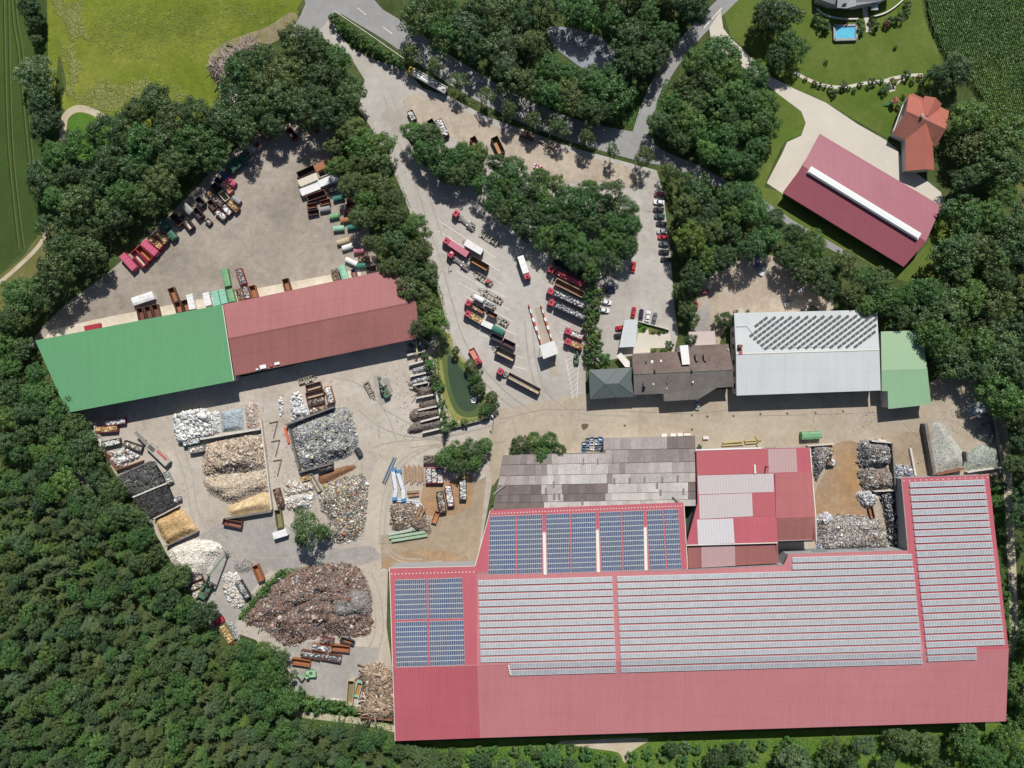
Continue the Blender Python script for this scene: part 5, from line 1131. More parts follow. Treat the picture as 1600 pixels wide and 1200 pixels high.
# loose litter blown around the heaps
rng = np.random.default_rng(77)
LZ = [(150, 650), (300, 620), (420, 610), (560, 600), (640, 560), (700, 690), (600, 720), (600, 860), (590, 1040), (480, 1080), (400, 1000), (330, 960), (240, 810)]
n = 9000
x = rng.uniform(150, 700, n); y = rng.uniform(560, 1080, n)
dens = vnoise(x, y, 0.05, 9) + 0.5 * vnoise(x, y, 0.2, 10)
ok = inside(LZ, x, y) & (dens > 0.25); x, y = x[ok], y[ok]; n = len(x)
sz = rng.uniform(0.1, 0.42, n)
size = np.stack([sz, sz * 0.6, sz * 0.25], -1)
pos = np.stack([(x - 800) * GS, (600 - y) * GS, 0.16 + size[:, 2] * 0.4], -1)
V, F, C = boxes(n, pos, size, rng.uniform(0, 6.28, n), rng.normal(0, 0.2, n), rng.normal(0, 0.2, n), palette(MIXED + WHITEP[:2] + DIRTY, n, rng))
o = put('litter', fastmesh('litter', V, F, M_DEB, C)); o['kind'] = 'stuff'; tag(o, 'small litter strewn over the scrap yard ground', 'litter')
x = rng.uniform(1268, 1570, 2600); y = rng.uniform(640, 860, 2600)
ok = vnoise(x, y, 0.06, 11) > 0.2; x, y = x[ok], y[ok]; n = len(x); sz = rng.uniform(0.1, 0.38, n); size = np.stack([sz, sz * 0.6, sz * 0.25], -1)
pos = np.stack([(x - 800) * GS, (600 - y) * GS, 0.16 + size[:, 2] * 0.4], -1)
V, F, C = boxes(n, pos, size, rng.uniform(0, 6.28, n), rng.normal(0, 0.2, n), rng.normal(0, 0.2, n), palette(MIXED + DIRTY, n, rng))
o = put('litter', fastmesh('litter', V, F, M_DEB, C)); o['kind'] = 'stuff'; tag(o, 'small litter strewn around the heaps beside the workshop', 'litter')
# ------------------------------------------------------------------ containers
CC = {'red': (0.30, 0.030, 0.045), 'pink': (0.50, 0.10, 0.17), 'brown': (0.14, 0.065, 0.045), 'darkbrown': (0.065, 0.035, 0.030), 'rust': (0.30, 0.125, 0.060), 'orange': (0.40, 0.19, 0.06),
      'green': (0.035, 0.11, 0.075), 'teal': (0.03, 0.16, 0.12), 'mint': (0.24, 0.48, 0.36), 'leaf': (0.16, 0.33, 0.17), 'white': (0.68, 0.68, 0.67), 'cream': (0.58, 0.52, 0.42), 'grey': (0.26, 0.26, 0.25), 'dark': (0.045, 0.045, 0.050),
      'blue': (0.05, 0.08, 0.20), 'salmon': (0.52, 0.22, 0.16), 'mauve': (0.36, 0.13, 0.18), 'olive': (0.20, 0.18, 0.09), 'maroon': (0.16, 0.035, 0.04), 'yellow': (0.50, 0.32, 0.05), 'beige': (0.46, 0.36, 0.24)}
CW = {'red': 'red', 'pink': 'pink', 'brown': 'brown', 'darkbrown': 'dark brown', 'rust': 'rusty', 'orange': 'orange', 'green': 'dark green', 'teal': 'teal', 'mint': 'mint green', 'leaf': 'mid green', 'white': 'white', 'cream': 'cream', 'grey': 'grey', 'dark': 'blackish', 'blue': 'dark blue', 'salmon': 'salmon', 'mauve': 'mauve', 'olive': 'olive', 'maroon': 'maroon', 'yellow': 'yellow', 'beige': 'beige'}
RUSTC = (0.19, 0.085, 0.045)
def cmat(c):
    return mat('container_' + c, CC[c], 0.6, None, 0.1, 0.12, 1.5, spec=0.35, stain=(RUSTC, 0.55, 0.58, 0.74, 0.65))
FILLS = {'white': WHITEP, 'scrap': ALU, 'rust': RUST, 'mixed': MIXED, 'dirt': DIRTY, 'sand': CHIPS, 'grey': GREY, 'paper': PAPER, 'stone': GLASSP}
FWORD = {'white': 'of white waste', 'scrap': 'of silvery scrap', 'rust': 'of rusty scrap', 'mixed': 'of mixed scrap', 'dirt': 'of dark scrap', 'sand': 'of orange sand', 'grey': 'of grey waste', 'paper': 'of mixed waste', 'stone': 'of stones'}
CID = [0]
def frame_of(x1, y1, x2, y2, z):
    a = P(x1, y1, z); b_ = P(x2, y2, z); a.z = b_.z = 0
    d = b_ - a
    return (a + b_) / 2, d.length, math.atan2(d.y, d.x)

def load(root, L, W, z, pal, n, rng, m=None, smin=0.35, smax=1.1, name='load'):
    x = rng.uniform(-L / 2, L / 2, n); y = rng.uniform(-W / 2, W / 2, n)
    zz = z - 0.25 + 0.25 * (1 - (2 * y / W) ** 2) * rng.uniform(0.5, 1.2, n)
    s = rng.uniform(smin, smax, n)
    size = np.stack([s, s * rng.uniform(0.4, 0.9, n), s * rng.uniform(0.2, 0.6, n)], -1)
    V, F, C = boxes(n, np.stack([np.clip(x, -L / 2 + 0.3, L / 2 - 0.3), np.clip(y, -W / 2 + 0.3, W / 2 - 0.3), zz], -1), size, rng.uniform(0, 6.28, n), rng.normal(0, 0.3, n), rng.normal(0, 0.3, n), palette(pal, n, rng))
    # bed below the loose pieces
    V2, F2, C2 = boxes(1, np.array([[0, 0, z / 2 - 0.05]]), np.array([[L - 0.06, W - 0.06, z - 0.3]]), np.zeros(1), np.zeros(1), np.zeros(1), np.array([np.array(pal[0][:3]) * 0.7]))
    o = put(name, fastmesh(name, np.concatenate([V, V2]), np.concatenate([F, F2 + len(V)]), m or M_DEB, np.concatenate([C, C2])), root)
    o['kind'] = 'stuff'
    return o

def tub(root, L, W, h, m, inner, z0=0.0, t=0.09, ribs=True, slope=0.0, zf=0.12):
    """open steel tub: floor, two side walls, end wall and door as parts"""
    q = MB(); q.box((0, 0, z0 + zf), (L - 2 * t, W - 2 * t, 0.08)); q.build('floor', inner, root)
    for s in (-1, 1):
        q = MB(); q.box((0, s * (W / 2 - t / 2), z0 + h / 2 + 0.03), (L, t, h - 0.06))
        q.box((0, s * (W / 2 - 0.02), z0 + h - 0.03), (L + 0.04, t + 0.10, 0.14))
        if ribs:
            for k in range(max(2, int(L / 0.9))):
                xx = -L / 2 + (k + 0.5) * L / max(2, int(L / 0.9)); q.box((xx, s * (W / 2 + 0.05), z0 + h / 2), (0.10, 0.10, h - 0.2))
        q.build('side_wall', m, root)
    for s, nm in ((-1, 'end_wall'), (1, 'tail_door')):
        q = MB(); q.box((s * (L / 2 - t / 2), 0, z0 + h / 2 + 0.03), (t, W - 2 * t - 0.004, h - 0.08)); q.box((s * (L / 2 - 0.02), 0, z0 + h - 0.045), (t + 0.08, W - 2 * t - 0.02, 0.12))
        q.build(nm, m, root)

def container(x1, y1, x2, y2, label, col='brown', kind='open', fill=None, h=2.3, w=2.45, z0=0.0, inner='rust', group=None, name=None, cat='container'):
    CID[0] += 1
    rng = np.random.default_rng(1000 + CID[0])
    c, L, a = frame_of(x1, y1, x2, y2, z0 + h)
    L = max(L, 2.2)
    m = cmat(col)
    nm = name or {'open': 'roll_off_container', 'lid': 'lidded_container', 'tarp': 'tarped_container', 'skip': 'skip', 'dome': 'domed_skip'}[kind]
    root = thing(nm, label, cat, (c.x, c.y, z0), a, group)
    if kind in ('open', 'lid', 'tarp'):
        tub(root, L, w, h, m, cmat(inner))
        if fill: load(root, L - 0.2, w - 0.2, h - (0.35 if rng.random() < 0.6 else 0.05), FILLS[fill], int(L * 9), rng, M_SHINY if fill == 'scrap' else None)
        if kind == 'lid':
            q = MB(); q.prism([(-L / 2, -w / 2, h + 0.05), (L / 2, -w / 2, h + 0.05), (L / 2, w / 2, h + 0.05), (-L / 2, w / 2, h + 0.05)], [(-L / 2, -w / 2, h + 0.14), (L / 2, -w / 2, h + 0.14), (L / 2, w / 2, h + 0.14), (-L / 2, w / 2, h + 0.14)])
            for k in range(max(2, int(L / 1.3))): q.box((-L / 2 + (k + 0.5) * L / max(2, int(L / 1.3)), 0, h + 0.17), (0.10, w * 0.96, 0.06))
            q.build('lid', m, root)
        if kind == 'tarp':
            q = MB(); ns = 6
            for k in range(ns):
                t0, t1 = k / ns, (k + 1) / ns
                def sec(t): return [(-L / 2 + L * t, -w / 2 - 0.03, h), (-L / 2 + L * t, -w * 0.25, h + 0.30 + 0.08 * math.sin(t * 11)), (-L / 2 + L * t, w * 0.25, h + 0.30 + 0.07 * math.cos(t * 9)), (-L / 2 + L * t, w / 2 + 0.03, h)]
                A, B = sec(t0), sec(t1)
                for e in range(3): q.face([A[e], B[e], B[e + 1], A[e + 1]])
            q.build('tarpaulin', m, root)
    else:
        hb = min(h, 1.5) if kind == 'skip' else 1.3
        ww = min(w, 1.9)
        e = L * 0.22
        prof = [(-L / 2 + e, 0.05), (L / 2 - e, 0.05), (L / 2, hb * 0.7), (L / 2, hb), (-L / 2, hb), (-L / 2, hb * 0.7)]
        for s in (-1, 1):
            q = MB(); pts = [(x, s * (ww / 2 - 0.04), z) for x, z in prof]; pt2 = [(x, s * (ww / 2 + 0.04), z) for x, z in prof]
            if s < 0: q.prism(pts, pt2)
            else: q.prism(pts[::-1], pt2[::-1])
            q.box((0, s * ww / 2, hb), (L, 0.16, 0.1)); q.build('side_wall', m, root)
        for s in (-1, 1):
            q = MB(); a_, b_, c_ = (s * (L / 2 - e), 0.05), (s * L / 2, hb * 0.7), (s * L / 2, hb)
            for (u, v) in ((a_, b_), (b_, c_)):
                q.face([(u[0], -ww / 2, u[1]), (u[0], ww / 2, u[1]), (v[0], ww / 2, v[1]), (v[0], -ww / 2, v[1])][::s])
            q.build('end_wall', m, root)
        q = MB(); q.box((0, 0, 0.12), (L - 2 * e, ww - 0.1, 0.1)); q.build('floor', cmat(inner), root)
        if fill: load(root, L * 0.85, ww - 0.15, hb - 0.05, FILLS[fill], 30, rng)
        if kind == 'dome':
            q = MB(); ns = 6
            R = [(ww / 2 + 0.05) * math.cos(math.pi * k / ns) for k in range(ns + 1)]; Zs = [hb + 0.05 + 0.65 * math.sin(math.pi * k / ns) for k in range(ns + 1)]
            lx = L / 2 - 0.05
            for k in range(ns): q.face([(-lx, R[k], Zs[k]), (-lx, R[k + 1], Zs[k + 1]), (lx, R[k + 1], Zs[k + 1]), (lx, R[k], Zs[k])])
            for s in (-1, 1): q.face([(s * lx, R[k], Zs[k]) for k in range(ns + 1)][::s])
            q.box((0, 0, hb + 0.71), (0.10, ww * 0.5, 0.06)); q.build('lid', m, root)
    return root

def rowlabel(col, kind, fill, place, i, n, inner='rust', way='from the left'):
    k = {'open': 'open', 'lid': 'lidded', 'tarp': 'tarped', 'skip': 'skip shaped', 'dome': 'domed'}[kind]
    f = (' ' + FWORD[fill]) if fill else ''
    o = ORD[i] if i < len(ORD) else 'number %d' % (i + 1)
    return '%s %s container%s, %s %s %s' % (CW[col], k, f, o, way, place)

def crow(items, place, group, way='from the left', **kw):
    for i, it in enumerate(items):
        x1, y1, x2, y2, col, kind, fill = it[:7]
        opt = dict(kw); opt.update(it[7] if len(it) > 7 else {})
        container(x1, y1, x2, y2, rowlabel(col, kind, fill, place, i, len(items), way=way), col, kind, fill, group=group, **opt)

G1 = 'containers parked along the wooded edge of the upper left yard'
crow([(190, 398, 210, 420, 'pink', 'lid', None), (207, 392.5, 226.5, 414, 'red', 'open', None, dict(inner='cream')), (215, 386, 235, 405, 'red', 'open', None, dict(inner='orange')), (223, 378, 244, 396.5, 'pink', 'lid', None), (234, 371, 251.5, 386.5, 'red', 'open', 'sand'), (242.5, 363, 259.5, 378, 'brown', 'open', 'sand')], 'in the red row', G1, w=2.6, h=2.6)
crow([(249, 345, 260.5, 357, 'green', 'tarp', None), (264, 362.5, 273, 373, 'green', 'tarp', None), (268, 335, 282.5, 350, 'brown', 'open', None, dict(inner='dark')), (284, 337, 299, 357, 'darkbrown', 'open', None, dict(inner='cream')), (287, 320, 299, 332, 'grey', 'tarp', None), (303, 326, 314, 339, 'darkbrown', 'open', None, dict(inner='dark')), (307, 309, 317, 320, 'dark', 'open', None, dict(inner='dark')), (322, 343, 329, 350, 'darkbrown', 'open', 'grey', dict(h=1.4, w=1.9))], 'in the shaded middle row', G1)
crow([(325, 298, 333, 308, 'dark', 'open', 'sand'), (326, 313, 336, 326, 'brown', 'open', None, dict(inner='dark')), (332, 288, 342, 298, 'darkbrown', 'open', None, dict(inner='dark')), (334, 308, 347, 320, 'dark', 'open', 'dirt'), (336, 279, 347, 289, 'blue', 'open', None, dict(inner='dark')), (338, 329, 351.5, 341, 'brown', 'open', 'white'), (344, 299, 355, 312, 'cream', 'open', None, dict(inner='olive')), (346, 269, 356, 278, 'blue', 'tarp', None), (347, 286, 361, 300, 'salmon', 'lid', None), (348, 321, 360, 334, 'darkbrown', 'open', 'white', dict(inner='cream')), (354, 279, 366, 289, 'pink', 'lid', None), (357, 315, 371, 329, 'brown', 'open', 'sand')], 'in the wood edge cluster', G1, w=2.3, h=2.0)
container(362, 307, 374, 316, 'grey tarpaulin covered skip standing alone right of the tight cluster', 'grey', 'dome', None, group=G1)
crow([(354, 257, 367, 266, 'green', 'tarp', None), (364, 248, 375, 260, 'green', 'tarp', None), (374, 242, 385, 253, 'green', 'tarp', None), (381, 235, 392, 248, 'grey', 'open', 'dirt'), (386, 224, 395, 235, 'grey', 'open', 'white'), (397, 221, 405, 230, 'grey', 'open', None), (408, 203, 420, 215, 'brown', 'open', 'sand'), (450, 200, 461, 217, 'maroon', 'open', None, dict(inner='dark')), (480, 188, 488, 198, 'pink', 'lid', None), (488, 198, 496, 204, 'maroon', 'skip', None)], 'in the far corner row', G1)
G2 = 'containers beside the hedge in the upper left yard'
container(492, 264, 518, 251, 'lidded container with bright rust streaks on red at the top of the hedge cluster', 'rust', 'lid', None, w=2.9, group=G2)
container(497, 272.5, 523, 262, 'open container with cream rim and black shadow inside below the rust streaked lid', 'cream', 'open', None, w=2.9, inner='dark', group=G2)  # shadow inside is painted as a dark floor colour
container(465, 274, 491, 262, 'dark brown open container at the top left of the hedge cluster', 'darkbrown', 'open', None, inner='darkbrown', w=2.6, group=G2)
container(467, 287, 496, 275, 'cream lidded container with one rust patch in the hedge cluster', 'cream', 'lid', None, w=2.9, group=G2)
container(498, 288, 526, 276, 'off white lidded container right of the cream one in the hedge cluster', 'white', 'lid', None, w=2.8, group=G2)
container(470, 301, 499, 290, 'cleanest white lidded container at the left of the hedge cluster', 'white', 'lid', None, w=2.9, group=G2)
container(480, 310, 508, 300.5, 'brown open container just below the clean white lid', 'brown', 'open', None, inner='darkbrown', group=G2)
crow([(479, 322, 494, 319, 'brown', 'skip', None), (480, 333, 497, 329.5, 'darkbrown', 'skip', None, dict(inner='darkbrown')), (499, 317, 515, 312.5, 'brown', 'skip', None), (499, 327, 515, 324, 'grey', 'dome', None), (510, 297.5, 522, 295, 'dark', 'skip', 'mixed'), (514, 338, 529, 335, 'leaf', 'dome', None), (520, 310, 536, 306, 'teal', 'dome', None), (520, 357, 537, 355, 'mint', 'dome', None), (526, 379, 545, 373, 'beige', 'dome', None), (530, 324.5, 540, 322, 'grey', 'dome', None), (531, 344.5, 546, 341.5, 'rust', 'dome', None), (534, 387.5, 551, 382, 'white', 'dome', None)], 'among the hedge skips', G2)
crow([(536, 331.5, 547, 329, 'maroon', 'dome', None), (539, 404, 557, 412.5, 'white', 'dome', None), (541, 312.5, 555, 309, 'brown', 'dome', None), (541, 321.5, 555, 317.5, 'brown', 'skip', None), (542, 355, 560, 352, 'teal', 'dome', None), (552, 392, 568, 390, 'mauve', 'dome', None), (556, 415, 571, 413.5, 'teal', 'dome', None), (559, 405, 577, 402.5, 'rust', 'skip', 'rust'), (572, 421, 586, 418, 'dark', 'skip', None)], 'among skips under the hedge', G2)
G3 = 'containers standing at the loading dock behind the halls'
container(207, 471.5, 239, 461, 'white tarpaulin covered container lying askew near the green hall dock', 'white', 'tarp', None, w=3.1, h=2.2, group=G3)
crow([(217, 481, 221, 500, 'brown', 'open', None, dict(inner='brown')), (229, 478.5, 233, 497, 'brown', 'open', None, dict(inner='brown')), (240.5, 476, 245, 495, 'brown', 'open', None, dict(inner='brown')), (266, 450, 274.5, 471, 'brown', 'open', None), (276, 472, 280, 488, 'brown', 'open', None), (287.5, 469, 292, 486, 'darkbrown', 'open', None), (295.5, 460, 300.5, 483, 'white', 'lid', None), (321, 457.5, 326, 477, 'white', 'lid', None), (335, 455, 340, 477, 'mint', 'lid', None), (346, 452.5, 351, 474, 'mint', 'lid', None)], 'on the green hall dock', G3, h=2.0)
crow([(350, 420, 355.5, 447, 'leaf', 'tarp', None), (358, 452, 363, 471, 'leaf', 'tarp', None), (372, 420, 380, 444, 'red', 'open', 'grey'), (372, 451, 377, 469, 'rust', 'open', 'rust'), (381.5, 447, 387, 466, 'maroon', 'open', 'grey'), (393, 446, 398, 464, 'rust', 'open', None), (445, 435.5, 450.5, 454, 'brown', 'open', None), (521, 420, 527, 438, 'olive', 'open', 'rust'), (533, 415, 540, 437, 'mint', 'tarp', None), (551, 420, 555, 434, 'blue', 'skip', None)], 'on the red hall dock', G3, h=2.0)
container(132, 513.5, 157, 508.5, 'bright red steel crate lying on the pale loading dock', 'red', 'lid', None, h=1.2, w=1.9, group=G3)

G4 = 'containers on the gravel turnaround'
container(640, 173, 647, 187, 'dark rimmed container with white waste left on the gravel turnaround', 'darkbrown', 'open', 'white', w=2.3, h=1.8, group=G4)
container(671, 187, 681, 204, 'blackish open container half under the island trees', 'dark', 'open', None, inner='olive', group=G4)
container(684, 187, 697, 212, 'dark open container with white panels inside beside the island trees', 'darkbrown', 'open', 'white', w=2.8, group=G4)
container(738, 214, 751, 238, 'brown open container almost hidden by the island trees', 'brown', 'open', None, group=G4)
container(772, 214, 784, 239, 'black walled open container with orange floor right of the island trees', 'dark', 'open', None, inner='orange', w=2.9, group=G4)
container(813, 205, 835, 213.5, 'brown open container with white end under the roadside trees', 'darkbrown', 'open', 'rust', group=G4)

G5 = 'containers standing in the scrap yard'
crow([(149, 672, 183, 669.5, 'maroon', 'open', 'sand'), (159, 695, 187, 689, 'dark', 'open', 'white'), (164, 661, 195, 657, 'maroon', 'open', 'white'), (193, 692.5, 221, 702, 'dark', 'open', 'mixed')], 'at the left yard end', G5, h=1.9)
container(256, 738, 266, 756, 'round cornered grey container heaped with stones beside the upper tyres', 'grey', 'skip', 'stone', group=G5)
container(270, 784, 281, 779, 'small dark container beside the lower tyres', 'dark', 'skip', 'grey', group=G5)
container(348, 815, 377, 821, 'brown open container standing alone below the sawdust bay', 'brown', 'open', None, inner='salmon', group=G5)
container(285, 693, 311, 687.5, 'dark green open container full of white bales', 'green', 'open', 'white', group=G5)
container(295, 704, 318, 700, 'pale open container of mixed waste below the bales', 'grey', 'open', 'paper', group=G5)
crow([(478, 607, 501, 600.5, 'brown', 'open', None, dict(inner='beige')), (478, 619, 505, 612, 'brown', 'open', None, dict(inner='beige')), (481, 631, 506, 625, 'brown', 'open', 'dirt'), (484, 643, 512, 637, 'brown', 'open', 'mixed')], 'above the film heap', G5, way='from the top', h=2.0)
container(511, 604, 518, 629, 'rusty upright container of white sacks right of the four brown ones', 'rust', 'open', 'white', group=G5)
container(556, 701, 563, 713, 'dark tank shaped container at the right edge of the grey film heap', 'dark', 'dome', None, group=G5)
container(496, 733, 519, 727, 'dark container of scrap against the lower film bay wall', 'dark', 'open', 'dirt', group=G5)
container(430.5, 764, 438.5, 792, 'rusty brown container right of the sawdust bay', 'brown', 'open', 'rust', group=G5)
container(433, 797, 437, 824, 'olive container half under the lone tree', 'olive', 'open', None, inner='olive', group=G5)
container(427, 838, 448, 831.5, 'small white box body left of the lone tree', 'white', 'lid', None, h=2.6, w=2.6, group=G5, name='box_container', cat='box')
container(484, 741, 499, 768, 'grey green steel frame container beside the rusty turnings', 'grey', 'open', None, h=1.4, w=1.6, inner='beige', group=G5)
container(470, 748, 485, 743, 'beige crate above the pale rubble heap', 'beige', 'open', 'sand', h=1.2, w=2.6, group=G5)
crow([(288, 909, 314, 899.5, 'brown', 'open', None, dict(inner='cream')), (296, 920, 318, 911, 'darkbrown', 'open', 'mixed'), (303, 931, 324, 920, 'grey', 'open', 'paper')], 'beside the green grab', G5, way='from the top', h=1.9)
container(397.5, 884, 408, 908, 'tipped rusty container beside the green bank', 'rust', 'open', None, inner='rust', group=G5)
container(371, 909, 386.5, 935, 'dark open container beside the white plasterboard', 'dark', 'open', 'grey', group=G5)
container(334, 975, 348.5, 966.5, 'small crimson lidded crate at the lower left end of the yard', 'red', 'lid', None, h=1.3, w=2.2, group=G5)
container(344.5, 978, 361.5, 1003, 'olive straw filled container at the lower left end of the yard', 'olive', 'open', 'sand', w=3.0, group=G5)
container(361, 1006, 376, 1031, 'rusty open container below the olive one', 'rust', 'open', None, group=G5)
crow([(456, 1033.5, 484.5, 1037.5, 'rust', 'open', None), (470, 1020.5, 500, 1027, 'brown', 'open', 'scrap'), (487.5, 1010.5, 517.5, 1016, 'rust', 'open', 'scrap'), (501, 1025.5, 532.5, 1031, 'brown', 'open', 'scrap'), (500, 1000.5, 521, 1004, 'maroon', 'open', 'rust'), (516.5, 1012, 546, 1015, 'rust', 'open', None), (531, 1000, 553, 1006.5, 'dark', 'skip', None)], 'below the rusty heap', G5, h=2.0)
container(548.5, 1064, 545.5, 1102, 'tall yellow, teal and red marked open container left of the timber heap', 'beige', 'open', None, inner='olive', w=2.5, h=2.6, group=G5)
container(562.5, 1067, 556.5, 1089, 'mint rimmed open container beside the timber heap', 'mint', 'open', None, inner='orange', w=2.0, h=1.8, group=G5)
crow([(669.5, 732, 670, 755, 'red', 'open', 'white'), (678.5, 732, 679, 755, 'red', 'open', 'white'), (687.5, 732, 688, 755, 'red', 'open', 'white')], 'in the bush trio', G5, w=2.3, h=2.2)
container(662, 718, 682, 717.5, 'brown closed container under the edge of the bushes', 'olive', 'open', 'dirt', w=2.8, group=G5)
container(699.5, 759, 705, 791, 'red container of crumpled white sheet on the rusty slab', 'red', 'open', 'white', group=G5, w=2.6)
container(686.5, 769, 692.5, 801, 'dark container of green and red scrap on the rusty slab', 'dark', 'open', 'mixed', group=G5, w=2.6)
container(723, 749, 723.5, 781, 'dark container of shiny white sheet right on the rusty slab', 'dark', 'open', 'white', group=G5, w=2.6)
container(683.5, 800, 677, 818, 'small rusty skip turned askew on the rusty slab', 'rust', 'skip', None, inner='orange', group=G5)
container(1253, 681, 1284, 679.5, 'light green container with rust drips in front of the workshop', 'leaf', 'tarp', None, w=2.9, group=G5)
crow([(1300, 699, 1300, 712, 'rust', 'skip', 'mixed'), (1296, 713, 1298, 730, 'dark', 'skip', 'rust'), (1304, 718, 1302, 729, 'rust', 'skip', 'paper')], 'beside the silvery cuttings', G5)
container(1360, 792, 1364, 810, 'small wooden crate at the edge of the rust stained slab', 'brown', 'open', None, h=1.2, w=1.8, group=G5)

# ------------------------------------------------------------------ vehicles
wq = MB(); wq.cyl((0, -0.16, 0), (0, 0.16, 0), 0.5, 0.5, 14, 0); wq.cyl((0, 0.161, 0), (0, 0.17, 0), 0.26, 0.24, 10, 1); wq.cyl((0, -0.17, 0), (0, -0.161, 0), 0.24, 0.26, 10, 1)
WHEEL = wq.mesh('wheel', [M_RUBBER, M_GALV])
def wheel(root, x, y, s=1.0):
    return put('wheel', WHEEL, root, (x, y, 0.5 * s), 0, (s, s, s))
CABM = {}
def cab(root, x0, colm, sleeper=False):
    Lc = 2.25 if not sleeper else 2.4
    W = 1.25
    def sec(y, inset): return [(x0, y, 0.55), (x0, y, 1.75), (x0 - 0.30, y * inset, 3.0), (x0 - 0.8, y * inset, 3.18), (x0 - Lc, y * inset, 3.12), (x0 - Lc, y, 0.55)]
    q = MB(); q.prism(sec(-W, 0.94), sec(W, 0.94)); root = q.build('cab', colm, root)
    q = MB(); q.face([(x0 + 0.012, -1.08, 1.80), (x0 + 0.012, 1.08, 1.80), (x0 - 0.255, 1.02, 2.92), (x0 - 0.255, -1.02, 2.92)]); q.build('windscreen', M_GLASS, root)
    q = MB(); q.box((x0 - 1.15, 0, 3.19), (0.75, 0.75, 0.09)); q.build('roof_hatch', M_GLASS, root)
    for s in (-1, 1):
        q = MB(); q.box((x0 - 0.95, s * 1.235, 2.25), (0.9, 0.06, 0.8)); q.build('side_window', M_GLASS, root)
        q = MB(); q.box((x0 - 0.1, s * 1.42, 2.2), (0.12, 0.22, 0.5)); q.build('mirror', M_STEEL, root)
        q = MB(); q.box((x0 + 0.015, s * 0.9, 0.95), (0.04, 0.4, 0.22)); q.build('headlight', M_WHITE, root)
    q = MB(); q.box((x0 + 0.03, 0, 0.62), (0.14, 2.4, 0.36)); q.build('bumper', M_STEEL, root)
    return x0 - Lc
M_CABRED = M_REDC2
M_CABYEL = mat('yellow_cab_paint', (0.62, 0.40, 0.03), 0.4, None, 0.1, 0.05, spec=0.5)
def truck(xf, yf, xr, yr, label, kind='hook', colm=None, bodym=None, group='trucks parked in the yard', name='hook_lift_truck'):
    c, L, a = frame_of(xr, yr, xf, yf, 2.0)
    L = max(L, 6.2)
    root = thing(name, label, 'truck', (c.x, c.y, 0), a, group)
    xb = cab(root, L / 2, colm or M_CABRED)
    q = MB()
    for s in (-1, 1): q.box(((xb - L / 2) / 2, s * 0.42, 0.95), (xb + L / 2, 0.16, 0.28))
    for k in range(4): q.box((-L / 2 + 0.5 + k * (L - 3.2) / 4, 0, 0.95), (0.14, 0.8, 0.2))
    q.build('chassis', M_STEEL, root)
    for x in ((L / 2 - 1.2), -L / 2 + 1.2, -L / 2 + 2.5):
        for s in (-1, 1): wheel(root, x, s * 1.05)
    for s in (-1, 1):
        q = MB(); q.box((xb - 1.0, s * 1.0, 0.85), (1.3, 0.5, 0.6)); q.build('fuel_tank', M_GALV, root)
        q = MB(); q.box((-L / 2 + 1.85, s * 1.05, 1.12), (2.6, 0.5, 0.06)); q.build('mudguard', M_STEEL, root)
    if kind == 'hook':
        q = MB()
        for s in (-1, 1): q.box(((xb - L / 2) / 2 - 0.2, s * 0.5, 1.25), (xb + L / 2 - 0.8, 0.18, 0.22))
        q.build('subframe', M_GALV, root)
        q = MB(); q.bar((-L / 2 + 1.6, 0, 1.45), (xb - 0.9, 0, 1.5), 0.45, 0.35); q.bar((xb - 0.9, 0, 1.5), (xb - 0.5, 0, 2.6), 0.35, 0.3); q.build('hook_arm', mat('arm_grey', (0.33, 0.31, 0.26), 0.6), root)
        for i, (x, y) in enumerate(((xb - 0.35, 0.5), (-L / 2 + 3.6, -0.75), (-L / 2 + 3.4, 0.8))):
            q = MB(); q.box((x, y, 1.45), (0.7 if i else 0.4, 0.45, 0.5)); q.build('tool_box', M_WHITE if i else M_GALV, root)
    elif kind == 'box':
        q = MB(); lx = xb - 0.35 + L / 2; q.box((-L / 2 + lx / 2, 0, 2.25), (lx, 2.5, 2.5)); q.build('box_body', bodym or M_WHITE, root)
        q = MB()
        for k in range(3): q.box((-L / 2 + lx * (k + 0.5) / 3, 0, 3.52), (0.06, 2.4, 0.04))
        q.build('roof_seam', M_GALV, root)
    elif kind == 'bed':
        lx = xb - 0.3 + L / 2
        r2 = put('tipper_body', None, root, (-L / 2 + lx / 2, 0, 1.05))
        q = MB(); q.box((-L / 2 + lx / 2, 0, 1.15), (lx, 2.4, 0.1)); q.build('bed_floor', cmat('salmon') if bodym is None else bodym, root)
        bpy.data.objects.remove(r2)
        for s in (-1, 1):
            q = MB(); q.box((-L / 2 + lx / 2, s * 1.2, 1.55), (lx, 0.1, 0.8)); q.build('bed_side', colm or M_CABRED, root)
        for x in (-L / 2 + 0.05, xb - 0.35):
            q = MB(); q.box((x, 0, 1.55), (0.1, 2.28, 0.8)); q.build('bed_end', colm or M_CABRED, root)
    return root, L, xb

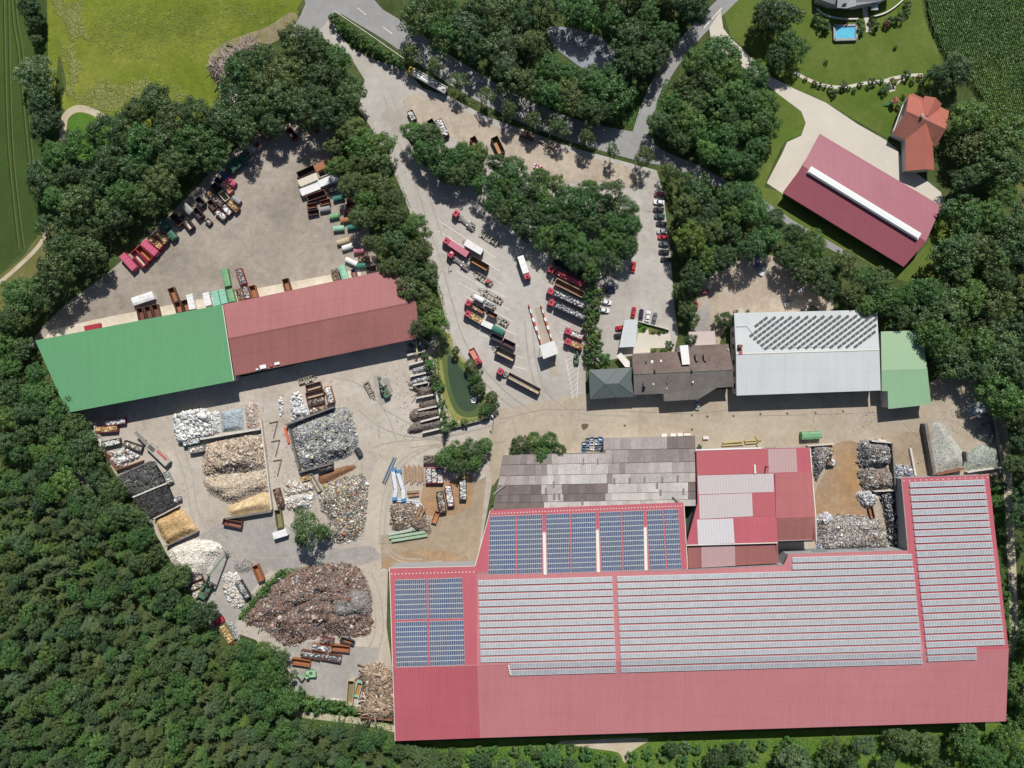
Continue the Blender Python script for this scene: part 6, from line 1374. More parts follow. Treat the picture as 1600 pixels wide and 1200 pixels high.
def trailer(x1, y1, x2, y2, label, deck=0.3, group='drawbar trailers parked in the yard', bar=True, m=None):
    """front end first"""
    c, L, a = frame_of(x2, y2, x1, y1, 1.2)
    root = thing('container_trailer', label, 'trailer', (c.x, c.y, 0), a, group)
    lf = L - (1.6 if bar else 0)
    xc = -(L - lf) / 2
    m = m or M_STEEL
    for s in (-1, 1):
        q = MB(); q.box((xc, s * 0.95, 1.05), (lf, 0.22, 0.22)); q.build('frame_rail', mat('trailer_frame', (0.26, 0.235, 0.185), 0.7), root)
    q = MB()
    for k in range(6): q.box((xc - lf / 2 + lf * (k + 0.3) / 6, 0, 1.02), (0.22 if k % 2 else 0.5, 1.7, 0.16))
    q.build('cross_member', mat('trailer_frame', (0.26, 0.235, 0.185), 0.7), root)
    if bar:
        q = MB(); q.bar((xc + lf / 2, 0.6, 0.8), (L / 2, 0, 0.7), 0.14, 0.14); q.bar((xc + lf / 2, -0.6, 0.8), (L / 2, 0, 0.7), 0.14, 0.14); q.build('drawbar', M_STEEL, root)
    for x in (xc + lf * 0.3, xc - lf * 0.22, xc - lf * 0.22 - 1.2):
        for s in (-1, 1): wheel(root, x, s * 0.98, 0.9)
    q = MB(); q.box((xc - lf / 2 + 0.05, 0, 0.85), (0.12, 2.3, 0.3)); q.build('rear_beam', M_RED, root)
    return root

def semi_trailer(x1, y1, x2, y2, label, col, fill=None, kind='open', inner='dark', h=2.0, group='semi trailers parked by the island hedge'):
    c, L, a = frame_of(x2, y2, x1, y1, 3.0)
    CID[0] += 1; rng = np.random.default_rng(3000 + CID[0])
    root = thing('semi_trailer', label, 'trailer', (c.x, c.y, 0), a, group)
    m = cmat(col)
    if kind == 'open':
        tub(root, L, 2.5, h, m, cmat(inner), z0=1.2, t=0.08)
        if fill:
            o = load(root, L - 0.6, 2.2, h - 0.45, FILLS[fill], int(L * 12), rng, M_SHINY); o.location = (-0.1, 0, 1.2)
    elif kind == 'tank':
        q = MB(); n = 12
        A = [(-L / 2, 1.2 * math.cos(2 * math.pi * k / n), 2.35 + 1.15 * math.sin(2 * math.pi * k / n)) for k in range(n)]
        B = [(L / 2, y, z) for _, y, z in A]
        q.prism(A, B); q.build('tank', mat('red_tank', (0.55, 0.035, 0.06), 0.35, None, 0.1, 0.05, spec=0.5), root)
        q = MB(); q.box((0, 0, 3.56), (L * 0.94, 0.8, 0.1)); q.build('catwalk', mat('red_walk', (0.60, 0.09, 0.12), 0.5), root)
        for k in range(4):
            q = MB(); q.cyl((-L / 2 + L * (k + 0.5) / 4, 0.9, 3.1), (-L / 2 + L * (k + 0.5) / 4, 0.9, 3.55), 0.2, 0.2, 8); q.build('hatch', M_WHITE, root)
    else:
        q = MB(); q.box((0, 0, 2.3), (L, 2.5, 2.5)); q.build('box_body', m, root)
    q = MB(); q.box((0, 0, 1.0), (L * 0.96, 1.1, 0.24)); q.build('chassis', M_STEEL, root)
    for x in (-L / 2 + 1.2, -L / 2 + 2.5, -L / 2 + 3.8):
        for s in (-1, 1): wheel(root, x, s * 1.0)
    q = MB(); q.box((-L / 2 + 0.0, 0, 0.8), (0.14, 2.3, 0.3)); q.build('rear_beam', M_STEEL, root)
    return root
def tractor(xf, yf, xr, yr, label, colm=None):
    c, L, a = frame_of(xr, yr, xf, yf, 2.0); L = 5.6
    d = Vector((math.cos(a), math.sin(a), 0)); f = P(xf, yf, 2.5); f.z = 0
    root = thing('tractor_unit', label, 'truck', f - d * L / 2, a, 'tractor units with trailers')
    xb = cab(root, L / 2, colm or M_CABRED, True)
    q = MB(); q.box((-0.9, 0, 0.95), (3.6, 1.0, 0.28)); q.cyl((-1.4, 0, 1.06), (-1.4, 0, 1.16), 0.55, 0.55, 12); q.build('chassis', M_STEEL, root)
    for x in (L / 2 - 1.3, -L / 2 + 1.2):
        for s in (-1, 1): wheel(root, x, s * 1.0)
    for s in (-1, 1):
        q = MB(); q.box((0.1, s * 1.0, 0.8), (1.2, 0.45, 0.6)); q.build('fuel_tank', M_GALV, root)

# row in the middle of the yard
truck(709, 331, 742, 357, 'empty hook lift truck with crimson cab nearest the island trees')
trailer(750, 362, 778, 380, 'empty container trailer in the tree shadow behind the uppermost hook lift truck', bar=False)
truck(694, 374, 731, 399, 'crimson truck carrying a long pinkish red box', 'box', bodym=mat('pink_box', (0.47, 0.15, 0.20), 0.55), name='box_truck')
r_ = trailer(722, 375, 754, 395, 'drawbar trailer under the white box container')
container(727, 378.5, 753, 394, 'white box container on the trailer beside the pinkish red truck', 'white', 'lid', None, h=2.3, w=2.5, z0=1.2)
truck(701, 395, 733, 420, 'empty hook lift truck with crimson cab and lamp below the pinkish red truck')
trailer(731, 400, 763, 419, 'drawbar trailer under the open orange floored container')
container(735.5, 403.5, 762, 419, 'open container with orange floor on a trailer in the middle of the yard', 'darkbrown', 'open', None, inner='orange', h=2.0, z0=1.2)
r_ = trailer(739, 424, 769, 444, 'long empty trailer with a small red box on its tail')
q = MB(); q.box((-2.6, 0, 1.6), (1.2, 1.3, 0.9)); q.build('red_box', M_REDC2, r_)
truck(825, 437, 813, 401, 'white box truck with crimson cab facing the weighbridge', 'box', name='box_truck')
trailer(747, 450, 785, 471, 'empty drawbar trailer with tan frame above the white skips')
trailer(735, 460, 774, 481, 'trailer carrying two white skips')
container(740, 462, 755, 470, 'smooth white domed skip on the trailer above the crimson skip trucks', 'white', 'dome', None, z0=1.15)
container(757, 471.5, 770.5, 479, 'white framed skip behind the smooth white dome', 'white', 'skip', 'grey', z0=1.15)
truck(728, 471, 756, 487, 'upper of two crimson trucks carrying open skips')
container(737, 476, 756, 487, 'open skip with rusty floor on the upper crimson truck', 'darkbrown', 'open', None, h=1.4, z0=1.35, w=2.2)
truck(727, 488, 752, 502, 'lower of two crimson trucks carrying open skips')
container(735, 492, 752, 502, 'tan skip on the lower crimson truck', 'beige', 'open', 'sand', h=1.4, z0=1.35, w=2.2)
trailer(759, 486, 794, 507, 'trailer with a brown skip in front and bare frame behind')
container(761, 487, 776, 495, 'brown open skip on the half bare trailer', 'darkbrown', 'skip', None, z0=1.15)
trailer(752, 502, 788, 521, 'trailer carrying one white and one dark green skip')
container(753, 503.5, 769, 511, 'white lidded skip next to the dark green one on a trailer', 'white', 'lid', None, h=1.5, z0=1.15, w=2.2)
container(770, 511.5, 787, 520, 'dark green tarpaulin covered skip on a trailer', 'teal', 'tarp', None, h=1.5, z0=1.15, w=2.2)
trailer(763, 521, 804, 542, 'trailer under two black open containers')
container(767, 523.5, 784.5, 532, 'front black open container of the pair on one trailer', 'dark', 'open', None, inner='dark', h=1.8, z0=1.15)
container(786, 532.5, 804, 541.5, 'rear black open container with red front edge of the pair on one trailer', 'maroon', 'open', None, inner='dark', h=1.8, z0=1.15)
trailer(768, 541, 804, 560, 'trailer under the black container with tan floor')
container(775.5, 546, 803.5, 560, 'black walled open container with tan floor on the lowest trailer', 'dark', 'open', None, inner='beige', h=2.2, z0=1.15, w=2.8)
truck(749.5, 569, 736, 545, 'small red tipper truck beside the pond hedge', 'bed', name='tipper_truck')
truck(778, 578, 843, 613, 'long crimson truck with an open tan bed at the yard crossing', 'hook', name='hook_lift_truck')
container(794, 586, 843, 612, 'long open container with tan floor on the truck at the yard crossing', 'brown', 'open', None, inner='beige', h=1.6, z0=1.35)
# trucks by the hedge
semi_trailer(864, 406, 913, 431, 'black open semi trailer in the shade above the red tank', 'dark')
tractor(857, 419, 874, 428, 'crimson tractor unit in front of the red tank trailer')
semi_trailer(869, 424, 914, 446, 'bright red tank semi trailer', 'red', kind='tank')
semi_trailer(868, 439, 912, 461, 'tan rimmed empty semi trailer between the red tank and the scrap trailers', 'beige', inner='brown')
tractor(856, 453, 872, 460, 'crimson tractor unit of the upper scrap trailer')
semi_trailer(867, 457, 913, 478, 'upper of two black semi trailers full of silvery scrap', 'dark', 'scrap')
tractor(857, 471, 873, 478, 'crimson tractor unit of the lower scrap trailer')
semi_trailer(868, 475, 914, 496, 'lower of two black semi trailers full of silvery scrap', 'dark', 'scrap')
truck(883, 516, 911, 527, 'upper red skip truck near the hatched bay', name='skip_truck')
container(892, 520, 911, 527, 'red skip with white stripes on the upper skip truck', 'red', 'open', 'white', h=1.2, z0=1.35, w=2.2)
truck(883, 532, 910, 543, 'lower red skip truck near the hatched bay', name='skip_truck')
container(892, 536, 910, 543, 'red skip with orange load on the lower skip truck', 'red', 'open', 'sand', h=1.2, z0=1.35, w=2.2)
tractor(638, 108, 650, 114, 'yellow tractor unit under the first roadside trees', M_CABYEL)
semi_trailer(645, 111, 697, 141, 'long semi trailer with shiny white tarpaulin behind the yellow cab', 'white', 'white', group='semi trailer on the gravel turnaround')
trailer(842, 215, 868, 228, 'low trailer with white rails under the roadside trees', bar=False)
trailer(495, 588, 466, 597, 'rusty container trailer below the brick red hall')
trailer(585, 624, 571, 597, 'rusty red trailer frame left of the green excavator')

# cars
def car(px, py, ang, colr, label, L=4.4, W=1.8, kind='car', group='parked cars'):
    c = P(px, py, 1.0)
    root = thing('parked_car' if kind == 'car' else 'pickup', label, 'car' if kind == 'car' else 'pickup', (c.x, c.y, 0), math.radians(ang), group)
    m = mat('car_paint_%.2f_%.2f_%.2f' % colr, colr, 0.3, None, 0.1, 0.0, spec=0.6, coat=0.5)
    def outline(l, w, z, x0=0.0): return [(x0 + l / 2 - 0.35, -w / 2, z), (x0 + l / 2, -w / 2 + 0.4, z), (x0 + l / 2, w / 2 - 0.4, z), (x0 + l / 2 - 0.35, w / 2, z), (x0 - l / 2 + 0.2, w / 2, z), (x0 - l / 2, w / 2 - 0.25, z), (x0 - l / 2, -w / 2 + 0.25, z), (x0 - l / 2 + 0.2, -w / 2, z)]
    q = MB(); q.prism(outline(L - 0.1, W - 0.06, 0.22), outline(L, W, 0.62)); q.prism(outline(L, W, 0.621), outline(L - 0.16, W - 0.16, 0.92)); body = q.build('body', m, root)
    if kind == 'car':
        cx, cl = -0.25, L * 0.60
    else:
        cx, cl = 0.45, L * 0.32
    q = MB(); q.prism(outline(cl, W - 0.22, 0.921, cx), [(x * 1.0, y, z) for x, y, z in outline(cl * 0.70, W - 0.48, 1.38, cx - 0.1)]); q.build('windows', M_GLASS, root)
    q = MB(); q.prism(outline(cl * 0.66, W - 0.46, 1.381, cx - 0.1), outline(cl * 0.60, W - 0.60, 1.46, cx - 0.1)); q.build('roof', m, root)
    if kind != 'car':
        q = MB(); q.box((-L * 0.27, 0, 0.96), (L * 0.38, W - 0.35, 0.08)); q.build('load_bed', cmat('grey'), root)
    for x in (L * 0.31, -L * 0.30):
        for s in (-1, 1): wheel(root, x, s * (W / 2 - 0.12), 0.64)
    for s in (-1, 1):
        q = MB(); q.box((L / 2 - 0.06, s * (W / 2 - 0.42), 0.66), (0.1, 0.32, 0.14)); q.build('headlight', M_WHITE, body)
        q = MB(); q.box((-L / 2 + 0.03, s * (W / 2 - 0.32), 0.68), (0.07, 0.26, 0.14)); q.build('tail_light', M_RED, body)
        q = MB(); q.box((cx + cl / 2 - 0.3, s * (W / 2 + 0.05), 0.98), (0.14, 0.2, 0.12)); q.build('mirror', m, body)
    return root
K_ = (0.02, 0.021, 0.024); WHT = (0.72, 0.73, 0.73); RDc = (0.42, 0.02, 0.03); NV = (0.03, 0.035, 0.12); SV = (0.42, 0.45, 0.48); GY = (0.09, 0.10, 0.11)
PK = 'cars parked along the hedge of the car park'
for i, (x, y, a, c, nm) in enumerate(((1031, 303, 178, (0.20, 0.02, 0.05), 'dark red car at the top of the hedge side row'), (1030, 315.5, 176, WHT, 'white car with dark windows near the top of the hedge side row'), (1029.5, 327, 178, K_, 'black car below the top white car in the hedge side row'), (1031, 337.5, 178, (0.03, 0.07, 0.06), 'dark green car in the hedge side row'), (1034, 349, 175, K_, 'black car below the dark green one in the hedge side row'), (1035, 361.5, 178, SV, 'silver car in the middle of the hedge side row'), (1036.5, 370, 178, RDc, 'bright red car below the silver one in the hedge side row'), (1038, 381, 176, GY, 'dark grey car with pale window below the bright red one'), (1038, 393, 178, K_, 'black car second from the bottom of the hedge side row'), (1041, 405, 176, K_, 'black car at the bottom of the hedge side row'))):
    car(x, y, a, c, nm, group=PK)
car(985, 324, 0, WHT, 'white car half under the island trees near the top', group=PK)
car(990, 417, 80, RDc, 'red car half under the island trees at their lower tip', group=PK)
car(954, 444, 5, SV, 'silver blue car in the shade left of the car park', group=PK)
car(953, 453.5, 5, NV, 'dark blue car below the silver blue one', group=PK)
car(947.5, 472, -10, WHT, 'upper white car left in the car park', group=PK)
car(944, 484.5, -8, WHT, 'lower white car left in the car park', group=PK)
car(990, 487.5, 80, RDc, 'red car leftmost of the row of four above the patio', group=PK)
car(1002, 491, 83, (0.022, 0.018, 0.055), 'dark navy car second of the row of four above the patio', group=PK)
car(1012.5, 494, 80, WHT, 'white car third of the row of four above the patio', group=PK)
car(1023, 496.5, 78, (0.13, 0.15, 0.16), 'grey car rightmost of the row of four above the patio', group=PK)
car(970, 512, 8, RDc, 'red car poking out from under the white carport', group=PK)
car(968, 524, 8, K_, 'black car poking out from under the white carport', group=PK)
car(1090, 632, 92, SV, 'silver car alone below the shingled office', group=PK)
car(1193, 419, 248, WHT, 'pickup with white cab and pale grey load bed in the dirt lot', L=6.2, W=2.0, kind='pickup', group='vehicles in the dirt lot')
car(1184, 410, 248, NV, 'dark blue car shaded beside the pickup', group='vehicles in the dirt lot')
car(1249, 455.5, 40, WHT, 'small white car in the dirt lot near the brown shrubs', L=3.0, W=1.6, group='vehicles in the dirt lot')
car(1233, 475, 10, SV, 'pale car parked at the white hall edge in the dirt lot', L=3.6, group='vehicles in the dirt lot')
car(168, 435, 60, (0.25, 0.26, 0.26), 'lone grey car at the lower wooded corner of the upper left yard', L=3.4, W=1.7)
car(1088, 478, 85, RDc, 'small red car half under the trees above the lean-to roof', L=3.4, W=1.6, group='vehicles in the dirt lot')
car(1101, 456, 5, (0.22, 0.05, 0.06), 'maroon car in the tree shade above the grey path', group='vehicles in the dirt lot')

# excavators and grabs
M_EXG = mat('machine_green', (0.065, 0.13, 0.075), 0.5, (0.10, 0.17, 0.10), 0.6, 0.15)
M_EXL = mat('machine_light_green', (0.25, 0.46, 0.26), 0.5, None, 0.1, 0.1)
def excavator(px, py, ang, label, m, reach, s=1.0, tracked=True, lift=2.6, cat='excavator', name='excavator'):
    c = P(px, py, 1.5)
    root = thing(name, label, cat, (c.x, c.y, 0), math.radians(ang))
    root.scale = (s, s, s)
    if tracked:
        for y in (-1.0, 1.0):
            q = MB()
            prof = [(-1.9, 0.35), (-1.6, 0.02), (1.6, 0.02), (1.9, 0.35), (1.6, 0.8), (-1.6, 0.8)]
            q.prism([(x, y - 0.28, z) for x, z in prof], [(x, y + 0.28, z) for x, z in prof]); q.build('track', M_STEEL, root)
    else:
        for x in (-1.7, 1.7):
            for y in (-1.1, 1.1): wheel(root, x, y, 1.1)
        q = MB(); q.box((0, 0, 0.8), (4.2, 1.2, 0.5)); q.build('undercarriage', M_STEEL, root)
        for x in (-2.2, 2.2):
            q = MB(); q.box((x, 0, 0.4), (0.4, 3.6, 0.3)); q.build('stabiliser', M_STEEL, root)
    q = MB(); pts = [(-2.6, -0.9), (-2.2, -1.3), (1.4, -1.3), (1.5, -0.2), (1.5, 1.3), (-2.2, 1.3), (-2.6, 0.9)]
    q.prism([(x, y, 0.9) for x, y in pts], [(x, y, 1.9) for x, y in pts]); q.build('house', m, root)
    q = MB(); q.box((-2.0, 0, 2.0), (1.0, 2.3, 0.5)); q.build('counterweight', m, root)
    q = MB(); q.box((-0.6, -0.5, 2.05), (1.2, 0.9, 0.4)); q.build('engine_cover', M_STEEL, root)
    q = MB(); q.box((0.8, 0.8, 2.2), (1.3, 0.95, 1.5), 0, 0, 0, 0.9); cabin = q.build('cabin', M_GLASS, root)
    q = MB(); q.box((0.75, 0.8, 3.0), (1.2, 0.9, 0.1)); q.build('cabin_roof', m, cabin)
    e = (reach * 0.55, -0.2, lift + 2.2); tip = (reach, -0.2, lift * 0.45)
    q = MB(); q.bar((1.0, -0.2, 1.7), e, 0.5, 0.65); q.build('boom', m, root)
    q = MB(); q.bar(e, tip, 0.4, 0.5); q.build('stick', m, root)
    for dy in (-0.28, 0.28):
        q = MB(); q.cyl((1.3, -0.2 + dy * 1.4, 1.6), (reach * 0.33, -0.2 + dy * 1.4, lift * 0.8 + 1.4), 0.09, 0.09, 6); q.build('hydraulic_ram', M_GALV, root)
    q = MB(); q.box((tip[0], tip[1], tip[2] - 0.2), (0.5, 0.5, 0.5))
    for k in range(5):
        t = 2 * math.pi * k / 5; q.bar((tip[0] + 0.2 * math.cos(t), tip[1] + 0.2 * math.sin(t), tip[2] - 0.3), (tip[0] + 0.85 * math.cos(t), tip[1] + 0.85 * math.sin(t), tip[2] - 1.0), 0.3, 0.12)
    q.build('grapple', M_STEEL, root)
    return root
excavator(602, 612, 118, 'dark green wheeled material handler on the open scrap yard', M_EXG, 6.0, tracked=False)
excavator(322, 921, 61, 'green material handler with the long double boom beside the white plaster', M_EXG, 12.5, 1.35, False, 5.0)
excavator(484, 1053, 184, 'light green tracked excavator on the grey slab below the scrap heap', M_EXL, 5.6)
excavator(901, 560, 92, 'green loading grab parked beside the hatched bay', M_EXG, 4.0, 0.8, True)
for nm, x, y in (('', 588, 600), ('', 604, 622)):
    pass
sheet('steel_plate', [(582, 588), (593, 585), (608, 628), (594, 634)], 8, M_GREYSLAB)
sheet('steel_plate', [(597, 592), (606, 589), (614, 612), (606, 616)], 9, M_GREYSLAB)
# grey and red conveyor machine
c, L, a = frame_of(231, 694, 262, 724, 2.0)
root = thing('mobile_shredder', 'long grey and red mobile shredder with conveyor beside the tyre heaps', 'shredder', (c.x, c.y, 0), a)
q = MB(); q.box((0.3, 0, 1.7), (L, 2.6, 2.2)); q.build('hull', mat('shredder_grey', (0.44, 0.41, 0.36), 0.6, (0.36, 0.33, 0.28), 0.5, 0.1), root)
q = MB(); q.box((1.8, 1.0, 2.86), (5.2, 0.8, 0.16)); q.build('red_panel', mat('faded_red', (0.46, 0.10, 0.09), 0.6), root)
q = MB(); q.box((-L / 2 + 2.4, 0.1, 2.85), (3.2, 1.7, 0.14)); q.build('hopper', M_STEEL, root)
q = MB(); q.bar((-L / 2 + 0.8, 0, 2.6), (-L / 2 - 6.6, 0.6, 3.4), 1.3, 0.3); q.build('conveyor', mat('conveyor_grey', (0.24, 0.22, 0.20), 0.7), root)
for x in (-2.5, 2.5):
    for s in (-1, 1): wheel(root, x, s * 1.1)
q = MB(); q.box((-L / 2 - 2.2, 0, 0.6), (0.3, 0.3, 1.6)); q.build('support_leg', M_STEEL, root)
for s in (-0.4, 0.4):
    pass
# steel beams and conveyors
def beams(name, label, cat, segs, w, h, m, z=0.4, group=None, part='beam'):
    c = P(sum(s[0] + s[2] for s in segs) / (2 * len(segs)), sum(s[1] + s[3] for s in segs) / (2 * len(segs)))
    root = thing(name, label, cat, c, 0, group)
    for i, s in enumerate(segs):
        mm = m[i % len(m)] if isinstance(m, list) else m
        q = MB(); q.bar(P(s[0], s[1], z), P(s[2], s[3], z), w, h); 
        q.build(part, mm, root, tuple(c))
    return root
M_PBLUE = mat('faded_blue_paint', (0.16, 0.30, 0.48), 0.5, (0.55, 0.60, 0.62), 0.35, 0.1)
M_PWHITE = mat('faded_white_paint', (0.66, 0.68, 0.70), 0.5, (0.52, 0.56, 0.60), 0.5, 0.1)
M_PGREEN = mat('faded_green_paint', (0.26, 0.38, 0.25), 0.6, (0.35, 0.44, 0.32), 0.4, 0.12)
M_RB1 = mat('rusty_beam', (0.26, 0.14, 0.08), 0.8, (0.34, 0.22, 0.14), 0.5, 0.2); M_RB2 = mat('pale_rusty_beam', (0.40, 0.27, 0.17), 0.8, (0.30, 0.18, 0.11), 0.5, 0.2)
beams('steel_truss', 'blue grey lattice truss lying left of the white chutes', 'beam', [(615, 714, 598, 753), (618.5, 715, 601.5, 754)], 0.45, 1.0, mat('truss_blue', (0.17, 0.24, 0.30), 0.6), 0.6)
for i, seg in enumerate(([(614, 735, 619, 764), (619, 764, 617, 778)], [(622, 738, 630, 764), (630, 764, 631, 780)])):
    r = beams('steel_chute', '%s long white chute with blue ends lying in the scrap yard' % ('left' if i == 0 else 'right'), 'chute', seg, 1.5, 1.3, M_PWHITE, 0.9)
    off = tuple(r.location)
    for (x, y) in ((seg[0][0] + 1.5, seg[0][1] - 1.5), (seg[1][2], seg[1][3] + 1)):
        q = MB(); p = P(x, y, 1); q.box((p.x, p.y, 0.9), (1.9, 1.3, 1.5), 0.2); q.build('flange', mat('chute_blue', (0.08, 0.22, 0.42), 0.5), r, off)
r = beams('steel_chute', 'white perforated ladder frame below the chutes', 'frame', [(614, 779, 656, 784), (614.5, 782, 656.5, 787)], 0.5, 0.7, M_PWHITE, 0.5)
q = MB()
for k in range(10): q.bar(P(617 + 4.1 * k, 779.4 + 0.5 * k, 0.5), P(617.4 + 4.1 * k, 782.4 + 0.5 * k, 0.5), 0.3, 0.5)
q.build('rung', mat('rung_blue', (0.10, 0.14, 0.30), 0.6), r, tuple(r.location))
beams('steel_chute', 'white bent pipe right of the perforated frame', 'pipe', [(657, 786, 662, 794), (662, 794, 659, 806)], 0.6, 0.6, M_PWHITE, 0.6)
for i in range(13):
    x = 631 + i * 2.55
    beams('steel_girder', '%s rusty girder from the left in the stack beside the red trio' % (ORD[i] if i < 12 else 'last'), 'girder', [(x, 726 + (i % 3) * 2, x + 0.8, 757 - (i % 4) * 2)], 0.42, 0.5, M_RB1 if i % 2 else M_RB2, 0.4 + 0.12 * (i % 3), 'rusty girders stacked side by side')
for i, (a_, b_, c_, d_) in enumerate(((636, 769, 655, 768), (638, 775, 655, 773), (650, 808, 660, 790), (655, 812, 663, 794))):
    beams('steel_girder', ('orange rusty girder %s below the girder stack', 'rusty girder %s leaning on the machine part heap')[i // 2] % ('uppermost', 'lowermost')[i % 2], 'girder', [(a_, b_, c_, d_)], 0.9, 0.5, M_RB1, 0.8 + (1.2 if i > 1 else 0))
for i, (a_, b_, c_, d_) in enumerate(((607, 835, 652, 826), (608, 840, 664, 831), (612, 845, 668, 836))):
    beams('steel_beam', '%s of three long faded green beams' % ('top', 'middle', 'bottom')[i], 'beam', [(a_, b_, c_, d_)], 1.0, 0.8, M_PGREEN if i else mat('pale_green_beam', (0.40, 0.46, 0.38), 0.6), 0.8)
for i, (a_, b_, c_, d_) in enumerate(((421, 661, 434, 658), (424, 690, 437, 687.5), (427, 720, 440, 718))):
    r = beams('post_shadow_bar', '%s of the dark L shaped post bracket from the top on the pale bay strip' % ORD[i], 'shadows', [(a_, b_, c_, d_), (c_, d_, c_ - 6.5, d_ + 26)], 0.34, 0.4, M_STEEL, 0.25)  # cast shadows of L shaped posts, modelled as low dark bars
tag(MB().box((0, 0, 0.4), (0.9, 6.6, 0.8), 0).build('crate_row', mat('orange_red_crate', (0.55, 0.13, 0.06), 0.6)), 'line of orange red crates at the left corner of the grey film bay', 'crates')
o = bpy.data.objects['crate_row']; p = P(449, 680); o.location = (p.x, p.y, 0); o.rotation_euler = (0, 0, 0.25)
for i, (x, y, a_) in enumerate(((1298 / 8 + 560, 0, 0),)): pass
beams('loading_crane', 'pale yellow crane beam over the shaded top bay left of the pond', 'crane', [(650, 532, 652, 554)], 0.5, 0.6, mat('crane_yellow', (0.52, 0.47, 0.22), 0.6), 3.6)
o = bpy.data.objects['loading_crane']
for x, y in ((650, 533), (652, 553)):
    q = MB(); p = P(x, y, 0); q.box((p.x, p.y, 1.7), (0.3, 0.3, 3.4)); q.build('post', M_STEEL, o, tuple(o.location))
for i, (a_, b_, c_, d_) in enumerate(((1129, 692, 1160, 689.5), (1128, 696, 1162, 694), (1163, 689, 1190, 687), (1164, 692.5, 1186, 691), (1182, 682, 1184, 697))):
    beams('lifting_frame', '%s bar of the yellow lifting gear lying above the workshop' % ORD[i], 'frame', [(a_, b_, c_, d_)], 0.55, 0.6, mat('gear_yellow', (0.44, 0.36, 0.17), 0.6), 0.5, 'yellow lifting gear')
rr = random.Random(11)
for i in range(15):
    x = 913 + (i % 5) * 6.2 + rr.uniform(-1, 1); y = 686 + (i // 5) * 7.0 + rr.uniform(-1, 1) + (6 if i % 5 == 0 else 0)
    colr = rr.choice(['blue', 'white', 'white', 'grey', 'blue'])
    c = P(x, y, 0.8); w_ = rr.uniform(1.1, 1.5)
    r = thing('storage_bin', '%s storage bin, %s from the left, %s row from the top by the old shed' % ({'blue': 'blue', 'white': 'white', 'grey': 'grey'}[colr], ORD[i % 5], ORD[i // 5]), 'bin', (c.x, c.y, 0), rr.uniform(-0.15, 0.15), 'storage bins beside the old shed')
    tub(r, w_ + 0.4, w_, 1.0, mat('bin_blue', (0.05, 0.16, 0.36), 0.5) if colr == 'blue' else cmat(colr), cmat('grey' if i % 2 else 'white'), ribs=False)
for i, (x, y, cc) in enumerate(((1037, 680, 'white'), (1051, 679.5, 'white'), (1062, 679, 'white'), (1073, 678.5, 'red'), (1102, 684, 'white'))):
    r = thing('equipment_box', '%s box, %s from the left along the top edge of the old shed' % (cc, ORD[i]), 'box', P(x, y), 0.02, 'boxes along the old shed')
    q = MB(); q.box((0, 0, 0.5), (2.2 if cc == 'white' else 3.2, 1.1, 1.0)); q.build('box', cmat(cc), r); q = MB(); q.box((0, 0, 1.04), (2.0 if cc == 'white' else 3.0, 0.9, 0.08)); q.build('lid', M_TRIM, r)
for i, (x, y) in enumerate(((839, 258), (843, 260), (841, 264), (846, 265), (845, 269), (849, 271), (838, 262))):
    r = thing('road_barrier', '%s red and white road barrier board stacked by the island trees' % ORD[i], 'barrier', P(x, y), rr.uniform(-0.6, 0.6), 'road barriers stacked on the gravel')
    for k in range(4):
        q = MB(); q.box((-0.9 + 0.6 * k, 0, 0.5), (0.6, 0.45, 0.9)); q.build('board', M_REDC2 if k % 2 else M_WHITE, r)
    q = MB(); q.box((0, 0, 0.03), (2.2, 0.8, 0.06)); q.build('foot', M_RUBBER, r)
for i, (x0, y0, x1, y1) in enumerate(((559, 1090, 560, 1109), (562, 1090, 563, 1107))):
    beams('white_pole', '%s of two white poles lying in the shrubs beside the timber heap' % ('left', 'right')[i], 'pole', [(x0, y0, x1, y1)], 0.35, 0.35, M_WHITE, 0.3)
beams('concrete_kerb', 'pale concrete kerb piece above the shrubs on the grey slab', 'kerb', [(517, 1092, 535, 1095)], 0.6, 0.5, M_WALLC, 0.25)
for i, (a_, b_, c_, d_) in enumerate(((1364, 688, 1370, 690), (1371, 687, 1384, 689))):
    beams('concrete_block', '%s loose pale block above the grey wire heap' % ('left', 'right')[i], 'block', [(a_, b_, c_, d_)], 0.7, 0.7, M_WALLC, 0.35)
for i, (x, y) in enumerate(((1341, 700), (1342, 712), (1340, 722), (1344, 728), (1341, 738), (1343, 745))):
    r = thing('scrap_motor', '%s dark machine motor from the top lining the rust stained slab' % ORD[i], 'motor', P(x, y), rr.uniform(0, 3), 'motors lining the slab')
    q = MB(); q.cyl((-0.6, 0, 0.5), (0.6, 0, 0.5), 0.45, 0.45, 10); q.build('motor_body', M_STEEL, r); q = MB(); q.cyl((0.6, 0, 0.5), (1.1, 0, 0.5), 0.18, 0.18, 8); q.build('shaft', M_GALV, r); q = MB(); q.box((0, 0, 0.06), (1.0, 0.9, 0.12)); q.build('base', M_STEEL, r)
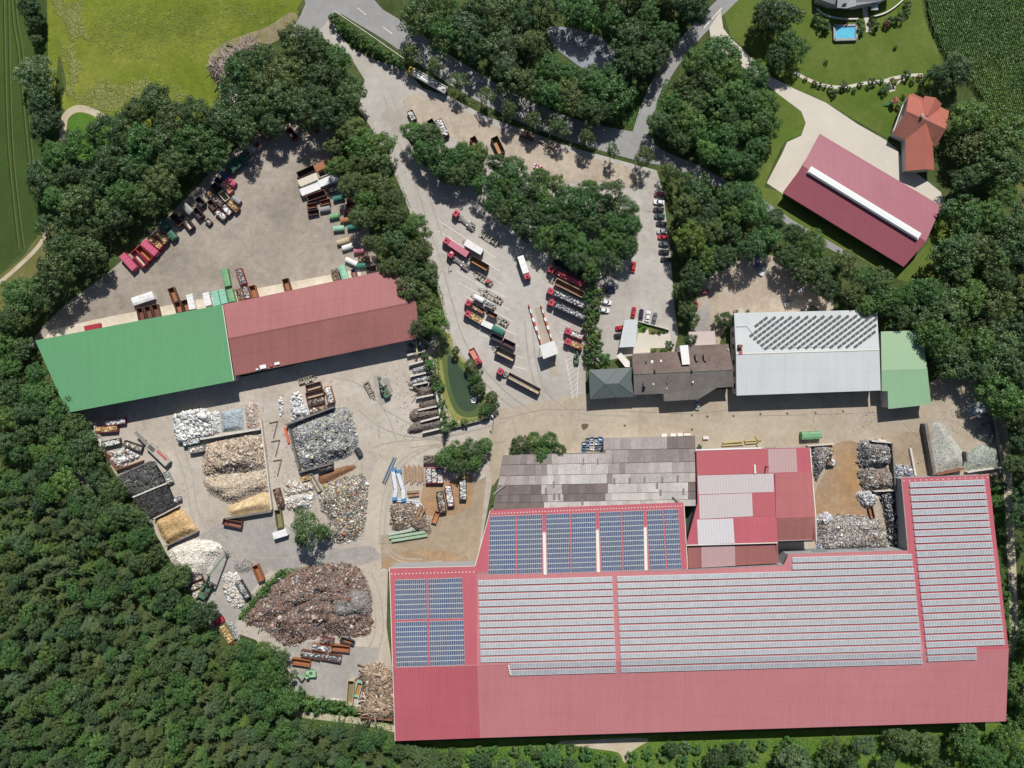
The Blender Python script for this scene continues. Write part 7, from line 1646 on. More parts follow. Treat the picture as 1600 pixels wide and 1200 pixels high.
# jetty with round float, lamp posts
r = thing('pond_jetty', 'white round platform at the end of a plank gangway in the green pond', 'jetty', P(740, 625)); off = tuple(r.location)
p = P(740, 625, 0.6); q = MB(); q.cyl((p.x, p.y, 0.05), (p.x, p.y, 0.6), 1.25, 1.25, 18); q.build('platform', M_WHITE, r, off)
p = P(740, 625, 1.2); q = MB(); q.box((p.x, p.y, 0.9), (0.5, 0.5, 0.6)); q.build('pump_housing', M_GALV, r, off)
for dx in (-0.9, 0.9):
    q = MB(); q.bar(P(743 + dx, 621 + dx, 0.7), P(757 + dx, 611 + dx, 0.7), 0.25, 0.15); q.build('gangway_rail', M_WOOD, r, off)
for k in range(9):
    q = MB(); q.box(P(743.5 + 1.6 * k, 620.6 - 1.15 * k, 0.6), (0.45, 1.3, 0.06), 0.62); q.build('plank', M_WOOD, r, off)
def lamp(px, py, h, label, ang=0):
    c = P(px, py)
    r = thing('lamp_post', label, 'lamp post', c)
    q = MB(); q.cyl((0, 0, 0), (0, 0, h), 0.12, 0.08, 8); q.build('pole', M_GALV, r)
    q = MB(); q.bar((0, 0, h), (1.1 * math.cos(ang), 1.1 * math.sin(ang), h + 0.1), 0.12, 0.1); q.build('arm', M_GALV, r)
    q = MB(); q.box((1.2 * math.cos(ang), 1.2 * math.sin(ang), h + 0.1), (0.8, 0.5, 0.16), ang); q.build('lamp_head', M_WHITE, r)
lamp(772, 653, 7.5, 'lamp post at the low wall below the pond', 2.0)
lamp(704, 402, 7.0, 'lamp post between the two uppermost hook lift trucks', 0.5)
lamp(988, 325, 6, 'lamp post at the right edge of the island trees', 0)
lamp(154, 706, 5, 'lamp post at the wood edge beside the white debris', 0.1)
# play tower in the garden
r = thing('play_tower', 'garden play tower with red roof and green slide on the farm lawn', 'play tower', P(1393, 161), 0.4)
for x in (-0.7, 0.7):
    for y in (-0.7, 0.7):
        q = MB(); q.box((x, y, 1.4), (0.12, 0.12, 2.8)); q.build('post', M_WOOD, r)
q = MB(); q.prism([(-1.1, -1.1, 2.8), (1.1, -1.1, 2.8), (1.1, 1.1, 2.8), (-1.1, 1.1, 2.8)], [(-0.1, -0.9, 3.7), (0.1, -0.9, 3.7), (0.1, 0.9, 3.7), (-0.1, 0.9, 3.7)]); q.build('roof', M_TERRA, r)
q = MB(); q.box((0, 0, 1.4), (1.5, 1.5, 0.12)); q.build('platform', M_WOOD, r)
q = MB(); q.bar((-0.8, 0, 1.4), (-3.6, 0.4, 0.2), 0.6, 0.12); q.build('slide', mat('slide_green', (0.03, 0.20, 0.12), 0.4), r)
q = MB(); q.bar((0.8, 0, 2.4), (1.2, -3.6, 2.4), 0.12, 0.12); q.bar((1.2, -3.6, 2.4), (0.5, -4.0, 0), 0.1, 0.1); q.bar((1.2, -3.6, 2.4), (1.9, -4.0, 0), 0.1, 0.1); q.build('swing_frame', M_WOOD, r)
r = thing('parasol', 'square white garden parasol beside the villa path', 'parasol', P(1362, 15))
q = MB(); q.prism([(-1.4, -1.4, 2.3), (1.4, -1.4, 2.3), (1.4, 1.4, 2.3), (-1.4, 1.4, 2.3)], [(-0.05, -0.05, 2.8), (0.05, -0.05, 2.8), (0.05, 0.05, 2.8), (-0.05, 0.05, 2.8)]); q.build('canopy', mat('parasol_cloth', (0.45, 0.50, 0.54), 0.8), r); q = MB(); q.cyl((0, 0, 0), (0, 0, 2.3), 0.05, 0.05, 6); q.build('pole', M_GALV, r)
# ------------------------------------------------------------------ vegetation
M_LEAF = leafmat('broad_leaves', (0.104, 0.170, 0.062), 0.36)
M_NEED = leafmat('needles', (0.118, 0.166, 0.068), 0.38)
M_CORN = leafmat('corn_leaves', (0.125, 0.225, 0.070), 0.3)
def leafquads(pos, nrm, size, rng, aspect=0.7):
    n = len(pos)
    nrm = nrm / (np.linalg.norm(nrm, axis=1, keepdims=True) + 1e-9)
    r = rng.normal(size=(n, 3)); u = np.cross(nrm, r); u /= np.linalg.norm(u, axis=1, keepdims=True) + 1e-9
    w = np.cross(nrm, u)
    su = (size / 2)[:, None] * u; sw = (size / 2 * aspect)[:, None] * w
    V = np.stack([pos - su - sw * 0.5, pos + su * 0.2 - sw, pos + su + sw * 0.4, pos - su * 0.3 + sw], 1).reshape(-1, 3)
    F = np.arange(n * 4).reshape(-1, 4)
    return V, F
def crown_mesh(name, seed, R=7.0, nl=150, per=42, flat=0.75, lsz=0.50, rough=0.22, m=None, l0=0.10, l1=0.20):
    rng = np.random.default_rng(seed)
    Ps, Ns, Ss, Ts = [], [], [], []
    ph = rng.uniform(0, 6.28, 3)
    limbs = rng.normal(size=(7, 3)); limbs[:, 2] = np.abs(limbs[:, 2]) * 0.8 + 0.1; limbs /= np.linalg.norm(limbs, axis=1, keepdims=True)
    ltint = rng.uniform(0.85, 1.15, 7)
    for k in range(nl):
        t = rng.uniform(0, 2 * math.pi); zc = rng.uniform(-0.30, 1.0)
        rad = math.sqrt(max(0.05, 1 - max(zc, 0) ** 2)) * rng.uniform(0.3, 0.95) ** 0.55
        rad *= 1 + rough * (math.sin(2 * t + ph[0]) + 0.6 * math.sin(3 * t + ph[1]) + 0.5 * math.sin(5 * t + ph[2])) * 0.6
        u = np.array([math.cos(t) * rad, math.sin(t) * rad, zc])
        j = int(np.argmax(limbs @ u)); cl = (limbs @ u).max()
        c = u * np.array([1, 1, flat]) * R * 0.88 * (0.80 + 0.22 * cl / (np.linalg.norm(u) + 1e-6))
        lr = R * rng.uniform(l0, l1)
        n = int(per * (lr / (R * (l0 + l1) / 2)) ** 2) + 6
        d = rng.normal(size=(n, 3)); d[:, 2] += 0.45; d /= np.linalg.norm(d, axis=1, keepdims=True)
        p = c + d * lr * rng.uniform(0.6, 1.1, (n, 1)) * np.array([1, 1, 0.7])
        Ps.append(p); Ns.append(d + rng.normal(0, 0.38, (n, 3)) + np.array([0, 0, 0.25]))
        Ss.append(rng.uniform(0.6, 1.25, n) * lsz)
        tint = rng.uniform(0.82, 1.18) * ltint[j]; warm = rng.uniform(-0.10, 0.12)
        col = np.array([tint * (1 + warm), tint, tint * (1 - warm)])[None] * rng.uniform(0.72, 1.28, (n, 1))
        Ts.append(col)
    pos = np.concatenate(Ps); V, F = leafquads(pos, np.concatenate(Ns), np.concatenate(Ss), rng)
    return fastmesh(name, V, F, m or M_LEAF, np.repeat(np.concatenate(Ts), 4, axis=0))
def spruce_mesh(name, seed, h=20.0, R=2.9):
    rng = np.random.default_rng(seed)
    Ps, Us, Ss, Ts, Ws = [], [], [], [], []
    nlev = 17
    for l in range(nlev):
        f = l / (nlev - 1); z = h * (0.22 + 0.78 * f)
        Lb = R * (1 - f) ** 0.65 + 0.25
        nb = int(4 + 6 * (1 - f))
        t0 = rng.uniform(0, 6.28)
        for b in range(nb):
            t = t0 + 2 * math.pi * b / nb + rng.normal(0, 0.12)
            L_ = Lb * rng.uniform(0.45, 1.4)
            steps = max(2, int(L_ / 0.36))
            for s in range(steps):
                q = (s + 0.6) / steps
                r = L_ * q; zz = z - 0.30 * r * q + 0.1
                base = np.array([math.cos(t) * r, math.sin(t) * r, zz])
                wd = 0.75 * (1 - q) + 0.22
                for side in (-1, 1):
                    dr = np.array([math.cos(t + side * 0.75), math.sin(t + side * 0.75), -0.18])
                    Ps.append(base + dr * wd * 0.45); Us.append(dr); Ss.append((wd, 0.30))
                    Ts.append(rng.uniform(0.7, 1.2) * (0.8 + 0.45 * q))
    P_ = np.array(Ps); U = np.array(Us); S = np.array(Ss); T = np.array(Ts)
    U /= np.linalg.norm(U, axis=1, keepdims=True)
    up = np.array([0, 0, 1.0]) + rng.normal(0, 0.35, (len(P_), 3))
    W_ = np.cross(U, up); W_ /= np.linalg.norm(W_, axis=1, keepdims=True)
    a = U * S[:, :1] * 0.6; b = W_ * S[:, 1:] * 0.5
    V = np.stack([P_ - a - b, P_ + a * 1.1 - b * 0.25, P_ + a * 1.1 + b * 0.25, P_ - a + b], 1).reshape(-1, 3)
    C = np.repeat(np.stack([T, T, T], -1), 4, axis=0)
    return V, np.arange(len(V)).reshape(-1, 4), C
def trunk_mesh(name, seed, m):
    rr = random.Random(seed); q = MB()
    q.cyl((0, 0, 0), (0.05, 0, 0.55), 0.26, 0.17, 8); q.cyl((0.05, 0, 0.55), (0.1, 0.05, 1.0), 0.17, 0.08, 7)
    for k in range(6):
        t = k * 1.05 + rr.uniform(-0.3, 0.3); z = rr.uniform(0.45, 0.75)
        q.cyl((0.04, 0, z), (math.cos(t) * 2.2, math.sin(t) * 2.2, z + rr.uniform(0.15, 0.4)), 0.10, 0.03, 5)
    return q.mesh(name, m)
CROWNS = [crown_mesh('crown', 20 + i, rough=0.15 + 0.03 * i) for i in range(9)]
LOOSE = [crown_mesh('crown', 60 + i, nl=80, per=34, lsz=0.55, flat=0.95, rough=0.3, l0=0.11, l1=0.21) for i in range(4)]
BUSHES = [crown_mesh('foliage', 80 + i, R=2.0, nl=26, per=34, lsz=0.32, flat=0.7, l0=0.16, l1=0.32) for i in range(4)]
SPR = []
for i in range(5):
    V, F, C = spruce_mesh('s', 40 + i, 20.0, 3.2); SPR.append(fastmesh('crown', V, F, M_NEED, C))
TRUNKS = [trunk_mesh('trunk', i, M_BARK) for i in range(3)]
PTRUNK = trunk_mesh('trunk', 9, M_BIRCH)
sq = MB(); sq.cyl((0, 0, 0), (0, 0, 1.0), 0.20, 0.04, 8); STRUNK = sq.mesh('trunk', M_BARK)
bq = MB()
for k in range(5): bq.cyl((0, 0, 0), (math.cos(k * 1.26) * 0.9, math.sin(k * 1.26) * 0.9, 1.2), 0.05, 0.02, 5)
BSTEM = bq.mesh('stem', M_BARK)
TR = random.Random(21)
TINT = {'dark': (0.64, 0.76, 0.74), 'mid': (0.90, 0.95, 0.88), 'bright': (1.05, 1.22, 0.78), 'lime': (1.55, 1.55, 0.8), 'olive': (1.10, 1.0, 0.85), 'grey': (1.05, 1.05, 1.25), 'pale': (1.9, 1.65, 1.9), 'lush': (0.76, 1.05, 0.74), 'red': (2.0, 0.6, 0.9), 'brown': (1.9, 1.15, 1.1)}
def tint_of(t, amt=0.16):
    c = TINT[t]; k = TR.uniform(1 - amt, 1 + amt); w = TR.uniform(-0.08, 0.08)
    return (c[0] * k * (1 + w), c[1] * k, c[2] * k * (1 - w), 1)
def tree(px, py, rpx, label, group, tint='mid', h=None, loose=False, name='broadleaf_tree', trunk=None, cat='tree'):
    hz = h or max(6.0, min(19.0, rpx * 0.26 * 1.9 + 3))
    zc = hz * 0.62
    c = P(px, py, zc); c.z = 0
    r = rpx * K * (H - zc); s = r / 7.0
    root = thing(name, label, cat, c, TR.uniform(0, 6.28), group)
    o = put('crown', TR.choice(LOOSE if loose else CROWNS), root, (0, 0, zc), 0, (s * TR.uniform(0.92, 1.1), s * TR.uniform(0.92, 1.1), min(s * 1.0, hz * 0.42 / 5.0)))
    o.color = tint_of(tint)
    put('trunk', trunk or TR.choice(TRUNKS), root, (0, 0, 0), 0, (max(0.6, s * 0.9), max(0.6, s * 0.9), zc * 1.05))
    return root
def spruce(px, py, hz, label, group, tint='mid', w=1.0):
    c = P(px, py, hz * 0.6); c.z = 0
    root = thing('spruce_tree', label, 'tree', c, TR.uniform(0, 6.28), group)
    o = put('crown', TR.choice(SPR), root, (0, 0, 0), 0, (w, w, hz / 20.0)); o.color = tint_of(tint, 0.22)
    put('trunk', STRUNK, root, (0, 0, 0), 0, (1, 1, hz * 0.97))
    return root
def bush(px, py, rpx, label, group, tint='mid', name='bush', hs=1.0):
    r = rpx * GS; s = r / 2.0
    c = P(px, py, 0.6 * r); c.z = 0
    root = thing(name, label, 'bush', c, TR.uniform(0, 6.28), group)
    o = put('foliage', TR.choice(BUSHES), root, (0, 0, 0.62 * r * hs), 0, (s, s, s * hs)); o.color = tint_of(tint)
    put('stem', BSTEM, root, (0, 0, 0), 0, (s * 0.8, s * 0.8, s * 0.8 * hs))
    return root
def scatter(poly, d, seed, avoid=None, tries=6000):
    rr = random.Random(seed); xs = [p[0] for p in poly]; ys = [p[1] for p in poly]
    N = tries; X = [rr.uniform(min(xs), max(xs)) for _ in range(N)]; Y = [rr.uniform(min(ys), max(ys)) for _ in range(N)]
    ok = inside(poly, X, Y); pts = []
    cell = {}
    for x, y, k in zip(X, Y, ok):
        if not k: continue
        if avoid and any((x - a) ** 2 + (y - b) ** 2 < r * r for a, b, r in avoid): continue
        ci, cj = int(x // d), int(y // d); good = True
        for i in range(ci - 1, ci + 2):
            for j in range(cj - 1, cj + 2):
                for (u, v) in cell.get((i, j), ()):
                    if (u - x) ** 2 + (v - y) ** 2 < d * d: good = False; break
                if not good: break
            if not good: break
        if good: cell.setdefault((ci, cj), []).append((x, y)); pts.append((x, y))
    return pts
TW = {'dark': 'dark green', 'mid': 'green', 'olive': 'olive green', 'lush': 'fresh green', 'bright': 'light green', 'lime': 'yellow green', 'grey': 'grey green'}
ROADPTS = [(x, y, 30) for x, y in catmull([(1000, 205), (1010, 176), (1026, 144), (1048, 108), (1078, 66), (1110, 32), (1140, 0)], 3, False)] + [(x, y, 20) for x, y in catmull([(640, 60), (690, 100), (750, 138), (820, 172), (900, 200), (980, 212)], 3, False)]
def wood(poly, d, r0, r1, seed, label, group, tints, hrange=(10, 17), avoid=None, loosep=0.15, jl=None, name='broadleaf_tree'):
    pts = scatter(poly, d, seed, (avoid or []) + ROADPTS)
    for (x, y) in pts:
        t = TR.choice(tints); lo = TR.random() < loosep; r = TR.uniform(r0, r1); hz = TR.uniform(*hrange)
        if x + r < -4 or x - r > 1604 or y + r < -4 or y - r > 1204: continue
        big = 'large' if r > r0 + (r1 - r0) * 0.66 else 'small' if r < r0 + (r1 - r0) * 0.33 else 'middling'
        tree(x, y, r, '%s %s tree %s' % (big, TW[t], label), group, t, hz, lo, name)

wood([(48, 262), (92, 232), (140, 218), (182, 200), (206, 172), (248, 158), (270, 185), (300, 165), (340, 165), (372, 190), (396, 206), (372, 224), (330, 250), (282, 268), (250, 304), (214, 338), (176, 364), (140, 392), (112, 446), (70, 480), (20, 508), (0, 500), (40, 452), (90, 400), (64, 340)], 33, 23, 39, 1, 'of the belt between crop field and upper left yard', 'trees of the left belt', ['dark', 'mid', 'olive', 'mid', 'lush'], (12, 17), avoid=[(140, 205, 20), (270, 244, 12), (362, 152, 14)])
wood([(372, 100), (400, 70), (450, 60), (486, 46), (500, 78), (540, 100), (556, 128), (545, 160), (515, 185), (470, 186), (420, 196), (384, 176), (368, 140)], 32, 22, 36, 2, 'of the grove below the road junction', 'trees of the grove at the junction', ['dark', 'mid', 'mid', 'olive', 'lush'], (11, 16))
wood([(512, 212), (556, 200), (588, 216), (612, 262), (636, 316), (660, 376), (680, 440), (684, 500), (668, 540), (652, 520), (660, 480), (640, 448), (606, 428), (584, 408), (572, 370), (548, 330), (530, 270)], 27, 18, 29, 3, 'of the hedge dividing the two yards', 'trees of the dividing hedge', ['olive', 'olive', 'mid', 'bright', 'mid'], (10, 14), name='pine_tree')
wood([(634, 214), (656, 204), (700, 226), (760, 244), (820, 266), (880, 292), (940, 296), (978, 312), (984, 356), (974, 396), (940, 420), (906, 416), (874, 386), (810, 356), (762, 318), (700, 268), (648, 244)], 22, 18, 27, 4, 'of the island between car park and trucks', 'trees of the island', ['lush', 'lush', 'mid', 'dark', 'lush', 'bright'], (10, 14))
wood([(630, -40), (1108, -40), (1092, 30), (1052, 88), (1012, 150), (990, 186), (950, 186), (880, 164), (812, 138), (750, 104), (690, 70), (650, 42)], 34, 22, 38, 5, 'of the wood around the grey pond', 'trees around the grey pond', ['dark', 'lush', 'mid', 'lush', 'dark', 'olive'], (11, 16), avoid=[(876, 58, 38), (900, 66, 46), (922, 78, 50), (946, 90, 42)])
wood([(1050, 96), (1080, 72), (1112, 76), (1150, 90), (1180, 116), (1194, 160), (1194, 220), (1176, 268), (1130, 250), (1080, 232), (1040, 210), (1026, 180), (1034, 130)], 29, 20, 33, 6, 'of the round copse inside the road fork', 'trees of the copse in the road fork', ['lush', 'bright', 'lush', 'mid', 'bright'], (11, 15))
wood([(1066, 284), (1092, 276), (1140, 296), (1178, 312), (1224, 346), (1290, 388), (1350, 426), (1400, 448), (1436, 476), (1448, 510), (1400, 500), (1340, 478), (1290, 462), (1250, 420), (1210, 396), (1170, 390), (1130, 420), (1100, 440), (1080, 440), (1072, 400), (1070, 340)], 28, 18, 31, 7, 'of the belt between car park and farm', 'trees of the belt below the farm', ['mid', 'lush', 'dark', 'olive', 'bright'], (10, 15))
wood([(1492, 176), (1540, 168), (1566, 196), (1590, 290), (1640, 330), (1640, 660), (1580, 640), (1536, 596), (1500, 560), (1462, 560), (1456, 510), (1420, 468), (1430, 440), (1478, 424), (1496, 360), (1510, 300), (1494, 240)], 36, 25, 42, 8, 'of the wood along the right edge', 'trees of the right edge wood', ['dark', 'mid', 'lush', 'olive', 'bright', 'mid'], (12, 18))
wood([(1586, 640), (1660, 620), (1660, 1010), (1606, 1000), (1600, 860), (1588, 760)], 34, 20, 32, 9, 'beside the service path at the lower right', 'trees beside the service path', ['dark', 'mid'], (12, 16))
wood([(-30, 470), (20, 500), (54, 556), (80, 604), (110, 654), (148, 700), (182, 752), (214, 796), (240, 840), (270, 884), (296, 930), (318, 958), (270, 960), (220, 880), (150, 800), (90, 740), (30, 720), (-40, 700)], 26, 16, 28, 10, 'of the wood edge left of hall and tyres', 'trees of the left wood edge', ['lush', 'mid', 'mid', 'dark', 'bright'], (9, 14), avoid=[(72, 665, 10), (100, 708, 12), (120, 740, 10)])
wood([(376, 1010), (410, 1000), (440, 1016), (452, 1060), (450, 1100), (410, 1110), (370, 1070)], 21, 17, 23, 11, 'right below the rusty scrap heap', 'trees below the scrap heap', ['lush', 'bright', 'lush'], (8, 11))
wood([(1240, 1175), (1300, 1160), (1420, 1155), (1560, 1150), (1600, 1060), (1640, 1060), (1640, 1260), (1240, 1260)], 36, 16, 30, 12, 'below the solar hall at the right', 'trees below the solar hall', ['mid', 'dark', 'lush', 'grey', 'bright'], (9, 14))
wood([(640, 1180), (900, 1185), (900, 1260), (640, 1260)], 34, 12, 22, 13, 'at the lower edge left of the sandy patch', 'trees below the solar hall left', ['mid', 'dark', 'lush'], (7, 11))
# single trees
RT = [(642, 84), (680, 104), (717, 128), (760, 150), (797, 172), (834, 188), (872, 199), (917, 216), (957, 236), (1006, 248), (1046, 270)]
for i, (x, y) in enumerate(RT):
    tree(x, y, TR.uniform(17, 20) if i not in (8,) else 14, '%s thin leafed roadside tree from the left along the gravel turnaround' % ORD[i], 'roadside row of trees', 'olive', 10.0, True, 'roadside_tree')
tree(55, 112, 30, 'silvery pale willow at the corner of the meadow', 'single trees', 'pale', 11, False, 'willow_tree')
tree(46, 10, 22, 'dark tree at the upper left corner of the crop field', None, 'dark', 10); tree(52, 34, 15, 'dark small tree below the corner tree at the crop field', None, 'dark', 8)
tree(56, 62, 10, 'small bluish tree between the corner trees and the willow', None, 'grey', 5)
tree(68, 160, 30, 'dark tree just below the silvery willow', None, 'dark', 11); tree(72, 196, 26, 'dark tree second below the silvery willow', None, 'dark', 11)
tree(1078, 372, 30, 'pale yellowish green poplar beside the car park', None, 'lime', 16); tree(1104, 404, 24, 'bright green tree right of the pale poplar', None, 'bright', 13)
tree(1066, 452, 18, 'green tree over the car park fence below the poplar', None, 'mid', 11); tree(1074, 482, 17, 'olive tree second below the poplar over the fence', None, 'olive', 10); tree(1084, 500, 12, 'spiky light green small tree above the lean-to roof', None, 'bright', 7)
tree(1078, 530, 12, 'bluish small tree beside the lean-to roof', None, 'dark', 8, True)
tree(1133, 500, 15, 'round green tree at the corner of the white hall', None, 'mid', 6)
tree(1214, 25, 34, 'dark tree left in the villa garden at the top', None, 'dark', 12); tree(1236, 76, 27, 'glossy green tree left in the garden above the driveway', None, 'lush', 11); tree(1190, 30, 24, 'dark tree at the garden edge near the driveway top', None, 'dark', 11); tree(1212, 92, 22, 'dark tree in the garden beside the driveway bend', None, 'dark', 10)
tree(1495, 108, 26, 'bluish grey tree at the corner of lawn and corn', None, 'grey', 11); tree(1466, 116, 20, 'dark tree behind the farm house', None, 'dark', 10); tree(1478, 130, 15, 'blue green small tree above the farm house', None, 'grey', 9)
tree(482, 826, 33, 'lone leaning tree with pale branches in the scrap yard', None, 'mid', 14, True, 'lone_tree', PTRUNK); tree(505, 832, 15, 'small bright green tree beside the lone leaning tree', None, 'bright', 9)
for i, (x, y, r) in enumerate(((695, 716, 18), (716, 706, 18), (736, 704, 19), (757, 697, 14), (742, 722, 18), (714, 726, 16))):
    tree(x, y, r, 'green tree of the clump above the rusty slab', 'clump above the rusty slab', ['lush', 'bright', 'mid'][i % 3], 8)
for i, (x, y, r) in enumerate(((812, 696, 18), (834, 690, 17), (858, 690, 18), (874, 704, 14), (846, 708, 17))):
    tree(x, y, r, 'bright green tree of the clump over the old shed corner', 'clump over the old shed', ['mid', 'bright', 'lush'][i % 3], 8)
for i, (x, y, r) in enumerate(((712, 548, 8), (736, 572, 12), (744, 590, 13), (748, 606, 12), (768, 622, 12), (760, 640, 13), (772, 634, 9))):
    tree(x, y, r, 'small tree on the right bank of the green pond', 'trees on the right pond bank', ['mid', 'olive', 'lush'][i % 3], 6)
for i, (x, y, r) in enumerate(((664, 556, 8), (672, 572, 11), (680, 590, 10), (684, 604, 11), (688, 630, 8), (692, 648, 8), (694, 664, 9), (708, 662, 7), (726, 660, 7))):
    bush(x, y, r, 'shrub of the hedge between the scrap bays and the pond', 'hedge left of the pond', ['mid', 'lush'][i % 2], hs=1.3)
spruce(696, 672, 8.0, 'small conical conifer at the lower end of the pond hedge', None, 'dark', 0.55)
for i in range(11):
    t = i / 10; x = 524 + 100 * t; y = 32 + 68 * t ** 0.85
    bush(x, y, TR.uniform(8, 12), 'round shrub of the hedge between road and yard', 'hedge along the public road', ['mid', 'lush', 'bright'][i % 3], hs=1.2)
for i, (x, y, r) in enumerate(((922, 448, 12), (934, 458, 11), (920, 466, 11), (930, 476, 12), (918, 486, 10), (924, 498, 11), (930, 492, 9), (920, 512, 12), (932, 520, 11), (924, 532, 13), (933, 540, 10), (920, 548, 12), (934, 556, 12), (918, 562, 9), (946, 562, 11), (938, 570, 9))):
    bush(x, y, r, 'shrub of the hedge behind the parked trucks', 'hedge behind the trucks', ['mid', 'bright', 'lush', 'olive'][i % 4], hs=1.3)
GB = [(1277, 30, 9, 'dark'), (1285, 40, 10, 'dark'), (1292, 44, 8, 'mid'), (1343, 36, 7, 'mid'), (1345, 46, 8, 'grey'), (1363, 32, 7, 'dark'), (1367, 42, 8, 'mid'), (1389, 33, 8, 'dark'), (1384, 38, 7, 'red'), (1405, 28, 9, 'dark'), (1417, 20, 7, 'mid'), (1418, 8, 7, 'olive'), (1320, 38, 5, 'red'),
      (1258, 124, 4, 'red'), (1272, 130, 5, 'red'), (1280, 133, 5, 'mid'), (1288, 136, 4, 'mid'), (1297, 138, 5, 'lush'), (1303, 146, 7, 'dark'), (1296, 144, 4, 'pale'), (1318, 134, 8, 'mid'), (1326, 138, 4, 'bright'), (1344, 132, 5, 'dark'), (1363, 128, 7, 'dark'), (1377, 126, 5, 'lime'), (1356, 137, 4, 'mid'), (1383, 138, 9, 'grey'), (1396, 128, 7, 'brown'), (1416, 118, 8, 'dark'), (1426, 126, 6, 'pale'), (1436, 120, 5, 'red'), (1442, 126, 7, 'pale'), (1334, 143, 4, 'dark'), (1490, 172, 9, 'dark'), (1412, 150, 5, 'brown'), (1405, 166, 6, 'lush'), (1399, 74, 4, 'mid'), (1290, 97, 4, 'mid')]
for i, (x, y, r, t) in enumerate(GB):
    bush(x, y, r, {'dark': 'dark green', 'mid': 'green', 'grey': 'grey green', 'red': 'reddish', 'lush': 'fresh green', 'pale': 'pale flowering', 'lime': 'yellow green', 'olive': 'olive', 'brown': 'brownish', 'bright': 'bright green'}[t] + ' garden shrub ' + ('on the bed around the villa' if i < 13 else 'in the flower bed above the driveway' if i < 33 else 'standing alone in the farm garden'), 'garden shrubs %s' % t, t, 'garden_shrub')
for i, (x, y, r) in enumerate(((462, 1094, 13), (484, 1098, 14), (505, 1100, 13), (524, 1102, 12), (542, 1106, 11), (556, 1110, 8), (470, 1082, 10), (450, 1104, 12), (494, 1106, 10))):
    bush(x, y, r, 'lush shrub of the row below the grey slab', 'shrubs below the grey slab', ['lush', 'bright'][i % 2])
for i in range(12):
    t = i / 11; x = 376 + 62 * t + TR.uniform(-2, 2); y = 962 - 66 * t + TR.uniform(-2, 2)
    bush(x, y, TR.uniform(5, 8), 'low shrub of the green bank above the rusty scrap heap', 'green bank', ['bright', 'lush'][i % 2], hs=0.8)
for i, (x, y, r) in enumerate(((1000, 507, 4), (1006, 514, 4), (1021, 519, 3), (1030, 519, 4), (1038, 518, 3), (1022, 548, 4), (1034, 548, 4), (1046, 538, 7), (1040, 547, 4), (1150, 487, 4), (1168, 487, 4), (1270, 484, 8), (1256, 489, 5), (1093, 699, 5))):
    bush(x, y, r, 'small planted shrub beside the offices and the white hall', 'shrubs beside the offices', ['lush', 'dark', 'mid'][i % 3])
for i, (x, y, r) in enumerate(((1556, 760, 10), (1562, 790, 9), (1568, 960, 9), (1566, 760, 8), (1572, 930, 8))):
    bush(x, y, r, 'shrub between the solar hall and the service path', 'shrubs along the service path', 'lush')
for i, (x, y) in enumerate(scatter([(640, 1172), (872, 1166), (960, 1182), (970, 1215), (640, 1215)], 19, 31) + scatter([(985, 1182), (1010, 1166), (1250, 1160), (1250, 1215), (985, 1215)], 19, 32)):
    tt = TR.choice(['bright', 'lush', 'lush', 'mid']); bush(x, y, TR.uniform(8, 14), '%s shrub in the weedy strip %s the sandy patch' % (TW[tt], 'far left of' if x < 760 else 'just left of' if x < 980 else 'just right of' if x < 1120 else 'far right of'), 'shrubs below the solar hall', tt, hs=0.8)
for i, (x, y) in enumerate(scatter([(1580, 1040), (1600, 1000), (1620, 1100), (1590, 1150), (1574, 1130)], 14, 33)):
    bush(x, y, TR.uniform(8, 12), 'lush shrub at the lower right corner of the solar hall', 'shrubs at the hall corner', TR.choice(['bright', 'lush']))
for i, (x, y, r) in enumerate(((1050, 1170, 13), (1300, 1180, 16), (840, 1178, 8), (1120, 1185, 20), (1150, 1176, 18))):
    tree(x, y, r, 'darker rounded tree standing in the weedy strip below the solar hall', 'trees in the weedy strip', 'dark', 8)

# spruce forest at the lower left
FOR = [(-30, 730), (60, 752), (130, 800), (190, 862), (240, 930), (300, 976), (348, 1012), (380, 1080), (430, 1124), (520, 1138), (600, 1150), (640, 1172), (700, 1190), (700, 1235), (-30, 1235)]
FP = scatter(FOR, 17.0, 41, tries=40000)
def zone(x, y):
    h_ = 'upper' if y < 900 else 'middle' if y < 1050 else 'lower'
    return 'in the %s %s of the lower left forest' % (h_, 'left' if x < 130 else 'centre' if x < 300 else 'right')
FP.sort(key=lambda p: abs(p[0] - 350) + abs(p[1] - 950))
mixed = [p for i, p in enumerate(FP) if i % 5 in (1, 3)]
rest = [p for i, p in enumerate(FP) if i % 5 not in (1, 3)]
for (x, y) in mixed:
    if x < -12 or y > 1212: continue
    tt = TR.choice(['lush', 'dark', 'grey', 'mid', 'olive', 'mid', 'lush', 'bright']); tree(x, y, TR.uniform(9, 20), '%s broadleaf tree among the spruces %s' % (TW[tt], zone(x, y)), 'broadleaf trees in the spruce forest', tt, TR.uniform(9, 14), loose=TR.random() < 0.4, name='forest_broadleaf_tree')
for (x, y) in rest[:300]:
    tt = TR.choice(['mid', 'lush', 'olive', 'mid', 'mid', 'bright', 'grey', 'dark']); spruce(x, y, TR.uniform(7, 12), '%s spruce %s' % (TW[tt], zone(x, y)), 'spruces of the lower left forest', tt, TR.uniform(0.75, 1.4))
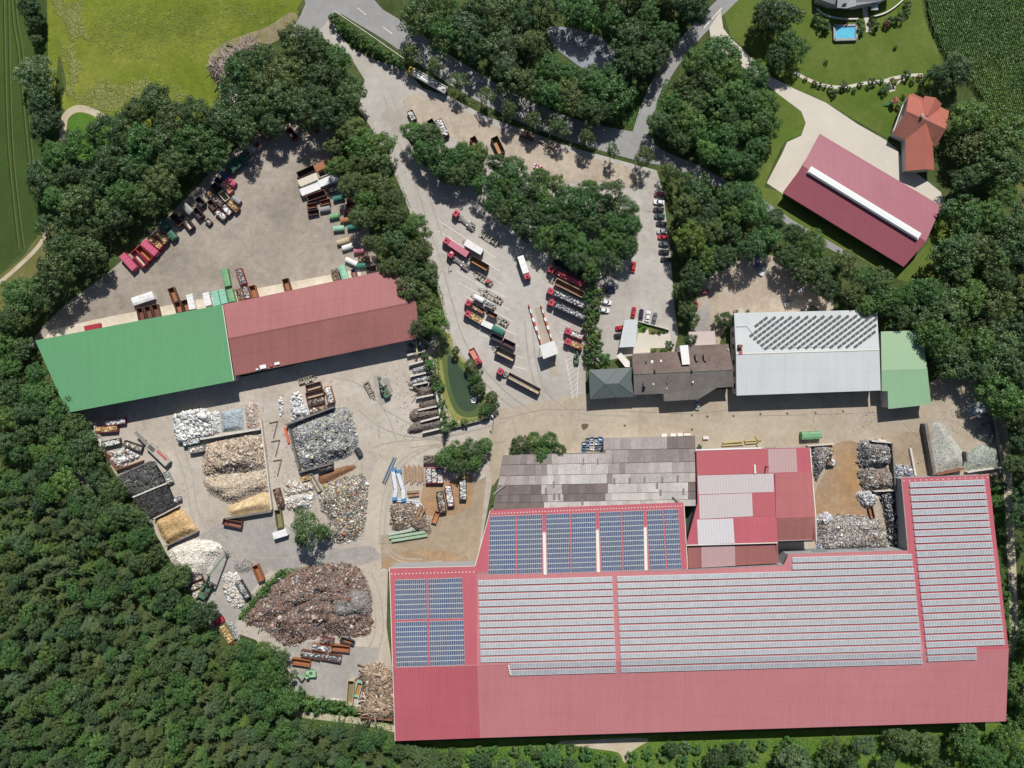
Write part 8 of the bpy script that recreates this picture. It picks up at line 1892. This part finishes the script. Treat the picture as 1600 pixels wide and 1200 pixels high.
if len(rest) > 300:
    Vs, Fs, Cs = [], [], []; nv = 0
    base = [spruce_mesh('s', 40 + i, 20.0, 3.2) for i in range(3)]
    for (x, y) in rest[300:]:
        V, F, C = base[TR.randrange(3)]
        hz = TR.uniform(8, 13); c = P(x, y, hz * 0.6); a = TR.uniform(0, 6.28); w = TR.uniform(0.8, 1.35)
        ca, sa = math.cos(a), math.sin(a)
        W_ = np.stack([(V[:, 0] * ca - V[:, 1] * sa) * w + c.x, (V[:, 0] * sa + V[:, 1] * ca) * w + c.y, V[:, 2] * hz / 20], -1)
        Vs.append(W_); Fs.append(F + nv); nv += len(V); Cs.append(C * TR.uniform(0.75, 1.1))
    o = put('far_spruces', fastmesh('far_spruces', np.concatenate(Vs), np.concatenate(Fs), M_NEED, np.concatenate(Cs)))
    o['kind'] = 'stuff'; tag(o, 'closed canopy of spruces towards the lower left corner', 'forest')
# corn
rng = np.random.default_rng(5)
CF = [(1444, -30), (1650, -30), (1650, 330), (1604, 286), (1584, 236), (1562, 190), (1522, 132), (1482, 94), (1454, 34)]
n = 90000
xs = rng.uniform(1438, 1650, n); ys = rng.uniform(-30, 330, n)
u = xs * 0.955 + ys * -0.295; v = xs * 0.295 + ys * 0.955      # rows lean with the field edge
u = np.round(u / 3.0) * 3.0 + rng.normal(0, 0.35, n)
xs = u * 0.955 + v * 0.295; ys = -u * 0.295 + v * 0.955
ok = inside(CF, xs, ys); xs, ys = xs[ok], ys[ok]
gap = vnoise(xs, ys, 0.03, 3) + 0.25 * vnoise(xs, ys, 0.16, 4)
hgt = 2.0 + 0.35 * gap
zz = rng.uniform(0.5, 1.0, len(xs)) * hgt
f = K * (H - zz)
pos = np.stack([(xs - 800) * f, (600 - ys) * f, zz], -1)
V, F = leafquads(pos, rng.normal(0, 0.7, (len(pos), 3)) + np.array([0, 0, 0.8]), rng.uniform(0.45, 0.95, len(pos)), rng, 0.35)
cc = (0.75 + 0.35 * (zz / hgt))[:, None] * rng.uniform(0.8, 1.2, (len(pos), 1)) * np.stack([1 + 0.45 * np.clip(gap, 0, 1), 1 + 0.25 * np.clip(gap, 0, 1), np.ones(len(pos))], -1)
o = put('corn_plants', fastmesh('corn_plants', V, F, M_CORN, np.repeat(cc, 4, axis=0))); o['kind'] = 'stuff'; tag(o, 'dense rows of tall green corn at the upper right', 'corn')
# low weeds that fray the edges of lawns, banks and verges
def weeds(name, label, poly, n, seed, tint, hmax=0.7, sz=(0.3, 0.7)):
    rng = np.random.default_rng(seed)
    xs_ = [p[0] for p in poly]; ys_ = [p[1] for p in poly]
    x = rng.uniform(min(xs_), max(xs_), n * 3); y = rng.uniform(min(ys_), max(ys_), n * 3)
    ok = inside(poly, x, y); x, y = x[ok][:n], y[ok][:n]
    hz = np.clip(0.5 + vnoise(x, y, 0.12, seed), 0.1, 1.3) * hmax
    z = rng.uniform(0.05, 1, len(x)) * hz
    f = K * (H - z)
    pos = np.stack([(x - 800) * f, (600 - y) * f, z], -1)
    V, F = leafquads(pos, rng.normal(0, 0.6, (len(pos), 3)) + np.array([0, 0, 0.8]), rng.uniform(*sz, len(pos)), rng)
    c = np.array(tint)[None] * rng.uniform(0.7, 1.3, (len(pos), 1)) * (0.85 + 0.3 * np.clip(vnoise(x, y, 0.07, seed + 1), -1, 1))[:, None]
    o = put(name, fastmesh(name, V, F, M_LEAF, np.repeat(c, 4, axis=0))); o['kind'] = 'stuff'; tag(o, label, 'weeds')
weeds('weeds', 'tall bright weeds below the solar hall', [(610, 1168), (870, 1162), (930, 1172), (966, 1180), (970, 1220), (610, 1220)], 9000, 1, (1.3, 1.7, 0.9))
weeds('weeds', 'tall bright weeds right of the sandy patch', [(985, 1178), (1020, 1160), (1400, 1150), (1580, 1140), (1600, 1220), (985, 1220)], 14000, 2, (1.3, 1.7, 0.9))
weeds('weeds', 'weeds on the green bank beside the scrap heap', [(372, 968), (384, 940), (430, 895), (446, 888), (470, 886), (450, 900), (410, 930), (384, 972)], 3500, 3, (1.4, 1.7, 0.8))
weeds('weeds', 'undergrowth beside the service path', [(1548, 742), (1566, 740), (1590, 1010), (1590, 1130), (1576, 1128), (1578, 1010)], 4000, 4, (1.1, 1.5, 0.8))
weeds('weeds', 'fringe of weeds around the pond bank', [(672, 540), (684, 548), (690, 600), (702, 648), (720, 660), (762, 648), (766, 656), (700, 672), (690, 660), (680, 600)], 2500, 5, (1.3, 1.6, 0.9))
weeds('weeds', 'verge grass between hedge and road', [(516, 24), (530, 30), (560, 54), (600, 78), (634, 96), (640, 104), (600, 96), (560, 76), (530, 54)], 2500, 6, (1.5, 1.6, 0.9), 0.4)
weeds('weeds', 'dry grass under the roadside trees', [(690, 132), (740, 158), (800, 186), (880, 216), (950, 236), (950, 242), (880, 226), (800, 196), (740, 168), (690, 142)], 3000, 7, (1.5, 1.45, 0.9), 0.35)
weeds('weeds', 'undergrowth along the forest path', [(440, 1100), (612, 1128), (612, 1160), (560, 1150), (440, 1126)], 3500, 8, (1.6, 1.6, 1.0), 0.4)
for i, (x, y, r, t) in enumerate(((888, 118, 22, 'lush'), (922, 124, 22, 'mid'), (952, 118, 20, 'dark'), (856, 98, 20, 'lush'), (978, 98, 21, 'mid'), (950, 172, 18, 'dark'), (968, 160, 19, 'lush'))):
    tree(x, y, r, '%s %s tree between the grey pond and the road' % ('large' if r > 20 else 'small', TW[t]), 'trees between the grey pond and the road', t, 11)
def straw(label, poly, n, seed, tint=(0.25, 0.265, 0.08)):
    rng = np.random.default_rng(seed)
    xs_ = [p[0] for p in poly]; ys_ = [p[1] for p in poly]
    x = rng.uniform(min(xs_), max(xs_), n * 3); y = rng.uniform(min(ys_), max(ys_), n * 3)
    e = edgedist(poly, x, y)
    ok = inside(poly, x, y) & (vnoise(x, y, 0.10, seed) + 0.5 * vnoise(x, y, 0.32, seed + 3) + np.clip(e / 18, 0, 1) * 0.7 > rng.uniform(0.0, 1.0, len(x)))
    x, y = x[ok][:n], y[ok][:n]; m = len(x)
    sz = rng.uniform(0.5, 1.5, m); a = 0.6 + 1.2 * vnoise(x, y, 0.06, seed + 5) + rng.normal(0, 0.25, m)
    size = np.stack([sz, sz * 0.10, np.full(m, 0.02)], -1)
    pos = np.stack([(x - 800) * GS, (600 - y) * GS, rng.uniform(0.07, 0.10, m)], -1)
    V, F, C = boxes(m, pos, size, a, rng.normal(0, 0.03, m), rng.normal(0, 0.05, m), np.array(tint)[None] * rng.uniform(0.8, 1.2, (m, 1)))
    o = put('dry_grass', fastmesh('dry_grass', V, F, M_DEB, C)); o['kind'] = 'stuff'; tag(o, label, 'grass')
straw('pale flattened grass along the left side of the meadow', [(78, 0), (128, 0), (136, 60), (132, 110), (120, 150), (104, 150), (96, 90)], 3600, 301)
straw('pale flattened grass along the lower side of the meadow', [(112, 150), (150, 120), (220, 112), (270, 128), (300, 150), (250, 160), (190, 176), (120, 168)], 3600, 302)
straw('pale flattened grass tufts across the upper meadow', [(130, 4), (460, 2), (440, 30), (380, 60), (330, 100), (200, 104), (140, 80)], 2200, 303, (0.20, 0.23, 0.05))
straw('dry stalks on the field margin beside the corn', [(1578, 236), (1590, 240), (1606, 300), (1600, 320), (1588, 290)], 500, 304)
weeds('weeds', 'fringe of weeds along the hedge edge of the paved yard', [(584, 200), (610, 246), (644, 326), (668, 396), (694, 466), (700, 500), (690, 500), (684, 466), (656, 396), (632, 326), (600, 252), (574, 206)], 5000, 9, (1.2, 1.4, 0.9), 0.4)
weeds('weeds', 'rough grass between the copse and the side road', [(1016, 214), (1030, 232), (1060, 246), (1040, 200), (1028, 176), (1050, 126), (1040, 122), (1022, 170)], 2500, 10, (1.2, 1.5, 0.9), 0.5)
weeds('weeds', 'rough grass at the corner of side road and main road', [(920, 186), (990, 198), (1000, 178), (1012, 150), (1000, 148), (980, 176)], 2500, 11, (1.2, 1.5, 0.9), 0.5)
for i, (x, y, r, t) in enumerate(((712, 246, 22, 'lush'), (738, 262, 21, 'mid'), (726, 236, 16, 'bright'))):
    tree(x, y, r, '%s tree closing the waist of the tree island' % ('large fresh green', 'middling green', 'small light green')[i], 'trees of the island waist', t, 11)
